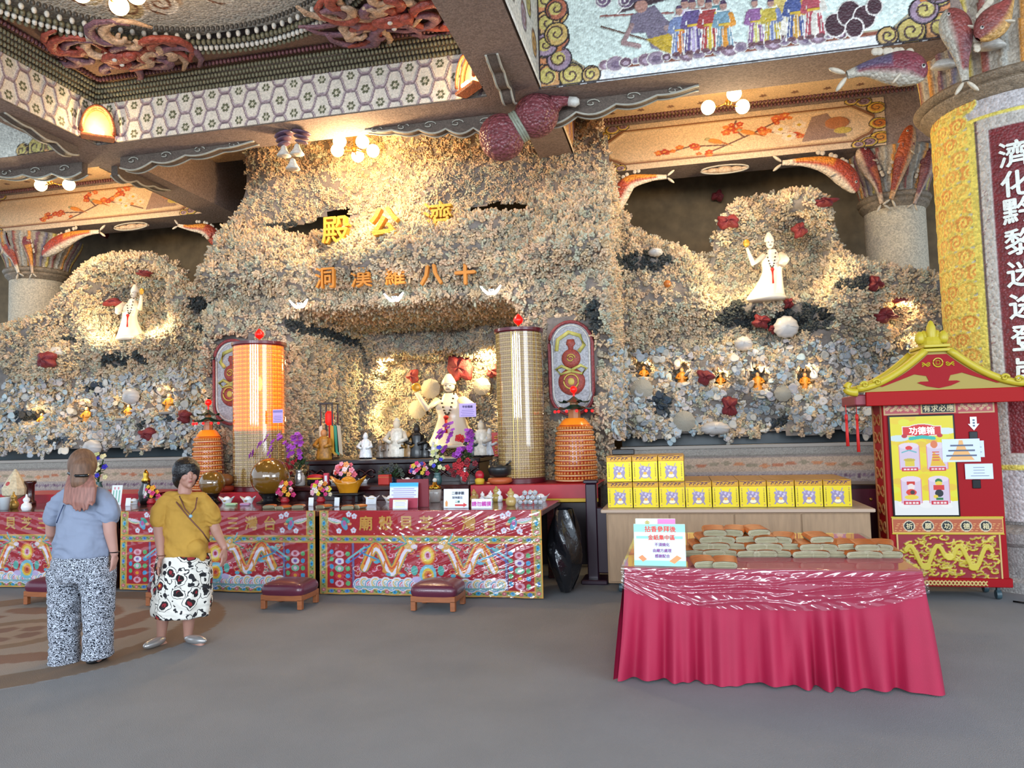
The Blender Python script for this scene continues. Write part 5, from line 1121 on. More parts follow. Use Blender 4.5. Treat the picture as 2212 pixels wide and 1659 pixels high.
def bouquet(loc, w, h, cols, label, n=16, vase=None, vh=.1, stems=None, size=.032, seed=1, kind='star', leafw=1, group='flower arrangements on the altar', Z=None, nm='flower_arrangement', pts=None):
    rr = random.Random(seed); t = thing(nm, label, 'flowers', loc, 0, group); b = vh
    if vase is not None: MB().lathe([(.0, 0), (.04, 0), (.055, vh*.3), (.05, vh*.6), (.035, vh*.85), (.05, vh)], n=16).build('vase', vase, t, smooth=True)
    f = MB()
    for k in range(int(24*leafw)):
        a = rr.uniform(0, 6.28); R = w*rr.uniform(.2, .55); z = b+h*rr.uniform(.05, .6); d = Vector((math.cos(a), math.sin(a), rr.uniform(.2, 1.2))).normalized()
        f.sphere((R*math.cos(a)*.7, R*math.sin(a)*.4, z), .045, 6, 4, (.35, .12, 1), d.to_track_quat('Z', 'Y').to_matrix())
    for k in range(9):
        a = rr.uniform(0, 6.28); f.tube([(0, 0, b*.8), (w*.15*math.cos(a), w*.1*math.sin(a), b+h*.4), (w*.35*math.cos(a), w*.2*math.sin(a), b+h*.75)], .004, 4)
    f.build('foliage', LEAF, t, smooth=True)
    for k in range(n):
        if pts: x, z = pts[k % len(pts)]; x += rr.uniform(-.02, .02); z += rr.uniform(-.02, .02); y = rr.uniform(-.17, -.05)
        else:
            a = 2*math.pi*k/n*2.4; e = (k+.5)/n; x = w*.5*math.cos(a)*math.sqrt(1-(e*.9)**2); y = -abs(w*.35*math.sin(a)); z = b+h*(.12+.85*e)
        c = cols[k % len(cols)]; o = bpy.data.objects.new('blossom', blossom_mesh(c, kind if k % 3 else 'star')); COL.objects.link(o); o.parent = t
        o.location = (x, y, z); s = size*rr.uniform(.8, 1.25); o.scale = (s, s, s); d = Vector((x*1.2, -.35, z-b*.9)).normalized(); o.rotation_euler = d.to_track_quat('Z', 'Y').to_euler()
    return t
def ingot(loc, w, m, label, group='ceramic ingots on the altar', emb=True):
    t = thing('ingot', label, 'ingot', loc, 0, group); h = w*.42; mb = MB()
    def fn(a, b):
        th = a*2*math.pi; x = math.cos(th); y = math.sin(th)
        if b < .5: k = b*2; r = .5+.5*k**1.3; up = k*.62+abs(x)**3*.42*k; return (w/2*x*r, w*.27*y*r, h*up)
        k = (b-.5)*2; r = 1-.45*k; return (w/2*x*r*(1-.1*k), w*.27*y*r, h*(.62+abs(x*(1-k))**3*.42-.12*k))
    mb.grid(fn, 36, 12).build('body', m, t, smooth=True)
    MB().sphere((0, 0, h*.55), w*.2, 16, 10, (1.15, .9, .95)).build('dome', m, t, smooth=True)
    if emb: MB().sphere((0, -w*.235, h*.42), w*.06, 8, 6, (1, .3, 1)).tube([(w*.09*math.cos(a), -w*.235, h*.4+w*.05*math.sin(a)) for a in np.linspace(0, 5, 10)], w*.01, 5).build('emblem', mat('gold_mark', 'a98a50', rough=.4), t, smooth=True)
    return t
def card(loc, w, h, label, bg='e8ecf2', items=(), tilt=8, thick=.006, rz=0, group=None, nm='sign_card', stand=True):
    t = thing(nm, label, 'sign', loc, math.radians(rz), group); R = Matrix.Rotation(math.radians(-tilt), 4, 'X')
    mb = MB().bbox(-w/2, w/2, 0, thick, 0, h, .002); mb.xf(R).build('board', mat('card_'+bg, bg, rough=.45), t)
    if stand: MB().add([(-w*.1, .01, .004), (w*.1, .01, .004), (w*.05, .01+h*.3, .004), (-w*.05, .01+h*.3, .004), (-w*.1, .012+math.sin(math.radians(tilt))*h*.6, h*.58), (w*.1, .012+math.sin(math.radians(tilt))*h*.6, h*.58)], [(0, 1, 2, 3), (0, 4, 5, 1), (3, 2, 5, 4)]).build('stand', mat('card_stand', 'c8ccd0', rough=.5), t)
    byc = {}
    for it in items:
        k = it[0]; c = it[-1]; mb = byc.setdefault((k if k == 'text' else 'shape', c), MB())
        if k == 'text': add_text(mb, it[1], it[2]*w, -.003, it[3]*h, it[4]*h, 0, it[4]*h*.03, it[5] if len(it) > 6 else 1)
        elif k == 'bar': mb.box((it[1]-it[3]/2)*w, (it[1]+it[3]/2)*w, -.0025, .0, (it[2]-it[4]/2)*h, (it[2]+it[4]/2)*h)
        elif k == 'poly': mb.prism([(p[0]*w, p[1]*h) for p in it[1]], -.0028, 0)
    for (k, c), mb in byc.items(): mb.xf(R).build('lettering' if k == 'text' else 'print', mat('ink_'+c, c, rough=.6), t)
    return t
def lines(x, y0, n, dy, wd, c, hh=.025): return [('bar', x, y0-k*dy, wd*(1 if k % 2 else .85), hh, c) for k in range(n)]
# glass balls
AMB = mat('amber_glass', '6b4a12', rough=.06, coat=1, spec=.8); BLKS = mat('black_stand', '120e10', rough=.25, coat=.3)
for px, py, r, lab in ((578, 1078, .232, 'large dark amber crystal ball on a black stand'), (452, 1082, .155, 'second amber crystal ball, half hidden behind the woman in yellow')):
    x, y, z = on(px, py, .86); t = thing('crystal_ball', lab, 'crystal ball', (x, min(y+.12, 8.36), .862), 0, 'amber crystal balls')
    MB().lathe([(r*.7, 0), (r*.72, .015), (r*.5, .03), (r*.4, .06), (r*.6, .12)], n=24).build('stand', BLKS, t, smooth=True, ang=40); MB().sphere((0, 0, r*.88+.11), r, 32, 20).build('ball', AMB, t, smooth=True)
# golden glass ingot
x, y, z = on(745, 1072, .86); AG = mat('amber_ingot_glass', 'd08a1c', rough=.1, coat=1, noise=.15, nscale=9)
ingot((x, y+.1, .975), .46, AG, 'large amber glass ingot behind the flowers', 'none', False); SC.objects['ingot']['group'] = 'amber ingot'
t = thing('display_stand', 'low black stand under the large amber ingot', 'stand', (x, y+.1, .862)); MB().bbox(-.17, .17, -.1, .1, .08, .113, .01).build('top', BLKS, t)
for s in (-1, 1): MB().bbox(s*.13-.02, s*.13+.02, -.07, .07, 0, .08, .005).build('leg', BLKS, t)
for i, (px, py, w_, Z, lab) in enumerate(((490, 1078, .2, .86, 'white ceramic ingot left of the big crystal ball, beside the woman in yellow'), (536, 1078, .2, .86, 'white ceramic ingot just left of the big crystal ball'), (803, 1078, .19, .86, 'white ingot with a card leaning on it, right of the amber ingot'), (843, 1072, .19, .86, 'white ingot half behind the blue notice'), (926, 1074, .13, .86, 'white ingot between blue notice and glass decanter'),
    (290, 1062, .17, .86, 'white ingot behind the calendar card at left'), (1058, 1060, .2, .86, 'white ingot behind the little gold gourds'), (1112, 1062, .2, .86, 'white ingot behind the pile of crystal'), (1168, 1075, .2, .86, 'white ingot at the right end of the altar'),
    (722, 1026, .15, 1.04, 'small white ingot left of the pink bouquet on the upper table'), (786, 1024, .15, 1.04, 'small white ingot right of the pink bouquet on the upper table'), (880, 1022, .16, 1.04, 'white ingot under the small bouquet right of the red box'))):
    x, y, z = on(px, py, Z); y = min(y, 8.45) if Z < 1 else min(max(y, 8.66), 8.95); x = float(at(px, py, Y=y)[0]); ingot((x, y, Z+.002), w_*1.05, WCER, lab)
# flowers
BQ = ['c8306a', 'e0a02c', 'e6d8d4', 'd97a28', 'b83048', 'e8b0c0', 'd8c430']
for i, (px, py, w_, h_, cols, lab, n, sd) in enumerate(((322, 1090, .2, .16, ['c8306a', 'e0a02c', 'd87aa0', 'e0b82c', 'e6d8d4'], 'mixed bouquet with red base left of the woman in yellow', 14, 2), (612, 1084, .22, .19, ['c83070', 'e0a02c', 'b04058', 'e6dcd8', 'd97a28'], 'mixed bouquet right of the big crystal ball', 18, 3), (690, 1084, .24, .19, ['e6d8b8', 'c83070', 'd8c430', 'e0a8b8', 'c87a28', 'd9d0d8'], 'bouquet with bright pink bloom between two white cards', 20, 4))):
    x, y, z = on(px, py, .86); bouquet((x, y+.04, .862), w_, h_, cols, lab, n, mat('red_pot', 'a8202a', rough=.4), .07, seed=sd, size=.03)
x, y = at(745, 1025, Y=8.8)[:2]; bouquet((x, 8.8, 1.042), .25, .17, ['e06a7a', 'e8a060', 'e89ab0', 'd8442c', 'f0d8d8'], 'pink and orange bouquet in the middle of the upper table', 18, mat('blue_dark_pot', '16203a', rough=.3), .1, seed=5, size=.032)
x, y = at(905, 1020, Y=8.85)[:2]; bouquet((x, 8.85, 1.042), .22, .16, ['d83a78', 'e0c040', 'e8b0c8', 'e05a6a', '4a48b0'], 'small bouquet with blue iris right of the red box', 16, mat('blue_dark_pot'), .1, seed=6, size=.028)
x = at(610, 1030, Y=8.75)[0]
def orchid_pts(lst, Y): 
    return lst
def orchids(px0, py0, strands, Y, Z, label, seed, extra=()):
    c = at(px0, py0, Y=Y); P = []
    for st in strands:
        Q = [at(a, b, Y=Y)-np.array([c[0], 0, Z]) for a, b in st]
        for k in range(len(Q)-1):
            for s in np.linspace(0, 1, 5)[:-1]: q = Q[k]*(1-s)+Q[k+1]*s; P.append((float(q[0]), float(q[2])))
    t = bouquet((float(c[0]), Y, Z), .3, .3, ['8a2a9a', '9a3aac', '7a2488', 'a04ab8'], label, len(P), mat('silver_vase', 'b8b4b0', rough=.2, metal=.7), .2, seed=seed, size=.034, pts=P, leafw=1.5)
    for (cx_, cy_, n, cols, s_) in extra:
        rr = random.Random(seed+n); q = at(cx_, cy_, Y=Y)-np.array([c[0], 0, Z])
        for k in range(n):
            o = bpy.data.objects.new('blossom', blossom_mesh(cols[k % len(cols)], 'star')); COL.objects.link(o); o.parent = t; o.location = (float(q[0])+rr.gauss(0, .07), rr.uniform(-.1, .0), float(q[2])+rr.gauss(0, .06)); o.scale = (s_,)*3; o.rotation_euler = (1.3+rr.uniform(-.4, .4), 0, rr.uniform(-.6, .6))
    return t
orchids(646, 1040, [[(552, 985), (570, 960), (600, 938)], [(585, 990), (605, 955), (615, 935)], [(632, 985), (628, 960), (618, 935)], [(655, 985), (660, 955), (650, 930)], [(640, 975), (645, 950), (655, 930)]], 8.68, 1.042, 'spray of purple orchids left of the altar centre', 3, ((620, 1005, 14, ['a81c28', '8a1820'], .032),))
orchids(1003, 1045, [[(950, 945), (965, 930), (985, 912)], [(965, 975), (975, 950), (990, 925)], [(1020, 975), (1018, 950), (1015, 930)], [(985, 985), (1000, 975), (1010, 965)], [(1025, 950), (1020, 935), (1012, 925)]], 8.7, 1.042, 'tall arrangement of purple orchids and red leaves right of the altar centre', 4, ((1000, 1005, 22, ['a81c28', 'c02430', '701420'], .036), (996, 950, 3, ['c01c28'], .045)))
x = at(945, 1035, Y=8.62)[0]; bouquet((float(x), 8.62, 1.042), .16, .34, ['c8c890', 'd8d8a8', '4a48c8', 'c0c888'], 'pale green and blue flowers beside the tall orchids', 16, mat('teal_vase', '3a5a5a', rough=.3), .14, seed=9, size=.026)
x = at(213, 1060, Y=8.9)[0]; bouquet((float(x), 8.9, .974), .2, .4, ['d8d4a0', '3028b0', 'e0dcb0', 'b8c088'], 'yellow and blue flowers behind the head of the long-haired woman', 12, mat('teal_vase'), .14, seed=10, size=.04)
x = at(845, 1030, Y=8.9)[0]; t = bouquet((float(x), 8.9, 1.042), .3, .16, ['3a4238', '2a3030'], 'dark bonsai plant on the upper table', 10, mat('blue_dark_pot'), .08, seed=12, size=.03, leafw=2)
# cards and notices
g = 'white cards before the bouquets'
for px, lab in ((671, 'plain white card left of the bright pink bloom'), (727, 'plain white card right of the bright pink bloom')): card(on(px, 1094, .862), .06, .1, lab, group=g)
card(on(801, 1090, .862), .125, .085, 'small white card with a yellow heading on the white ingot', items=[('bar', 0, .8, .6, .08, 'd8c060')]+lines(0, .6, 3, .17, .6, 'b8bcc8'))
card((on(886, 1094, .862)[0], 7.52, .862), .165, .1, 'white card with yellow lines standing before the blue notice', items=[('bar', 0, .88, .8, .06, 'd8c93c'), ('bar', 0, .25, .7, .05, 'd8d85c')]+lines(0, .7, 3, .15, .75, 'a8a8cc', .04))
card((on(885, 1094, .862)[0], 7.63, .862), .32, .27, 'notice with blue top band and lines of small print', bg='dde3f0', items=[('bar', 0, .93, 1, .14, '3fb0e8'), ('bar', 0, .84, 1, .05, '8fcdf0'), ('bar', 0, .2, 1, .4, 'a83048')]+lines(0, .76, 5, .08, .86, '9a90c8', .03))
t = thing('red_folder', 'dark red folder standing behind the blue notice', 'folder', (on(893, 1094, .862)[0]+.03, 7.72, .862)); MB().bbox(-.18, .18, 0, .02, 0, .3, .003).build('cover', mat('maroon_card', '7a1828', rough=.5), t)
card(on(985, 1098, .862), .27, .2, 'white notice with three printed lines, an orange flame and a red arrow', items=[('text', '二樓參觀', .08, .78, .17, '3a4254'), ('text', '財神殿在', .06, .55, .14, '5a6274'), ('text', '二樓', .06, .34, .13, '3f7a70'), ('bar', .14, .16, .36, .09, 'd83c3c'), ('poly', [(.3, .06), (.45, .17), (.3, .28)], 'd83c3c'), ('poly', [(-.42, .1), (-.34, .1), (-.33, .3), (-.38, .42), (-.43, .3)], 'e09a5a')], tilt=5)
card(on(1040, 1099, .862), .215, .1, 'small low white sign with pink lettering', items=[('text', '請勿觸摸', 0, .5, .52, 'c83ca8')], tilt=8)
card(on(249, 1092, .862), .15, .25, 'tall white calendar-like card with green and red columns of print', items=[('bar', x_, .45, .09, .6, '7ab8a0') for x_ in (-.28, 0, .28)]+[('bar', x_, .85, .12, .12, 'd88a90') for x_ in (-.2, .15)])
card((on(273, 1094, .862)[0], on(273, 1094, .862)[1]+.02, .862), .07, .1, 'little white price card beside the calendar card')
# purple notices on stems
for px, py, Y, Z, w_, h_, lab, tx in ((600, 899, 8.62, None, .14, .17, 'lilac note stuck on the glowing tower', None), (1010, 886, 8.7, None, .21, .165, 'lilac notice with dark characters above the orchids', '平安燈座')):
    p = at(px, py, Y=Y); items = lines(0, .5, 4, .13, .8, '8a78b8', .04)+([('text', tx, 0, .75, .2, '3a2a60')] if tx else [('bar', 0, .85, .9, .16, '8078c0')])
    t = card((float(p[0]), Y, float(p[2])-h_/2), w_, h_, lab, bg='c0a6dc', items=items, tilt=0, stand=False)
    MB().tube([(0, .004, .01), (0, .006, -(p[2]-h_/2-1.045))], .004, 6).build('stem', BRASS, t)
# gourds, bottles, decanter, crystals
def gourd_bottle(loc, h, m, label, group, cap=None):
    t = thing('gourd_bottle', label, 'gourd bottle', loc, 0, group); MB().lathe([(h*.2, 0), (h*.24, h*.05), (h*.31, h*.22), (h*.26, h*.42), (h*.13, h*.53), (h*.2, h*.66), (h*.19, h*.76), (h*.07, h*.87), (h*.06, h*.97), (.0, h)], n=18).build('body', m, t, smooth=True)
    MB().sphere((0, 0, h*.99), h*.06, 8, 6).build('cap', cap or m, t, smooth=True); return t
gourd_bottle(on(57, 1104, .862), .19, WCER, 'white porcelain double gourd at the left end of the altar', 'gourd bottles on the altar')
gourd_bottle(on(29, 1099, .862), .2, mat('gold_ceramic', 'b5914a', rough=.3, metal=.4), 'golden gourd bottle beside the white gourd at the left', 'gourd bottles on the altar')
for i, (px, py, h_, c, lab) in enumerate(((1024, 1078, .15, 'b08a4a', 'gold gourd directly right of the arrow notice'), (1042, 1070, .12, 'ece8ea', 'white gourd between two gold ones'), (1060, 1072, .13, 'ece8ea', 'white gourd behind the small pink-lettered sign'), (1072, 1062, .18, 'a8904a', 'tall olive-gold gourd with feathered top'), (1078, 1080, .15, 'ece8ea', 'white gourd with red base in front of the tall gold one'), (1104, 1093, .19, 'b89a5c', 'large tan gourd with a red ribbon mark'), (1030, 1060, .1, 'a8845a', 'little brown gourd at the back of the gourd group'))):
    m = mat('gourd_'+c, c, rough=.3, coat=.3); gourd_bottle(on(px, py, .862), h_, m, lab, 'small gourds by the notices', mat('red_pot'))
GL = mat('clear_glass', 'f2f6f8', rough=.03, trans=1.0)
t = thing('glass_decanter', 'glass decanter with gold shoulder and stopper', 'decanter', on(940, 1080, .862)); MB().lathe([(.05, 0), (.065, .01), (.075, .1), (.075, .15)], n=20).build('body', mat('smoky_glass', 'b0aaa4', rough=.1, coat=1), t, smooth=True)
MB().lathe([(.076, .15), (.07, .18), (.03, .2), (.025, .23)], n=20).build('shoulder', mat('bright_gold', 'c8a040', rough=.2, metal=1), t, smooth=True); MB().sphere((0, 0, .25), .026, 12, 8).build('stopper', G3, t, smooth=True)
cb = MB().lathe([(0, -1), (.75, -.6), (1, 0), (.75, .6), (0, 1)], n=8).build('crystal', mat('crystal_facets', 'dfe8f0', rough=.04, coat=1, metal=.45), None); cb.scale = (.03,)*3; k = 0
for lz, nn in ((0, 5), (1, 4), (2, 3)):
    for j in range(nn):
        o = cb if k == 0 else cb.copy()
        if k: COL.objects.link(o)
        x, y, z = on(1145, 1092, .862); o.location = (x-.115+.055*j+.027*lz, y+.04+.03*(j % 2), .893+lz*.05); tag(o, 'faceted glass crystal in the sparkling pile near the right end of the altar', 'crystal', 'pile of glass crystals'); k += 1
        o.rotation_euler = (0, 0, k)
# folded paper offerings along the front edge
PAP = mat('paper_edge', 'e0d8ba', rough=.7, noise=.12, nscale=40); ORP = mat('orange_paper', 'b05a20', rough=.4, noise=.2, nscale=20)
def paper_bundle(w=.165, d=.16, h=.046, seed=0):
    t = thing('paper_bundle', '', 'paper bundle')
    def loop(i):
        hw, hh = w/2-i, h/2-i; r = hh*.95; P = []
        for k in range(7): a = -math.pi/2+math.pi*k/6; P.append((hw-r+r*math.cos(a), h/2+hh*math.sin(a)))
        for k in range(5): x = hw-r-(2*hw-2*r)*(k+1)/6; P.append((x, h-i+.004*math.sin(math.pi*(k+1)/6)*(1 if i < .01 else .4)))
        for k in range(7): a = math.pi/2+math.pi*k/6; P.append((-hw+r+r*math.cos(a), h/2+hh*math.sin(a)))
        return P
    MB().prism(loop(.004), -d/2+.006, d/2-.006).build('core', mat('paper_shadow', '8a8266', rough=.9), t)
    e = MB()
    for i in (.0025, .0075, .0125, .0175):
        L = loop(i); n = len(L)
        for k in range(n): a_, b_ = L[k], L[(k+1) % n]; e.add([(a_[0], -d/2, a_[1]), (b_[0], -d/2, b_[1]), (b_[0]*.985, -d/2, b_[1]*.96+h*.02), (a_[0]*.985, -d/2, a_[1]*.96+h*.02), (a_[0], -d/2+.01, a_[1]), (b_[0], -d/2+.01, b_[1])], [(0, 1, 2, 3), (0, 4, 5, 1)])
    e.build('paper_edges', PAP, t)
    L = loop(0)[3:16]; n = len(L)-1; MB().grid(lambda a, b: (L[int(round(a*n))][0]*1.005, -d/2+.001+d*b, L[int(round(a*n))][1]+.002), n, 4).build('orange_wrapper', ORP, t, smooth=True)
    return t
pb = paper_bundle(); pb_used = False
def put_bundle(loc, rz, label, group, sc=1):
    global pb_used
    if not pb_used: o = pb; pb_used = True; o.location = loc; o.rotation_euler = (.1, 0, rz); o.scale = (sc,)*3; tag(o, label, group=group)
    else: o = dup(pb, loc, rz, label, group, sc)
    o.rotation_euler = (.1 if loc[2] < .9 and loc[1] < 6.5 else 0, 0, rz)
    return o
for i, (px, py, lab) in enumerate(((583, 1098, 'under the crystal ball'), (612, 1100, 'left of the bouquets'), (645, 1098, 'just left of the first white card'), (700, 1098, 'between the white cards'), (752, 1100, 'right of the second white card'), (775, 1098, 'in front of the amber ingot'))):
    put_bundle(on(px, py, .862), .3*(-1)**i, 'folded paper offering at the altar edge, '+lab, 'paper offerings at the altar edge', .8)
# sundries
def simple(nm, lab, cat, loc, parts, group=None, rz=0):
    t = thing(nm, lab, cat, loc, rz, group)
    for pn, mb, m, sm_ in parts: mb.build(pn, m, t, smooth=sm_)
    return t
simple('plastic_cup', 'translucent white plastic cup at the left edge of the altar', 'cup', on(10, 1102, .862), [('body', MB().lathe([(.045, 0), (.06, .15), (.062, .155), (.055, .15), (.04, .01)], n=20), mat('frosted_plastic', 'c8d0d4', rough=.3), True)])
simple('paper_lotus', 'tall cream and red folded paper lotus at the left end', 'paper lotus', (float(at(32, 1075, Y=8.2)[0]), 8.2, .862), [('stand', MB().lathe([(.04, 0), (.03, .08)], n=12), mat('gold_ceramic'), True), ('petals', MB().lathe([(.03, .08), (.14, .14), (.15, .22), (.1, .32), (.04, .42), (.01, .47)], n=10), mat('lotus_paper', 'd0c0a0', rough=.6, noise=.2, nscale=30), False), ('heart', MB().sphere((0, -.1, .24), .05, 10, 8, (1, .5, 1.5)), mat('lotus_red', 'b84a48', rough=.6), True)])
simple('incense_stand', 'dark red cylindrical incense stand at the left of the altar', 'stand', (float(at(65, 1090, Y=8.3)[0]), 8.3, .862), [('body', MB().lathe([(.07, 0), (.07, .04), (.05, .06), (.05, .26), (.07, .28), (.07, .31)], n=20), DW, True)])
simple('vase', 'black vase with golden lid behind the left bouquet', 'vase', (float(at(315, 1062, Y=8.3)[0]), 8.3, .862), [('body', MB().lathe([(.06, 0), (.08, .05), (.09, .15), (.05, .25), (.055, .28)], n=20), BLKS, True), ('lid', MB().lathe([(.05, .28), (.055, .3), (.03, .34), (.035, .38), (.01, .43)], n=14), mat('bright_gold'), True)])
simple('wooden_fish', 'round wooden fish drum on a red cushion behind the woman in yellow', 'wooden fish', (float(at(487, 1045, Y=8.75)[0]), 8.75, .974), [('cushion', MB().lathe([(.08, 0), (.13, .03), (.12, .07), (.05, .08)], n=20), mat('cushion_red', 'a83a22', rough=.6), True), ('drum', MB().sphere((0, 0, .15), .1, 20, 12, (1.1, .9, .8)), mat('fish_wood', '9a6236', rough=.35), True)])
simple('temple_bowl', 'black round singing bowl resting on an orange cushion at the right', 'bowl', (float(at(1080, 1030, Y=8.7)[0]), 8.7, 1.034), [('cushion', MB().lathe([(.1, 0), (.15, .03), (.14, .07), (.08, .08)], n=20), mat('cushion_orange', 'b85a30', rough=.5), True), ('bowl', MB().lathe([(.05, .08), (.12, .11), (.14, .17), (.13, .22), (.12, .22), (.1, .12)], n=24), mat('black_iron', '1e2224', rough=.35), True), ('mallet', MB().tube([(.06, 0, .2), (.14, -.02, .27)], .012, 8), BLKS, True)])
simple('gift_box', 'red square box on the upper table', 'box', (float(at(828, 1025, Y=8.68)[0]), 8.68, 1.042), [('body', MB().bbox(-.07, .07, 0, .1, 0, .12, .004), mat('red_box', 'b82414', rough=.4), False), ('band', MB().box(-.071, .071, -.002, .101, .085, .095), mat('orange_paper'), False)])
simple('gift_box', 'narrow pink and white packet left of the pink bouquet', 'box', (float(at(703, 1025, Y=8.7)[0]), 8.7, 1.042), [('body', MB().bbox(-.03, .03, 0, .05, 0, .15, .004), mat('pink_packet', 'c83a50', rough=.4), False), ('label_strip', MB().box(-.012, .02, -.002, 0, .02, .12), CARD, False)])
simple('glass_jar', 'grey glass jar with a yellow mark on the upper table', 'jar', (float(at(648, 1035, Y=8.7)[0]), 8.7, 1.042), [('body', MB().lathe([(.06, 0), (.065, .01), (.06, .12), (.045, .14), (.045, .16)], n=20), mat('smoky_glass'), True), ('mark', MB().sphere((0, -.062, .07), .018, 8, 6, (1, .2, 1)), YEL, True)])
simple('cloth_bundle', 'red and yellow folded cloth on the upper table', 'cloth', (float(at(682, 1030, Y=8.8)[0]), 8.8, 1.042), [('box', MB().bbox(-.1, .1, -.04, .04, 0, .08, .006), BLKS, False), ('red_cloth', MB().sphere((0, 0, .1), .12, 14, 8, (1, .5, .3)), REDC, True), ('yellow_fringe', MB().sphere((0, -.03, .08), .11, 14, 8, (1, .5, .15)), YEL, True)])
simple('cloth_bundle', 'little red and yellow pouch left of the black bowl', 'cloth', (float(at(1036, 1030, Y=8.6)[0]), 8.6, 1.042), [('red_cloth', MB().sphere((0, 0, .1), .055, 12, 8, (1, .8, 1.1)), REDC, True), ('yellow_fringe', MB().lathe([(.05, 0), (.06, .05), (.03, .08)], n=12), YEL, True)])
simple('soap_packet', 'pale green packet under the left ceramic ingots', 'packet', on(500, 1092, .862), [('body', MB().bbox(-.07, .07, -.03, .03, 0, .03, .008), mat('pale_green', 'a9c9a0', rough=.4), False)])
simple('soap_packet', 'lilac packet under the left ceramic ingots', 'packet', on(530, 1092, .862), [('body', MB().bbox(-.06, .06, -.03, .03, 0, .03, .008), mat('pale_lilac', 'b88ab0', rough=.4), False)])
# things on the top tier
Z3 = 1.342
def tier(px, Y=9.35): return (float(at(px, 960, Y=Y)[0]), Y, Z3)
x, y, z = tier(712, 9.5); t = thing('lantern_case', 'tall dark wooden lantern case with a red lamp inside', 'lantern', (x, y, z)); LWm = DW2; hh = .74
for sx in (-1, 1):
    for sy in (-1, 1): MB().bbox(sx*.085-.01, sx*.085+.01, sy*.085-.01, sy*.085+.01, 0, hh, .003).build('post', LWm, t)
MB().bbox(-.1, .1, -.1, .1, hh, hh+.025, .004).build('top', LWm, t); MB().bbox(-.1, .1, -.1, .1, 0, .03, .004).build('base', LWm, t)
MB().lathe([(.03, hh-.28), (.055, hh-.24), (.055, hh-.13), (.03, hh-.09)], n=12).build('lamp', mat('lantern_red_lit', 'd8201c', emit=(1, .06, .03), es=1.2), t, smooth=True); MB().tube([(0, 0, hh-.28), (0, 0, hh-.5)], .012, 6).build('tassel', RT_, t)
x, y, z = tier(700, 9.3); t = thing('robed_deity', 'seated deity in a golden robe with green and yellow flags behind', 'statue', (x, y, z)); figurine(t, .4, mat('gold_robe', 'b07a2c', rough=.4, noise=.4, nscale=25), 'c98a58')
for s, c in ((-.06, 'd8c8b0'), (.07, 'c8962c'), (.12, '2f8a70'), (.17, 'b8a890')): MB().prism([(s, .1), (s+.05*(1 if s > 0 else -1)+.02, .05), (s+.04*(1 if s > 0 else -1), .44), (s*.9, .46)], .06, .066).build('flag', mat('flag_'+c, c, rough=.6), t)
def deity(px, h, c, skin, lab, Y=9.3, nm='deity_statue', grp='statues on the top tier'):
    t = thing(nm, lab, 'statue', tier(px, Y), 0, grp); m = mat('robe_'+c, c, rough=.35, noise=.2, nscale=30, coat=.2); figurine(t, h, m, skin); MB().lathe([(h*.26, -.0), (h*.28, .015), (h*.22, .03)], n=16, sy=.8).build('base', BLKS, t, smooth=True)
    MB().lathe([(h*.08, h*.93), (h*.09, h*.96), (h*.03, h*1.05)], n=10).build('crown', m, t, smooth=True)
for a in ((790, .33, 'e6e8ea', 'e6e8ea', 'slim white goddess statue left of the golden niche'), (822, .24, '6a5a4a', 'a88a6a', 'small brown statue left of the white-robed one'), (838, .26, '7a6a5c', 'b09070', 'grey brown statue with red tassel'), (858, .5, 'd8d0c0', 'e0cdb0', 'white monk figure holding a round fan, left of the large monk'), (862, .3, '1a1c1c', '3a2c20', 'black statue in front of the white monk figure'), (884, .34, '8a6428', 'b08040', 'golden brown statue left of the black pair'), (901, .42, '141414', '2a201c', 'tall black statue with outstretched arm'), (918, .26, '181616', '241c18', 'squat black statue right of the tall black one'), (936, .2, 'e0dcd4', 'e0dcd4', 'small white statue behind the orchids'), (1040, .44, 'ddd6c6', 'e4d6ba', 'white and gold statue with hat right of the orchids'), (1058, .34, 'c8ccd0', 'd8d4cc', 'pale silver statue beside the red box of characters'), (1022, .34, '2a3a3a', '6a5a4a', 'dark teal statue just right of the lilac notice')): deity(*a)
t = thing('inscribed_box', 'red box with gold writing beside the unlit tower', 'box', tier(1072, 9.25)); MB().bbox(-.06, .06, 0, .08, 0, .3, .004).build('body', mat('red_box'), t); mb = MB(); [mb.tube([(.025*math.sin(a*1.7+k), -.003, .26-.065*k-.006*a) for a in np.linspace(0, 7, 14)], .004, 5) for k in range(4)]; mb.build('gold_marks', mat('bright_gold'), t)

# ================================================================ counter with golden boxes
CW = mat('counter_laminate', '9a7c5c', rough=.45, noise=.12, nscale=5, stretch=(6, 6, 1)); CWT = mat('counter_edge', 'b39a84', rough=.4)
t = thing('storage_counter', 'long brown laminate counter on castors under the golden boxes', 'counter', (.5, 8.2, 0))
MB().bbox(-1.27, 1.2, -.5, .5, .1, .80, .006).build('body', CW, t); MB().bbox(-1.32, 1.24, -.54, .52, .80, .835, .006).build('worktop', CWT, t)
for k in range(4): MB().bbox(-1.26+.615*k+.006, -1.26+.615*(k+1)-.006, -.512, -.5, .12, .785, .003).build('door', CW, t)
for x in (-1.15, 1.1):
    for y in (-.42, .42): MB().lathe([(.0, -.02), (.045, -.02), (.05, 0), (.045, .02), (.0, .02)], (x, y, .05), 14, axis='x').box(x-.01, x+.01, y-.02, y+.02, .05, .105).build('castor', mat('castor_grey', '3a5058', rough=.4), t, smooth=True, ang=40)
GB = mat('gold_foil', 'a8901a', rough=.28, metal=.35, noise=.08, nscale=30); GBO = mat('gold_foil_lid', 'b8861c', rough=.3, metal=.35, noise=.2, nscale=40)
BWd, BHt, BDp = .256, .262, .2
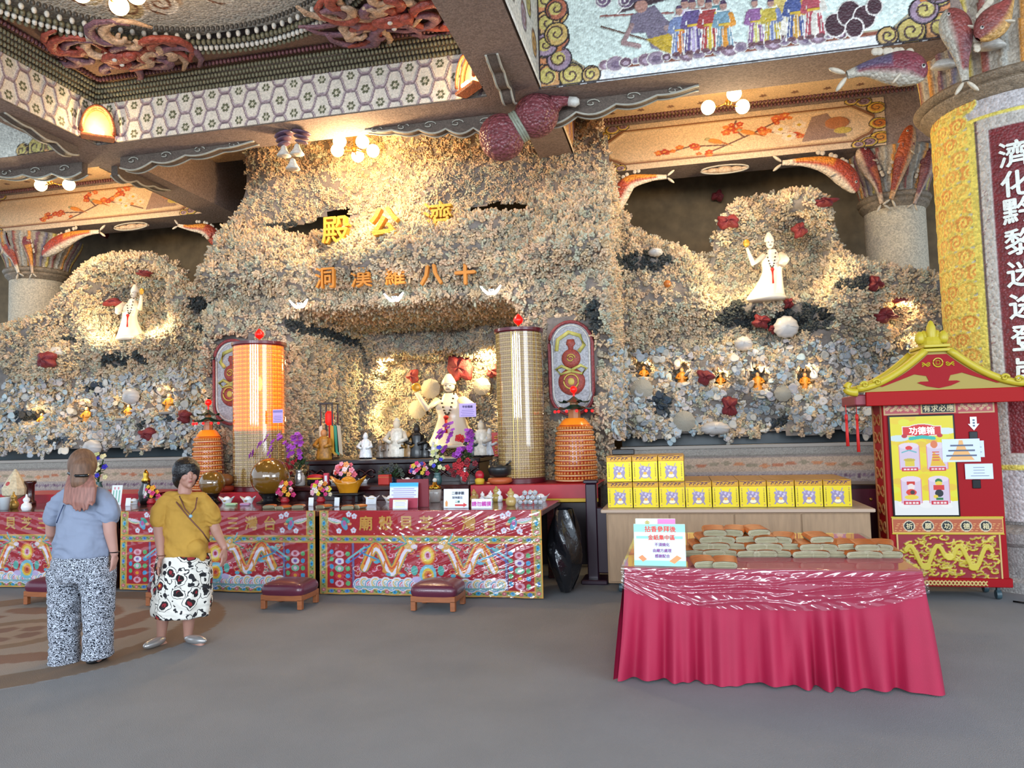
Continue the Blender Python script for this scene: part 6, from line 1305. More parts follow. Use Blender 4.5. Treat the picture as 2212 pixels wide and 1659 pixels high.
box0 = thing('golden_box', '', 'box'); MB().bbox(-BWd/2+.003, BWd/2-.003, 0, BDp, 0, BHt-.055, .003).build('carton', GB, box0); MB().bbox(-BWd/2, BWd/2, -.003, BDp+.003, BHt-.06, BHt, .003).build('lid', GBO, box0)
cv = Canvas(.25, .2, .0045, 'd6be1c'); cx = .125
for s in (-1, 1):
    for k in range(7): cv.rect(cx+s*.105-.004, .05+k*.018, cx+s*.105+.004, .06+k*.018, '7a6420')
    for q in (.02, .178): cv.ell(cx+s*.105, q, .007, .007, 'a87a5a')
cv.ell(cx, .09, .058, .062, '8a7d9c'); cv.ell(cx, .055, .03, .018, 'e8dcb0'); cv.ell(cx, .08, .02, .014, 'd8a040')
for k in range(7): cv.ell(cx-.05+k*.0165, .135+.012*math.sin(k*1.05), .012, .014, ('8a7d9c', 'b8aac4')[k % 2])
for s in (-1, 1): cv.ell(cx+s*.022, .105, .009, .007, 'efe6d0'); cv.ell(cx+s*.022, .105, .004, .004, '3a2a5a'); cv.line([(cx+s*.03, .14), (cx+s*.045, .175)], .008, '8a7d9c'); cv.line([(cx+s*.04, .06), (cx+s*.055, .03)], .014, '8a7d9c')
cv.mesh('printed_front', mat('gold_print', attr=True, rough=.3, metal=.3), lambda u, v, h: (u-cx, -.0015+0*u, .003+v), box0)
g = MB()
for k in range(5): g.tube([(-.075+.037*k+.012*math.cos(a), -.006, BHt-.03+.012*math.sin(a*1.5)) for a in np.linspace(0, 5.5, 9)], .0035, 4)
g.tube([(-.12, -.006, BHt-.008), (-.06, -.006, BHt-.014), (0, -.006, BHt-.006), (.06, -.006, BHt-.014), (.12, -.006, BHt-.008)], .003, 4); g.build('lid_marks', mat('lid_print', '6b4a6a', rough=.5), box0)
ordn = ('first', 'second', 'third', 'fourth', 'fifth', 'sixth', 'seventh', 'eighth', 'ninth'); depth = ('front row', 'second row', 'third row', 'back row'); used = False
for j in range(4):
    for lv in (0, 1):
        for i in range(9 if lv == 0 else 3):
            if lv == 1 and j == 3: continue
            loc = (-.765+.1295+i*.2605, 7.84+j*.215, .836+lv*(BHt+.002)); lab = f'golden printed box, {ordn[i]} from the left, {depth[j]} of the {"upper" if lv else "lower"} layer'
            if not used: box0.location = loc; tag(box0, lab, group='golden boxes on the counter'); o = box0; used = True
            else: o = dup(box0, loc, None, lab, 'golden boxes on the counter')
            if lv == 1 and i == 2 and j == 0: o.rotation_euler = (0, 0, -.05)
simple('black_case', 'small flat black case on top of the golden boxes at the left', 'case', (-.62, 8.3, 1.365), [('body', MB().bbox(-.12, .12, -.06, .08, 0, .055, .006), mat('bezel_black', '08080c', rough=.2), False)])
# dark chest and cabinet beyond the counter, dark post chair at its left
simple('dark_cabinet', 'dark maroon cabinet between counter and red booth', 'cabinet', (1.95, 9.0, 0), [('body', MB().bbox(-.3, .35, -.2, .3, 0, .98, .01), DW2, False), ('drawer', MB().bbox(-.28, .33, -.212, -.2, .7, .93, .004), mat('maroon_front', '561026', rough=.35), False), ('knob', MB().sphere((0, -.23, .82), .018, 10, 6), BRASS, True)])
t = thing('wooden_stand', 'tall dark purple wooden stand between side table and counter', 'stand', (-.98, 8.25, 0)); PW = mat('purple_wood', '2c1226', rough=.35, coat=.2)
MB().bbox(-.06, .06, -.04, .04, 0, 1.06, .012).build('post', PW, t); MB().bbox(-.08, .08, -.06, .06, 1.06, 1.1, .01).build('cap', PW, t); MB().bbox(-.12, .16, -.15, .2, 0, .05, .01).build('foot', PW, t); MB().bbox(-.045, .17, -.02, .05, .1, .8, .01).build('side_panel', PW, t)
simple('plastic_bag', 'crumpled black and clear plastic bag hanging at the right end of the altar row', 'bag', (-1.2, 7.72, 0), [('bag', MB().grid(lambda a, b: ((.06+.1*math.sin(b*3.0))*math.cos(a*6.283)*(1+.18*math.sin(a*31+b*7)), (.12+.14*math.sin(b*3.0))*math.sin(a*6.283)*(1+.15*math.sin(a*25+b*11)), .02+.82*b), 60, 24), mat('black_plastic', '17181c', rough=.18, coat=.6, bump=.6, bscale=18), True)])
# ================================================================ red-draped table in front
TX0, TX1, TY0, TY1, TZ = -.40, 1.395, 5.09, 6.78, .72
CR1 = mat('crimson_cloth', 'a00e3a', rough=.65, noise=.05, nscale=4, bump=.12, bscale=300); CR2 = mat('crimson_top', 'cc5a6c', rough=.55, noise=.05, nscale=3)
t = thing('draped_table', 'square table draped to the floor in pleated crimson cloth', 'table', ((TX0+TX1)/2, (TY0+TY1)/2, 0))
hx, hy = (TX1-TX0)/2, (TY1-TY0)/2
MB().bbox(-hx+.01, hx-.01, -hy+.01, hy-.01, .68, TZ-.004, .01).build('tabletop', mat('plain_wood', '8a6a4a'), t)
for sx in (-1, 1):
    for sy in (-1, 1): MB().bbox(sx*(hx-.08)-.03, sx*(hx-.08)+.03, sy*(hy-.08)-.03, sy*(hy-.08)+.03, 0, .68, .005).build('leg', mat('plain_wood'), t)
MB().bbox(-hx-.004, hx+.004, -hy-.004, hy+.004, TZ-.003, TZ, .001).build('top_cloth', CR2, t)
per = [2*hx, 2*hy, 2*hx, 2*hy]; PT = sum(per)
def skirt(a, b):
    s = a*PT; v = 1-b
    for i, (ox, oy, dx, dy, nx_, ny_) in enumerate(((-hx, -hy, 1, 0, 0, -1), (hx, -hy, 0, 1, 1, 0), (hx, hy, -1, 0, 0, 1), (-hx, hy, 0, -1, -1, 0))):
        if s <= per[i]+1e-9 or i == 3: break
        s -= per[i]
    L = per[i]; g_ = a*PT; e = min(s, L-s)
    pl = math.sin(g_*33+2.6*math.sin(g_*5.3)+1.6*v*math.sin(g_*3.1+1))+.55*math.sin(g_*61+3*math.sin(g_*2)+v)*(.4+.6*math.sin(g_*4.1)**2); pl = pl if pl > 0 else pl*1.5
    o = .006+v*(.05+.033*pl*min(1, v*2.2)); c = max(0, .12-e)/.12*v
    x, y = ox+dx*s+nx_*o, oy+dy*s+ny_*o
    if e < .12: k = (c*.028); sgn = -1 if s < L/2 else 1; x += dx*sgn*(k+.035*v*c); y += dy*sgn*(k+.035*v*c)
    return (x, y, .006+.012*v*0+(TZ-.004-.006)*b+.012*(1-b)*(1+math.sin(g_*9))*.5)
MB().grid(skirt, 900, 26).build('skirt', CR1, t, smooth=True)
plastic('plastic_sheet', 'clear creased plastic sheet swagged over the front of the crimson table', TX0-.02, TX1+.02, TY0-.035, TZ+.006, .48, 17, .016, hy*2+.02, 0, (.2, .8), 520, 90, hem=.12)
for k in range(0): pass
# paper bundles on the table
def tz(px, py, z=TZ+.008): return on(px, py, z)
rows_ = [((1500, 1207), (1537, 1208), (1575, 1206), (1612, 1207), (1650, 1205), (1688, 1206), (1727, 1207), (1765, 1206), (1803, 1207), (1842, 1207), (1880, 1208), (1918, 1208)),
         ((1515, 1203), (1552, 1201), (1590, 1202), (1628, 1200), (1668, 1201), (1706, 1199), (1745, 1202), (1788, 1202), (1828, 1200), (1868, 1200), (1905, 1202)),
         ((1530, 1200), (1570, 1196), (1612, 1196), (1652, 1196), (1692, 1197), (1770, 1196)), ((1545, 1193), (1588, 1190), (1635, 1190))]
cn = 0; ORD = ('first', 'second', 'third', 'fourth', 'fifth', 'sixth', 'seventh', 'eighth', 'ninth', 'tenth', 'eleventh', 'twelfth')
for lv, R_ in enumerate(rows_):
    for k, (px, _) in enumerate(R_):
        y = 5.6+.012*((k*7) % 3)+.01*lv; x = float(at(px, 1207, Z=TZ+.01)[0])*1.0; p = at(px, 1205, Y=5.6); x = float(p[0])
        put_bundle((x, y, TZ+.009+lv*.046), .28*math.sin(k*2.3+lv), f'folded orange paper bundle, {("bottom", "second", "third", "top")[lv]} layer of the heap, {ORD[k]} from the left end', 'folded paper bundles on the crimson table', .98); cn += 1
put_bundle(tz(1520, 1221), .2, 'single folded paper bundle lying in front of the heap, next to the sign', 'folded paper bundles on the crimson table', .95)
put_bundle(tz(1566, 1222), -.05, 'single folded bundle with red-brown wrapper in front of the heap', 'folded paper bundles on the crimson table', .95)
for k, (px, py) in enumerate(((1905, 1199), (1935, 1203))): pass
# signs on the crimson table
p = on(1426, 1223, TZ+.008)
card(p, .335, .272, 'pale green sign with red heading, standing at the left of the crimson table', bg='d2ece6', items=[('bar', 0, .9, 1, .18, '9ad8c8'), ('bar', 0, .68, .9, .06, '8fd4c0'), ('bar', 0, .07, 1, .12, '94d6c4'), ('text', '拈香參拜後', .02, .88, .15, 'd84038'), ('text', '金紙集中區', .04, .68, .13, 'd84038'), ('text', '不須燒化', .05, .51, .09, '8a4a90'), ('text', '由廟方處理', .05, .37, .09, '8a4a90'), ('text', '感謝配合', .05, .24, .09, '8a4a90'), ('poly', [(-.42, .2), (-.34, .26), (-.25, .16), (-.33, .1)], 'e08a58'), ('poly', [(.18, .12), (.33, .26), (.42, .2), (.28, .06)], 'e8945c')], tilt=7, rz=-3)
card((p[0]-.03, p[1]+.16, p[2]), .27, .29, 'second sign, yellow and pink, mostly hidden behind the pale green sign', bg='dcecd0', items=[('bar', .28, .9, .44, .18, 'd880b8'), ('text', '金', -.2, .9, .12, 'b8a040')], tilt=7, rz=-3)
# ================================================================ red donation booth
BY = 7.72; bt = thing('donation_kiosk', 'red and gold temple-roofed donation kiosk with bright touch screen', 'kiosk', (2.31, BY, 0))
BR = mat('kiosk_red', '98000f', rough=.5, spec=.2); BRD = mat('kiosk_red_bright', 'a00202', rough=.5, spec=.2); BG = mat('kiosk_gold', 'c4b02c', rough=.4, metal=.1) if False else mat('kiosk_yellow', 'c2ae2e', rough=.4); GDK = mat('kiosk_olive', 'a08a30', rough=.5)
wb = lambda mb, nm, m, par=None, **k: mb.build(nm, m, par or bt, world=True, **k)
wb(MB().bbox(1.86, 2.84, BY, BY+.42, .12, 1.83, .01), 'cabinet', BR)
wb(MB().bbox(1.84, 2.86, BY-.02, BY+.43, .12, .2, .006), 'base', BR); 
for x in (1.93, 2.76):
    for y in (.06, .36): wb(MB().lathe([(0, -.02), (.04, -.02), (.045, 0), (.04, .02), (0, .02)], (x, BY+y, .045), 14, axis='x').box(x-.012, x+.012, BY+y-.02, BY+y+.02, .05, .125), 'castor', mat('castor_grey'), smooth=True, ang=40)
sd = MB()
for z in np.arange(.3, 1.75, .17): sd.tube([(1.855, BY+.2+.12*math.cos(a), z+.05*math.sin(2*a)) for a in np.linspace(0, 6.1, 18)], .009, 5)
wb(sd, 'side_scrollwork', mat('kiosk_copper', 'a86a3c', rough=.45)); wb(MB().bbox(1.852, 1.862, BY+.03, BY+.07, .2, 1.8, .002).bbox(1.852, 1.862, BY+.34, BY+.38, .2, 1.8, .002), 'side_trim', mat('kiosk_copper'))
# header strip, screen, band, carved panel
cv = Canvas(.94, .11, .0055, 'b0182a'); cv.rect(0, 0, .94, .11, 'b89060'); cv.rect(.012, .012, .928, .098, 'a83a40')
for k in range(44): cv.spiral(.03+.02*k, .055+.018*math.sin(k*2), .016, .006, 'c8a878')
cv.rect(.3, 0, .64, .11, 'a01020'); cv.rect(.325, .008, .615, .1, 'c8a868'); cv.rect(.335, .016, .605, .093, '141c24')
o = cv.mesh('header', mat('kiosk_print', attr=True, rough=.4), front(1.87, BY-.004, 1.70)); o.parent = bt; o.location = (-2.31, -BY, 0)
g = MB(); add_text(g, '有求必應', 1.87+.47, BY-.014, 1.755, .066, .003, .001); wb(g, 'header_lettering', mat('ivory_gilt', 'd8c89a', rough=.4), o) if False else wb(g, 'header_lettering', mat('ivory_gilt', 'd8c89a', rough=.4))
sx0, sx1, sz0, sz1 = 1.915, 2.452, .77, 1.682; sw, sh = sx1-sx0, sz1-sz0
wb(MB().bbox(sx0-.015, sx1+.015, BY-.02, BY+.005, sz0-.015, sz1+.015, .004), 'screen_bezel', mat('bezel_black', '08080c', rough=.2))
cv = Canvas(sw, sh, .0035, 'e8e020')
cv.rect(0, 0, sw, .1, 'e8eef4'); 
for k in range(7): cv.ell(k*.09, .1, .06, .035, ('e8eef4', 'f0f4f8')[k % 2])
for k in range(60):
    rr = random.Random(k); cv.ell(rr.uniform(0, sw), rr.uniform(.15, sh), .05, .03, rr.choice(['e8e020', 'ecd428', 'e8c838', 'e4e838']))
for s, c in ((-1, 'd0e8f0'), (1, 'd8eef4')): cv.ell(sw/2+s*.2, sh-.17+s*.03, .09, .03, c)
cv.ell(sw/2, sh-.13, .14, .062, 'f0f0f0'); cv.rect(sw/2-.17, sh-.18, sw/2+.17, sh-.09, 'f0f0f0'); cv.ell(sw/2, sh-.13, .13, .055, 'd81c1c'); cv.rect(sw/2-.16, sh-.172, sw/2+.16, sh-.098, 'd81c1c')
for s in (-1, 1): cv.ell(sw/2+s*.15, sh-.18, .025, .018, 'c02030')
cv.line([(sw/2-.1, sh-.205), (sw/2, sh-.19), (sw/2+.1, sh-.205)], .032, '30c0b8')
for i, (X, Y) in enumerate(((.15, .42), (.385, .42), (.15, .11), (.385, .11))):
    cv.rect(X-.09, Y, X+.09, Y+.22, 'e08aa8'); cv.rect(X-.082, Y+.005, X+.082, Y+.215, 'd8cce8'); cv.ell(X, Y+.22, .085, .03, 'e8dcf0')
    cv.rect(X-.07, Y-.015, X+.07, Y+.02, 'd02848'); 
    for q in range(4): cv.rect(X-.055+.03*q, Y-.006, X-.033+.03*q, Y+.01, 'f4e8ec')
    if i == 0: cv.rect(X-.04, Y+.03, X+.04, Y+.08, 'e0d040'); cv.ell(X, Y+.09, .05, .014, 'c8b838'); cv.ell(X, Y+.2, .03, .02, 'e03030'); cv.line([(X-.06, Y+.16), (X, Y+.18), (X+.06, Y+.16)], .012, '6ab8c8')
    if i == 1: cv.ell(X-.02, Y+.23, .03, .035, 'e08050'); cv.poly([(X-.06, Y+.03), (X+.07, Y+.03), (X+.02, Y+.12), (X-.03, Y+.16)], 'e8c030'); [cv.rect(X-.04, Y+.08+.025*q, X+.02, Y+.09+.025*q, 'd86050') for q in range(4)]
    if i == 2: cv.rect(X-.035, Y+.17, X+.035, Y+.2, 'd03020'); cv.ell(X, Y+.15, .03, .03, 'f0e8e8'); cv.ell(X, Y+.1, .045, .03, 'e03828'); cv.ell(X+.01, Y+.1, .02, .02, '403038'); cv.ell(X, Y+.055, .06, .022, 'ecd848')
    if i == 3: cv.ell(X, Y+.2, .03, .025, '207a40'); cv.ell(X, Y+.18, .03, .02, 'ecd848'); cv.rect(X-.045, Y+.12, X+.045, Y+.165, 'd83028'); cv.ell(X, Y+.09, .035, .035, '18202c'); cv.ell(X-.03, Y+.06, .02, .016, 'ecd040'); cv.rect(X-.03, Y+.03, X+.03, Y+.05, '207a40')
SM = mat('screen_lit', attr=True, rough=.25, emit='attr', es=.62); SM.node_tree.links.remove(SM.node_tree.nodes['Principled BSDF'].inputs['Base Color'].links[0]); SM.node_tree.nodes['Principled BSDF'].inputs['Base Color'].default_value = (.01, .01, .01, 1)
so = cv.mesh('screen', SM, front(sx0, BY-.021, sz0)); so.parent = bt; so.location = (-2.31, -BY, 0)
g = MB(); add_text(g, '功德箱', (sx0+sx1)/2, BY-.026, sz1-.132, .074, 0, .0012); wb(g, 'screen_title', mat('screen_white', 'ffffff', emit='ffffff', es=.6))
bw = .93; cv = Canvas(bw, .145, .0055, 'c8a048'); cv.rect(.01, .012, bw-.01, .133, 'a8502c')
for k in range(90): cv.line([(.02+.01*k, .03+.02*(k % 4)), (.035+.01*k, .03+.02*(k % 4))], .006, 'd8a060')
for k in range(5): cv.ell(.145+.16*k, .07, .05, .05, 'cfc0a0'); cv.ell(.145+.16*k, .07, .042, .042, '101a20')
o = cv.mesh('name_band', mat('kiosk_print'), front(1.885, BY-.012, .60)); o.parent = bt; o.location = (-2.31, -BY, 0)
g = MB(); [add_text(g, c, 1.885+.145+.16*k, BY-.02, .67, .058, .002, .001) for k, c in enumerate('祈願功德箱')]; wb(g, 'band_lettering', mat('ivory_gilt'))
wb(MB().bbox(1.88, 2.82, BY-.016, BY, .742, .756, .003).bbox(1.88, 2.82, BY-.016, BY, .592, .602, .003), 'band_edge', BG)
cv = Canvas(.84, .4, .005, '8a0c20'); rr = random.Random(2)
for k in range(150): 
    X, Y, r, a = rr.uniform(.02, .82), rr.uniform(.02, .38), rr.uniform(.012, .035), rr.uniform(0, 6.28); cv.line([(X+r*math.cos(a+q)*(1+q*.25), Y+r*.8*math.sin(a+q)) for q in np.linspace(0, 2.6, 9)], .016, rr.choice(['b8a02c', 'c4b038', 'a8902c']), rr.uniform(.004, .009))
for s in (-1, 1): cv.line([(.42+s*(.03+.3*q), .2+.1*math.sin(q*8)) for q in np.linspace(0, 1.1, 30)], .04, 'c4b038', .014); cv.ell(.42+s*.2, .11, .045, .035, 'c8b43c', .014)
cv.ell(.42, .2, .035, .035, 'd0bc48', .016)
o = cv.mesh('carved_panel', mat('kiosk_print'), front(1.93, BY-.006, .19)); o.parent = bt; o.location = (-2.31, -BY, 0)
wb(MB().bbox(1.915, 1.93, BY-.016, BY, .18, .6, .003).bbox(2.77, 2.785, BY-.016, BY, .18, .6, .003).bbox(1.915, 2.785, BY-.016, BY, .178, .19, .003), 'panel_frame', mat('pale_gilt', 'c8a868', rough=.4))
g = MB(); g.tube([(2.35+.3*q, BY-.024, .155+.02*math.sin(q*30)) for q in np.linspace(-1, 1, 60)], .008, 5).tube([(2.35+.3*q, BY-.024, .155-.02*math.sin(q*30)) for q in np.linspace(-1, 1, 60)], .008, 5); wb(g, 'base_scrollwork', mat('pale_gilt'), smooth=True)
# slots, arrow and stuck-on notices on the right of the screen
for x, z in ((2.62, 1.49), (2.62, 1.05)): wb(MB().bbox(x-.035, x+.035, BY-.012, BY+.002, z-.04, z+.04, .004).box(x-.025, x+.025, BY-.016, BY-.012, z+.02, z+.028), 'slot', mat('bezel_black'))
g = MB().prism([(2.655, 1.665), (2.60, 1.665), (2.60, 1.6), (2.58, 1.6), (2.628, 1.54), (2.675, 1.6), (2.655, 1.6)], BY-.008, BY-.002); wb(g, 'arrow_sign', CARD)
g = MB(); [g.box(2.62, 2.638, BY-.0095, BY-.008, 1.575+.026*k, 1.59+.026*k) for k in range(3)]; wb(g, 'arrow_lettering', mat('ink_5a6274', '5a6274'))
for nm, x0, x1, z0, z1, y, w_ in (('notice', 2.345, 2.66, 1.255, 1.465, BY-.028, 1), ('notice', 2.63, 2.70, 1.295, 1.445, BY-.01, 0), ('notice', 2.53, 2.76, 1.095, 1.235, BY-.01, 2)):
    nb = wb(MB().box(x0, x1, y-.003, y, z0, z1), nm, mat('notice_paper', 'ccd6ea', rough=.5)); W_, H_ = x1-x0, z1-z0
    g = MB()
    if w_ == 1: 
        h_ = MB(); [h_.prism([(x0+W_*(.5-s_), z0+H_*a_), (x0+W_*(.5+s_), z0+H_*a_), (x0+W_*(.5+s_*.7), z0+H_*(a_+.2)), (x0+W_*(.5-s_*.7), z0+H_*(a_+.2))], y-.0045, y-.003) for s_, a_ in ((.34, .08), (.24, .3), (.14, .52), (.07, .74))]; wb(h_, 'printed_pyramid', mat('ink_e0a868', 'e0a868'))
        for k in range(3): g.box(x0+W_*(.1+.06*k), x1-W_*(.1+.04*k), y-.006, y-.0045, z0+H_*(.24+.22*k), z0+H_*(.31+.22*k))
    elif w_ == 2: [g.box(x0+W_*(.3-.1*(k == 0)), x1-W_*(.3-.15*(k == 0)), y-.0045, y-.003, z0+H_*(.2+.18*k), z0+H_*(.23+.18*k)) for k in range(4)]
    else: [g.box(x0+W_*.35, x1-W_*.3, y-.0045, y-.003, z0+H_*(.3+.3*k), z0+H_*(.33+.3*k)) for k in range(2)]
    wb(g, 'notice_print', mat('ink_5a6274'))
# roof
bx0, bx1 = 1.585, 3.02; rc = (bx0+bx1)/2
wb(MB().bbox(bx0+.11, bx1, BY-.14, BY-.10, 1.79, 1.92, .005), 'roof_fascia', BRD); wb(MB().bbox(bx0+.02, bx1-.02, BY-.1, BY+.5, 1.80, 1.9, .01), 'eave_board', mat('kiosk_red_dull', '8a3440', rough=.5))
def gab(s, t_): return (rc+.02+s*(.1+.60*t_), 2.27-.33*(1-(1-t_)**1.7))
L_ = [gab(-1, q) for q in np.linspace(1, 0, 14)]; R_2 = [gab(1, q) for q in np.linspace(0, 1, 14)]
wb(MB().prism([(L_[0][0], 1.92)]+L_+R_2+[(R_2[-1][0], 1.92)], BY-.12, BY-.08), 'gable', GDK)
ins = [(rc+.02+(p[0]-rc-.02)*.8, 2.0+(p[1]-1.97)*.82) for p in L_+R_2]; low_ = [(rc+.5, 1.965), (rc+.35, 2.02), (rc+.22, 2.07), (rc+.12, 2.05), (rc+.1, 2.0), (rc+.17, 2.0), (rc+.2, 1.99), (rc+.12, 1.955), (rc+.02, 1.935)]
low_ = low_+[(2*(rc+.02)-p[0], p[1]) for p in reversed(low_[:-1])]
mb = MB(); U = ins+[p for p in low_]
wb(mb.prism([(p[0], p[1]) for p in U], BY-.128, BY-.118), 'gable_panel', BR)
g = MB(); g.tube([(rc+.02+.04*math.cos(a), BY-.135, 2.17+.04*math.sin(a)) for a in np.linspace(0, 6.283, 21)[:-1]], .006, 5, closed=True); [g.tube([(rc+.02+.016*c_[0], BY-.135, 2.17+.016*c_[1]) for c_ in ((-1, -1), (1, -1), (1, 1), (-1, 1))], .005, 4, closed=True)]
wb(g, 'coin_emblem', mat('kiosk_yellow'))
g = MB(); [g.tube([(rc+.02+s*(.065+.07*q), BY-.135, 2.165+.008*math.sin(q*9+k)-.01*k) for q in np.linspace(0, 1, 10)], .004, 4) for s in (-1, 1) for k in range(3)]; wb(g, 'gable_scrollwork', mat('kiosk_yellow'))
for s in (-1, 1):
    P = [gab(s, q) for q in np.linspace(0, 1, 14)]; wb(MB().tube([(p[0], BY-.13, p[1]+.015) for p in P], .034, 8), 'roof_ridge', mat('kiosk_yellow'), smooth=True); wb(MB().tube([(p[0]+s*.01, BY+.3, p[1]+.015) for p in P], .034, 8), 'roof_ridge', mat('kiosk_yellow'), smooth=True)
    pl = MB(); n_ = 13; pl.grid(lambda a, b: (P[int(round(a*n_))][0], BY-.12+.42*b, P[int(round(a*n_))][1]+.012), n_, 6); wb(pl, 'roof_slope', mat('kiosk_yellow'), smooth=True)
    ex, ez = P[-1]; q_ = MB(); q_.tube([(ex+s*(.0+.05*v+.05*math.sin(v*2)), BY-.135, ez+.0+.05*(1-math.cos(v*1.3))-.02) for v in np.linspace(0, 2.2, 12)], [.04-.0015*k for k in range(12)], 8)
    q_.tube([(ex-s*.06+s*.035*(1-v/9)*math.cos(v), BY-.165, ez+.05+.03*(1-v/9)*math.sin(v)) for v in np.linspace(0, 7, 18)], .012, 6).tube([(ex-s*.17+s*.035*(1-v/9)*math.cos(v), BY-.165, ez+.07+.03*(1-v/9)*math.sin(v)) for v in np.linspace(0, 7, 18)], .012, 6)
    wb(q_, 'corner_scroll', mat('kiosk_yellow'), smooth=True)
wb(MB().bbox(rc-.1, rc+.14, BY-.16, BY+.34, 2.27, 2.3, .006).bbox(rc-.09, rc+.13, BY-.15, BY+.33, 2.31, 2.34, .006).lathe([(.1, 2.34), (.11, 2.38), (.09, 2.42)], (rc+.02, BY+.05, 0), 12), 'ridge_cap', mat('kiosk_yellow'))
for k, (dx, hh_) in enumerate(((-.08, .12), (-.035, .13), (.02, .22), (.075, .13), (.12, .12))): wb(MB().lathe([(.03, 0), (.045, hh_*.3), (.04, hh_*.7), (.02, hh_*.93), (0, hh_)], (rc+dx, BY+.03*(k % 2), 2.36), 10), 'finial_leaf', mat('kiosk_yellow'), smooth=True)
for i, (px, zb_) in enumerate(((1828, 1.42), (1856, 1.36))):
    x = float(at(px, 900, Y=BY-.05)[0]); wb(MB().tube([(x, BY-.05+.1*i, 1.81), (x, BY-.05+.1*i, 1.72)], .004, 5).lathe([(.012, 1.66), (.016, 1.69), (.012, 1.72)], (x, BY-.05+.1*i, 0), 10).tube([(x, BY-.05+.1*i, 1.66), (x, BY-.05+.1*i, zb_)], [.012, .016], 8), 'tassel', RT_, smooth=True)
x = 3.06; simple('cable', 'blue and black cable end on the floor right of the kiosk', 'cable', (2.93, 7.55, .012), [('cord', MB().tube([(-.1, .1, 0), (0, .02, 0), (.12, 0, .0), (.3, .06, 0)], .008, 6), mat('bezel_black'), True), ('blue_sleeve', MB().tube([(.02, -.08, .0), (.07, -.09, .005), (.1, -.05, .03), (.16, -.02, .05)], .018, 8), mat('sky_blue', '4aa0d8', rough=.4), True)])
# ================================================================ kneeling stools
MV = mat('maroon_vinyl', '5a2236', rough=.3, coat=.3, bump=.1, bscale=90); OW = mat('orange_wood', '9a5a34', rough=.45, noise=.15, nscale=9, stretch=(1, 6, 6))
st = thing('kneeling_stool', '', 'stool'); SW, SD, SH = .43, .36, .2
for sx in (-1, 1):
    for sy in (-1, 1): MB().bbox(sx*(SW/2-.024)-.024, sx*(SW/2-.024)+.024, sy*(SD/2-.024)-.024, sy*(SD/2-.024)+.024, .006, .1, .004).build('leg', OW, st)
for sy in (-1, 1): MB().bbox(-SW/2, SW/2, min(sy*SD/2, sy*(SD/2-.03)), max(sy*SD/2, sy*(SD/2-.03)), .085, .14, .004).build('rail', OW, st)
for sx in (-1, 1): MB().bbox(min(sx*SW/2, sx*(SW/2-.03)), max(sx*SW/2, sx*(SW/2-.03)), -SD/2+.03, SD/2-.03, .085, .14, .003).build('side_rail', OW, st)
def cush(a, b):
    t_ = a*6.2832; q = (1-b) if b < .5 else (1-b); e = .32; sg = lambda v: math.copysign(abs(v)**.28, v)
    if b <= .35: k = b/.35; return ((SW/2+.012*math.sin(k*3.14))*sg(math.cos(t_)), (SD/2+.012*math.sin(k*3.14))*sg(math.sin(t_)), .135+.09*k)
    k = (b-.35)/.65; return (SW/2*(1-k)*sg(math.cos(t_)), SD/2*(1-k)*sg(math.sin(t_)), .225+.05*math.sin(k*math.pi/2)**.7)
MB().grid(cush, 64, 16).build('cushion', MV, st, smooth=True)
for k, (px, py, lab) in enumerate(((614, 1318, 'maroon kneeling stool in front of the seam of the middle and right frontals'), (942, 1322, 'rightmost maroon kneeling stool, before the right frontal'), (95, 1308, 'maroon kneeling stool half hidden behind the long-haired woman'), (362, 1311, 'maroon kneeling stool mostly hidden behind the floral skirt'))):
    p = at(px, py, Z=0); loc = (float(p[0])-.03, float(p[1])+.17, 0)
    if k == 0: st.location = loc; tag(st, lab, group='maroon kneeling stools'); 
    else: dup(st, loc, None, lab, 'maroon kneeling stools')

# ================================================================ two visitors
def tail_nodes(m, chain):
    return m
def skin_mat(name, base, spots):
    m = mat(name, base, rough=.55, noise=.04, nscale=12); nt = m.node_tree; b = nt.nodes['Principled BSDF']; src = b.inputs['Base Color'].links[0].from_socket
    tc = nt.nodes.new('ShaderNodeTexCoord')
    for (p, r, c, sc) in spots:
        mp = nt.nodes.new('ShaderNodeVectorMath'); mp.operation = 'SUBTRACT'; mp.inputs[1].default_value = p; nt.links.new(tc.outputs['Object'], mp.inputs[0])
        ms = nt.nodes.new('ShaderNodeVectorMath'); ms.operation = 'MULTIPLY'; ms.inputs[1].default_value = sc; nt.links.new(mp.outputs[0], ms.inputs[0])
        ln = nt.nodes.new('ShaderNodeVectorMath'); ln.operation = 'LENGTH'; nt.links.new(ms.outputs[0], ln.inputs[0])
        mr = nt.nodes.new('ShaderNodeMapRange'); mr.inputs[1].default_value = r*.7; mr.inputs[2].default_value = r*1.2; mr.inputs[3].default_value = 1; mr.inputs[4].default_value = 0; nt.links.new(ln.outputs['Value'], mr.inputs[0])
        mx = nt.nodes.new('ShaderNodeMix'); mx.data_type = 'RGBA'; nt.links.new(mr.outputs[0], mx.inputs[0]); nt.links.new(src, mx.inputs[6]); mx.inputs[7].default_value = (*lin(hexc(c)), 1); src = mx.outputs[2]
    nt.links.new(src, b.inputs['Base Color']); return m
def caps(mb, pts, rad, n=12, flat=1, up=(0, 1, 0)):
    P = [Vector(p) for p in pts]; mb.tube(P, list(rad), n, flat, up)
    mb.sphere(tuple(P[0]), rad[0], n, 8, (1, 1, 1)); mb.sphere(tuple(P[-1]), rad[-1], n, 8)
    for p, r in zip(P[1:-1], rad[1:-1]): mb.sphere(tuple(p), r*.99, n, 8) if flat == 1 else None
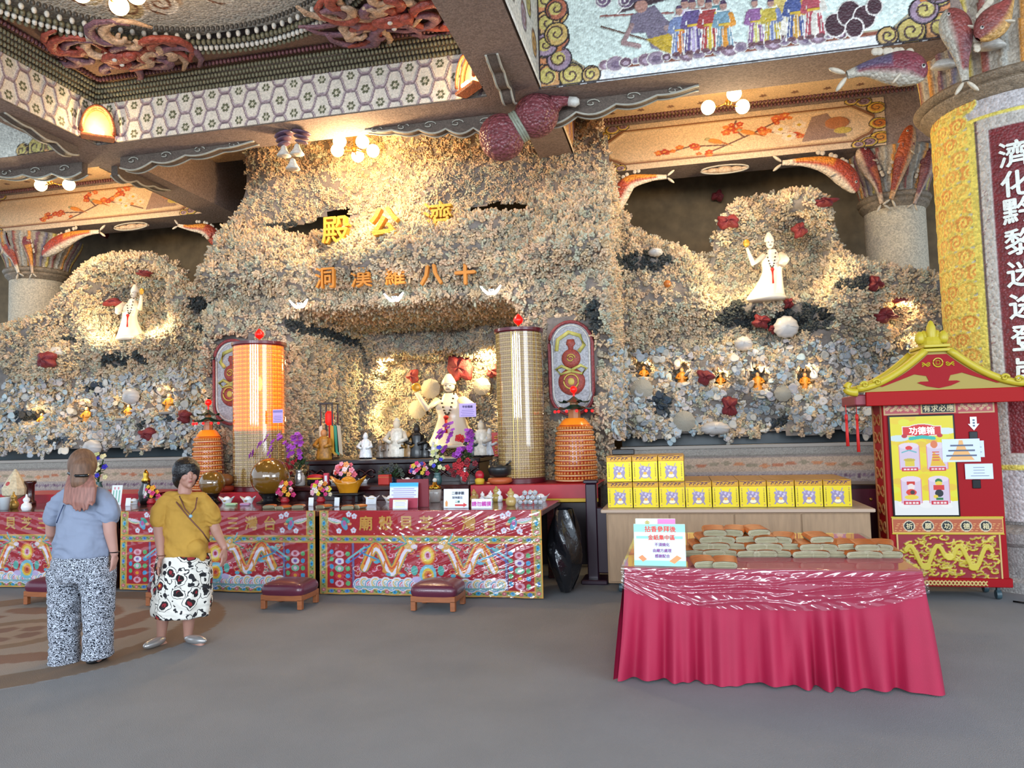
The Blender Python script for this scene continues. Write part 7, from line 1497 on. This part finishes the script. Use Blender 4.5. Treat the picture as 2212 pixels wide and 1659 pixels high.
def meld(mb, name, m, vox, sm=4, parent=None, loc=None, fac=.6, wr=0):
    o = mb.build(name, m, None); r = o.modifiers.new('r', 'REMESH'); r.mode = 'VOXEL'; r.voxel_size = vox; s = o.modifiers.new('s', 'SMOOTH'); s.factor = fac; s.iterations = sm
    bpy.context.view_layer.update(); me = bpy.data.meshes.new_from_object(o.evaluated_get(bpy.context.evaluated_depsgraph_get())); me.name = name; old = o.data; o.modifiers.clear(); o.data = me; bpy.data.meshes.remove(old)
    if not len(me.materials): me.materials.append(m)
    if wr:
        from mathutils import noise as NZ
        ns = [v.normal.copy() for v in me.vertices]
        for v, n_ in zip(me.vertices, ns):
            p = v.co; q_ = NZ.noise(Vector((p.x*5+p.z*4, p.y*5, p.z*13+3*NZ.noise(p*4)))); q2 = NZ.noise(Vector((p.x*11-p.z*6+7, p.y*9, p.z*7)))
            v.co = p+n_*wr*((1-abs(q_)*2.6)*.8+q2*.6+.1)
        me.update()
    me.shade_smooth(); 
    if parent: o.parent = parent
    if loc is not None: o.location = loc
    return o
def hand(mb, wrist, d, side, palm_n, s=1, curl=.35):
    """palm and five fingers; d = direction of fingers, side = towards the thumb"""
    w, d, sd, pn = Vector(wrist), Vector(d).normalized(), Vector(side).normalized(), Vector(palm_n).normalized(); c = w+d*.045*s
    mb.tube([w, w+d*.02*s, w+d*.05*s, w+d*.085*s], [.022*s, .028*s, .036*s, .032*s], 12, .45, tuple(pn))
    for k, (o, L) in enumerate(((.03, .066), (.011, .075), (-.009, .07), (-.028, .055))):
        b = w+d*.078*s+sd*o*s; m_ = b+d*L*.5*s+pn*curl*.012*s; e = m_+(d*(1-curl*.5)+pn*curl).normalized()*L*.5*s
        mb.tube([b-d*.012*s, b, m_, e], [.0095*s, .0092*s, .0088*s, .0072*s], 8); mb.sphere(tuple(e), .0075*s, 8, 6)
    b = w+d*.025*s+sd*.026*s; m_ = b+(d*.6+sd*.7)*.032*s; e = m_+(d*.95+sd*.15+pn*.3).normalized()*.03*s; mb.tube([b, m_, e], [.013*s, .0105*s, .009*s], 8); mb.sphere(tuple(e), .009*s, 8, 6)
# ---- long-haired woman seen from behind
YB = 4.86; r0 = at(175, 1432, Z=0); r0 = Vector((float(r0[0]), float(r0[1]), 0)); YB = r0.y
def B(px, py, dy=0): p = at(px, py, Y=YB+dy); return Vector((float(p[0]), float(p[1]), float(p[2])))-r0
SK1 = skin_mat('skin_fair', 'b5887a', [])
mb = MB()
mb.sphere(tuple(B(180, 1008, .0)), .09, 20, 14, (.86, 1.0, 1.25)); mb.sphere(tuple(B(183, 1026, .05)), .06, 14, 10, (.9, 1, 1.1)); mb.sphere(tuple(B(184, 1016, .1)), .02, 8, 6, (.8, 1, 1.4))
caps(mb, [B(180, 1035), B(180, 1062)], [.055, .062]); caps(mb, [B(180, 1075, .02), B(180, 1120, .02), B(180, 1165, .02), B(178, 1205, .01)], [.13, .15, .165, .17], 16)
for a, b in ((B(142, 1082), B(218, 1082)),): caps(mb, [a, b], [.05, .05])
la = [B(136, 1086), B(113, 1118, .02), B(112, 1150, .06), B(122, 1175, .2)]; caps(mb, la[:2]+la[2:], [.052, .05, .044, .03]); hand(mb, la[-1], (.35, .8, -.3), (0, .2, 1), (1, -.3, 0))
ra = [B(221, 1086), B(236, 1118), B(238, 1150, .0), B(247, 1196, .02)]; caps(mb, ra, [.052, .052, .045, .028]); hand(mb, ra[-1], (-.1, .05, -1), (-.2, 1, 0), (-1, -.1, 0))
for pts in (([B(156, 1225), B(146, 1320), B(142, 1400), B(141, 1428)]), ([B(206, 1225), B(213, 1320), B(212, 1400), B(211, 1418)])): caps(mb, pts, [.095, .065, .045, .042])
pw = meld(mb, 'person', SK1, .0065, 4, None, r0)
tag(pw, 'woman with long light brown hair seen from behind, pale blue T-shirt, black-white patterned trousers', 'person')
TB = mat('pale_blue_tee', '818a9e', rough=.85, noise=.06, nscale=6, bump=1.0, bscale=9)
mb = MB(); 
V_ = [(B(180, 1062), .10, .08), (B(180, 1080), .175, .115), (B(181, 1110), .19, .135), (B(179, 1150), .205, .155), (B(178, 1180), .215, .165), (B(177, 1200), .22, .165)]
def loft(mb, secs, n=28, fold=0, nf=7, cap=True, ph=0):
    vs = []; 
    for i, (c, a, b) in enumerate(secs):
        for k in range(n): t_ = 6.28318*k/n; f = 1+fold*math.sin(nf*t_+ph+i*.3)*i/len(secs); vs.append((c[0]+a*f*math.cos(t_), c[1]+b*f*math.sin(t_), c[2]))
    m = len(secs); fs = [(j*n+k, j*n+(k+1) % n, (j+1)*n+(k+1) % n, (j+1)*n+k) for j in range(m-1) for k in range(n)]
    if cap: fs += [tuple(range(n-1, -1, -1)), tuple((m-1)*n+k for k in range(n))]
    mb.add(vs, fs)
loft(mb, V_); caps(mb, [B(140, 1080), B(126, 1092), B(117, 1116, .01)], [.072, .074, .07]); caps(mb, [B(218, 1080), B(230, 1092), B(238, 1112)], [.072, .075, .071]); caps(mb, [B(150, 1074), B(210, 1074)], [.075, .075])
meld(mb, 'shirt', TB, .009, 5, pw, wr=.011)
ZB = mat('zebra_trousers', 'ffffff', rough=.8); nt = ZB.node_tree; wv = nt.nodes.new('ShaderNodeTexWave'); wv.inputs['Scale'].default_value = 18; wv.inputs['Distortion'].default_value = 16; wv.inputs['Detail'].default_value = 3; wv.inputs['Detail Scale'].default_value = 2.6; wv.bands_direction = 'Z'
cr = nt.nodes.new('ShaderNodeValToRGB'); cr.color_ramp.elements[0].position = .5; cr.color_ramp.elements[1].position = .6; cr.color_ramp.elements[0].color = (.012, .016, .028, 1); cr.color_ramp.elements[1].color = (.52, .55, .62, 1)
tc = nt.nodes.new('ShaderNodeTexCoord'); nt.links.new(tc.outputs['Object'], wv.inputs[0]); nt.links.new(wv.outputs[1], cr.inputs[0]); nt.links.new(cr.outputs[0], nt.nodes['Principled BSDF'].inputs['Base Color'])
mb = MB(); loft(mb, [(B(177, 1190), .20, .155), (B(177, 1212), .225, .17), (B(177, 1240), .225, .165), (B(177, 1252), .2, .15)]); 
loft(mb, [(B(146, 1225), .125, .145), (B(143, 1290), .115, .125), (B(141, 1350), .105, .11), (B(140, 1400), .098, .105), (B(140, 1432), .1, .12)], 24, .05, 5)
loft(mb, [(B(208, 1225), .125, .145), (B(213, 1290), .105, .12), (B(213, 1350), .098, .105), (B(211, 1390), .096, .105), (B(211, 1420), .1, .125)], 24, .05, 6)
meld(mb, 'trousers', ZB, .009, 4, pw, wr=.009)
for px, py in ((141, 1440), (212, 1427)): MB().sphere(tuple(B(px, py-5, .03)), .05, 14, 8, (.9, 2.2, .6)).build('shoe', mat('black_shoe', '15161a', rough=.5), pw, smooth=True)
HB1 = mat('brown_hair', '6b4c38', rough=.55, noise=.3, nscale=9, stretch=(7, 7, .6)); HB2 = mat('rosy_hair_ends', '8d5e52', rough=.55, noise=.3, nscale=9, stretch=(7, 7, .6))
mb = MB(); mb.sphere(tuple(B(178, 1003, -.015)), .103, 20, 14, (.93, 1.05, 1.18)); caps(mb, [B(178, 1010, -.05), B(176, 1040, -.08)], [.085, .075]); o = meld(mb, 'hair', HB1, .008, 2, pw)
mb = MB(); rr = random.Random(3)
for k in range(15):
    x = 146+k*4.0; mb.tube([B(x*.8+36, 1028, -.06), B(x, 1055, -.125+.02*abs(k-7)/7), B(x-3+rr.uniform(-3, 3), 1085, -.15+.03*abs(k-7)/7), B(x-2+rr.uniform(-4, 4), 1098+rr.uniform(-4, 12)-abs(k-7)*1.5, -.15)], [.02, .024, .02, .006], 8)
meld(mb, 'hair_lengths', HB2, .007, 2, pw)
MB().sphere(tuple(B(160, 1015, -.12)), .022, 10, 8, (.5, .5, 1.6)).build('hair_clip', mat('silver_clip', '9aa4a8', rough=.3, metal=.6), pw, smooth=True); MB().tube([B(148, 1022, -.1), B(165, 1028, -.14), B(190, 1027, -.13)], .012, 6).build('hair_tie', mat('black_gloss'), pw, smooth=True)
MB().tube([B(138, 1090, -.135), B(130, 1108, -.16), B(122, 1130, -.17)], .007, 6, flat=.5).build('bag_strap', mat('navy_strap', '24355c', rough=.6), pw, smooth=True)
MB().tube([tuple(Vector(ra[-1])+Vector((.034*math.cos(a), .03*math.sin(a), .012))) for a in np.linspace(0, 6.283, 15)[:-1]], .004, 5, closed=True).build('bracelet', mat('black_gloss'), pw)
# ---- woman in yellow, three-quarter view, walking to the right
r1 = at(378, 1396, Z=0); r1 = Vector((float(r1[0]), float(r1[1])+.05, 0)); YY = r1.y
def G(px, py, dy=0): p = at(px, py, Y=YY+dy); return Vector((float(p[0]), float(p[1]), float(p[2])))-r1
hc = G(404, 1024); fd = Vector((.80, -.60, -.05)).normalized(); rt = Vector((-.60, -.80, 0)).normalized()       # face direction and her right side
ep = [tuple(hc+fd*.083+rt*s*.031+Vector((0, 0, .008))) for s in (-1, 1)]; lp = tuple(hc+fd*.088+Vector((0, 0, -.052)))
spots = [(lp, .016, '9a4a48', (1, 1, 2.2))]+[(e, .012, '2a1c1a', (1, 1, 1.8)) for e in ep]+[(tuple(Vector(e)+Vector((0, 0, .022))), .015, '3a2a24', (1, 1, 3.2)) for e in ep]
SK2 = skin_mat('skin_tan', 'a87c6c', spots)
mb = MB(); Rf = fd.to_track_quat('Y', 'Z').to_matrix()
mb.sphere(tuple(hc), .088, 22, 16, (.84, .98, 1.22), Rf); mb.sphere(tuple(hc+fd*.03+Vector((0, 0, -.05))), .06, 14, 10, (.92, .95, 1.0), Rf); mb.sphere(tuple(hc+fd*.068+Vector((0, 0, -.09))), .02, 10, 8)
mb.tube([hc+fd*.08+Vector((0, 0, .02)), hc+fd*.094, hc+fd*.104+Vector((0, 0, -.02)), hc+fd*.088+Vector((0, 0, -.03))], [.008, .011, .015, .01], 8)
for s in (-1, 1): mb.sphere(tuple(hc+rt*s*.079+Vector((0, 0, -.012))), .024, 8, 6, (.35, .7, 1.2), Rf); mb.sphere(tuple(hc+fd*.06+rt*s*.035+Vector((0, 0, -.025))), .026, 8, 6)
mb.tube([hc+fd*.086+rt*-.018+Vector((0, 0, -.052)), hc+fd*.094+Vector((0, 0, -.052)), hc+fd*.086+rt*.018+Vector((0, 0, -.052))], .008, 8)
caps(mb, [G(400, 1045), G(399, 1072)], [.05, .058]); caps(mb, [G(400, 1088), G(400, 1120), G(398, 1160), G(396, 1200)], [.105, .12, .125, .14], 16); caps(mb, [G(355, 1088, -.05), G(442, 1090, .05)], [.058, .058])
a1 = [G(350, 1092, -.06), G(343, 1135, -.1), G(346, 1165, -.13), G(348, 1202, -.18)]; caps(mb, a1, [.056, .046, .042, .026]); hand(mb, a1[-1], (-.08, -.25, -1), (.5, -.8, 0), (.9, .3, 0))
a2 = [G(447, 1092, .05), G(458, 1125, .07), G(468, 1150, .06), G(485, 1182, .0)]; caps(mb, a2, [.054, .045, .041, .025]); hand(mb, a2[-1], (.15, -.25, -1), (.0, -1, 0), (-1, .0, 0))
f1, f2 = G(348, 1392, -.02), G(408, 1380, .05)
caps(mb, [G(372, 1215, -.03), G(358, 1290, -.04), G(352, 1330, -.02), G(348, 1382, .02)], [.09, .062, .05, .033]); caps(mb, [G(418, 1215, .03), G(412, 1290, .06), G(408, 1335, .06), G(406, 1376, .08)], [.09, .062, .05, .033])
caps(mb, [f1+Vector((0, .03, -.01)), f1+Vector((-.0, -.1, -.035))], [.032, .03]); caps(mb, [f2+Vector((0, .02, -.01)), f2+Vector((.14, -.04, -.03))], [.032, .028])
py_ = meld(mb, 'person', SK2, .0065, 4, None, r1)
tag(py_, 'woman with short black hair in a mustard top and floral skirt, walking to the right', 'person')
YT = mat('mustard_cotton', 'b08634', rough=.85, noise=.06, nscale=7, bump=1.0, bscale=10)
mb = MB(); loft(mb, [(G(398, 1069), .085, .08), (G(398, 1080), .165, .12), (G(401, 1115), .19, .135), (G(400, 1150), .195, .15), (G(398, 1185), .2, .16), (G(400, 1197), .2, .16)], fold=.02)
caps(mb, [G(362, 1086, -.05), G(350, 1100, -.07), G(346, 1124, -.08)], [.07, .074, .078]); caps(mb, [G(438, 1088, .04), G(450, 1100, .05), G(457, 1118, .06)], [.07, .072, .072]); caps(mb, [G(425, 1185, -.07), G(438, 1202, -.06)], [.07, .035]); caps(mb, [G(365, 1082, -.04), G(436, 1084, .04)], [.07, .07])
o = meld(mb, 'top', YT, .009, 4, py_, wr=.013)
# neckline: skin-coloured V
v = MB(); nk = G(410, 1078, -.1); v.prism([(nk.x-.055, nk.z+.02), (nk.x+.05, nk.z+.02), (nk.x+.02, nk.z-.09)], nk.y-.05, nk.y+.02)
MB().tube([G(388, 1072, -.09), G(400, 1100, -.17), G(411, 1112, -.18), G(422, 1098, -.15), G(426, 1075, -.08)], .006, 6).build('necklace_cord', mat('brown_cord', '6a4030', rough=.6), py_, smooth=True); MB().sphere(tuple(G(412, 1115, -.185)), .014, 10, 8).build('pendant', mat('pendant_blue', '8ab0c0', rough=.2), py_, smooth=True)
MB().tube([G(372, 1072, -.06), G(385, 1090, -.15), G(410, 1120, -.185), G(438, 1150, -.16), G(452, 1170, -.08)], .006, 6).build('bag_strap', mat('brown_cord'), py_, smooth=True)
SKM = bpy.data.materials.new('floral_skirt'); SKM.use_nodes = True; nt = SKM.node_tree; bs = nt.nodes['Principled BSDF']; bs.inputs['Roughness'].default_value = .85; tc = nt.nodes.new('ShaderNodeTexCoord')
nz = nt.nodes.new('ShaderNodeTexNoise'); nz.inputs['Scale'].default_value = 14; ad = nt.nodes.new('ShaderNodeMix'); ad.data_type = 'VECTOR'; ad.inputs[0].default_value = .06; nt.links.new(tc.outputs['Object'], nz.inputs['Vector']); nt.links.new(tc.outputs['Object'], ad.inputs[4]); nt.links.new(nz.outputs['Color'], ad.inputs[5])
vo = nt.nodes.new('ShaderNodeTexVoronoi'); vo.inputs['Scale'].default_value = 10.5; nt.links.new(ad.outputs[1], vo.inputs['Vector']); r1_ = nt.nodes.new('ShaderNodeValToRGB'); r1_.color_ramp.interpolation = 'CONSTANT'; e = r1_.color_ramp.elements
e[0].position = 0; e[0].color = (.6, .25, .02, 1); e[1].position = .1; e[1].color = (.25, .012, .02, 1)
for p_, c in ((.25, (.01, .008, .01, 1)), (.36, (.72, .69, .62, 1)), (.5, (.02, .02, .025, 1)), (.545, (.72, .69, .62, 1))): q = e.new(p_); q.color = c
nt.links.new(vo.outputs['Distance'], r1_.inputs[0]); v2 = nt.nodes.new('ShaderNodeTexVoronoi'); v2.inputs['Scale'].default_value = 17; nt.links.new(ad.outputs[1], v2.inputs['Vector']); r2_ = nt.nodes.new('ShaderNodeValToRGB'); r2_.color_ramp.interpolation = 'CONSTANT'; e = r2_.color_ramp.elements; e[0].color = (.02, .02, .03, 1); e[1].position = .33; e[1].color = (1, 1, 1, 1)
nt.links.new(v2.outputs['Distance'], r2_.inputs[0]); mu = nt.nodes.new('ShaderNodeMix'); mu.data_type = 'RGBA'; mu.blend_type = 'MULTIPLY'; mu.inputs[0].default_value = 1; nt.links.new(r1_.outputs[0], mu.inputs[6]); nt.links.new(r2_.outputs[0], mu.inputs[7]); nt.links.new(mu.outputs[2], bs.inputs['Base Color'])
mb = MB(); loft(mb, [(G(398, 1188), .185, .145), (G(398, 1205), .215, .165), (G(396, 1250), .235, .19), (G(394, 1300), .235, .19), (G(392, 1328), .225, .185)], 40, .09, 7, ph=1)
sk = meld(mb, 'skirt', SKM, .009, 3, py_, wr=.01)
mb = MB(); Rh = Rf
mb.sphere(tuple(hc-fd*.024+Vector((0, 0, .028))), .108, 22, 16, (1.0, 1.02, 1.02), Rh); mb.sphere(tuple(hc-fd*.055+Vector((0, 0, -.035))), .092, 18, 12, (1.08, .78, 1.1), Rh)
for s in (-1, 1): mb.sphere(tuple(hc+rt*s*.074-fd*.012+Vector((0, 0, -.01))), .046, 12, 8, (.5, 1.05, 1.25), Rh)
mb.sphere(tuple(hc+fd*.045+Vector((0, 0, .078))), .05, 12, 8, (1.2, .9, .5), Rh)
meld(mb, 'hair', mat('black_hair', '0d0d10', rough=.4, bump=.4, bscale=60), .008, 2, py_)
SV = mat('silver_shoe', 'b4b2b0', rough=.25, metal=.6)
for f, d in ((f1, Vector((-.02, -1, 0))), (f2, Vector((1, -.25, 0)))):
    c = f+d.normalized()*.075; Rm = d.to_track_quat('Y', 'Z').to_matrix(); s_ = MB().sphere((c.x, c.y, .035), .045, 16, 10, (1.0, 2.75, .8), Rm)
    s_.v = [(a, b, max(c_, .004)) for a, b, c_ in s_.v]; s_.build('shoe', SV, py_, smooth=True)
for pt in (a1[-1],): MB().tube([tuple(Vector(pt)+Vector((.031*math.cos(a), .028*math.sin(a), .008))) for a in np.linspace(0, 6.283, 15)[:-1]], .004, 5, closed=True).build('bracelet', mat('brown_cord'), py_)
# resting checks
bpy.context.view_layer.update()
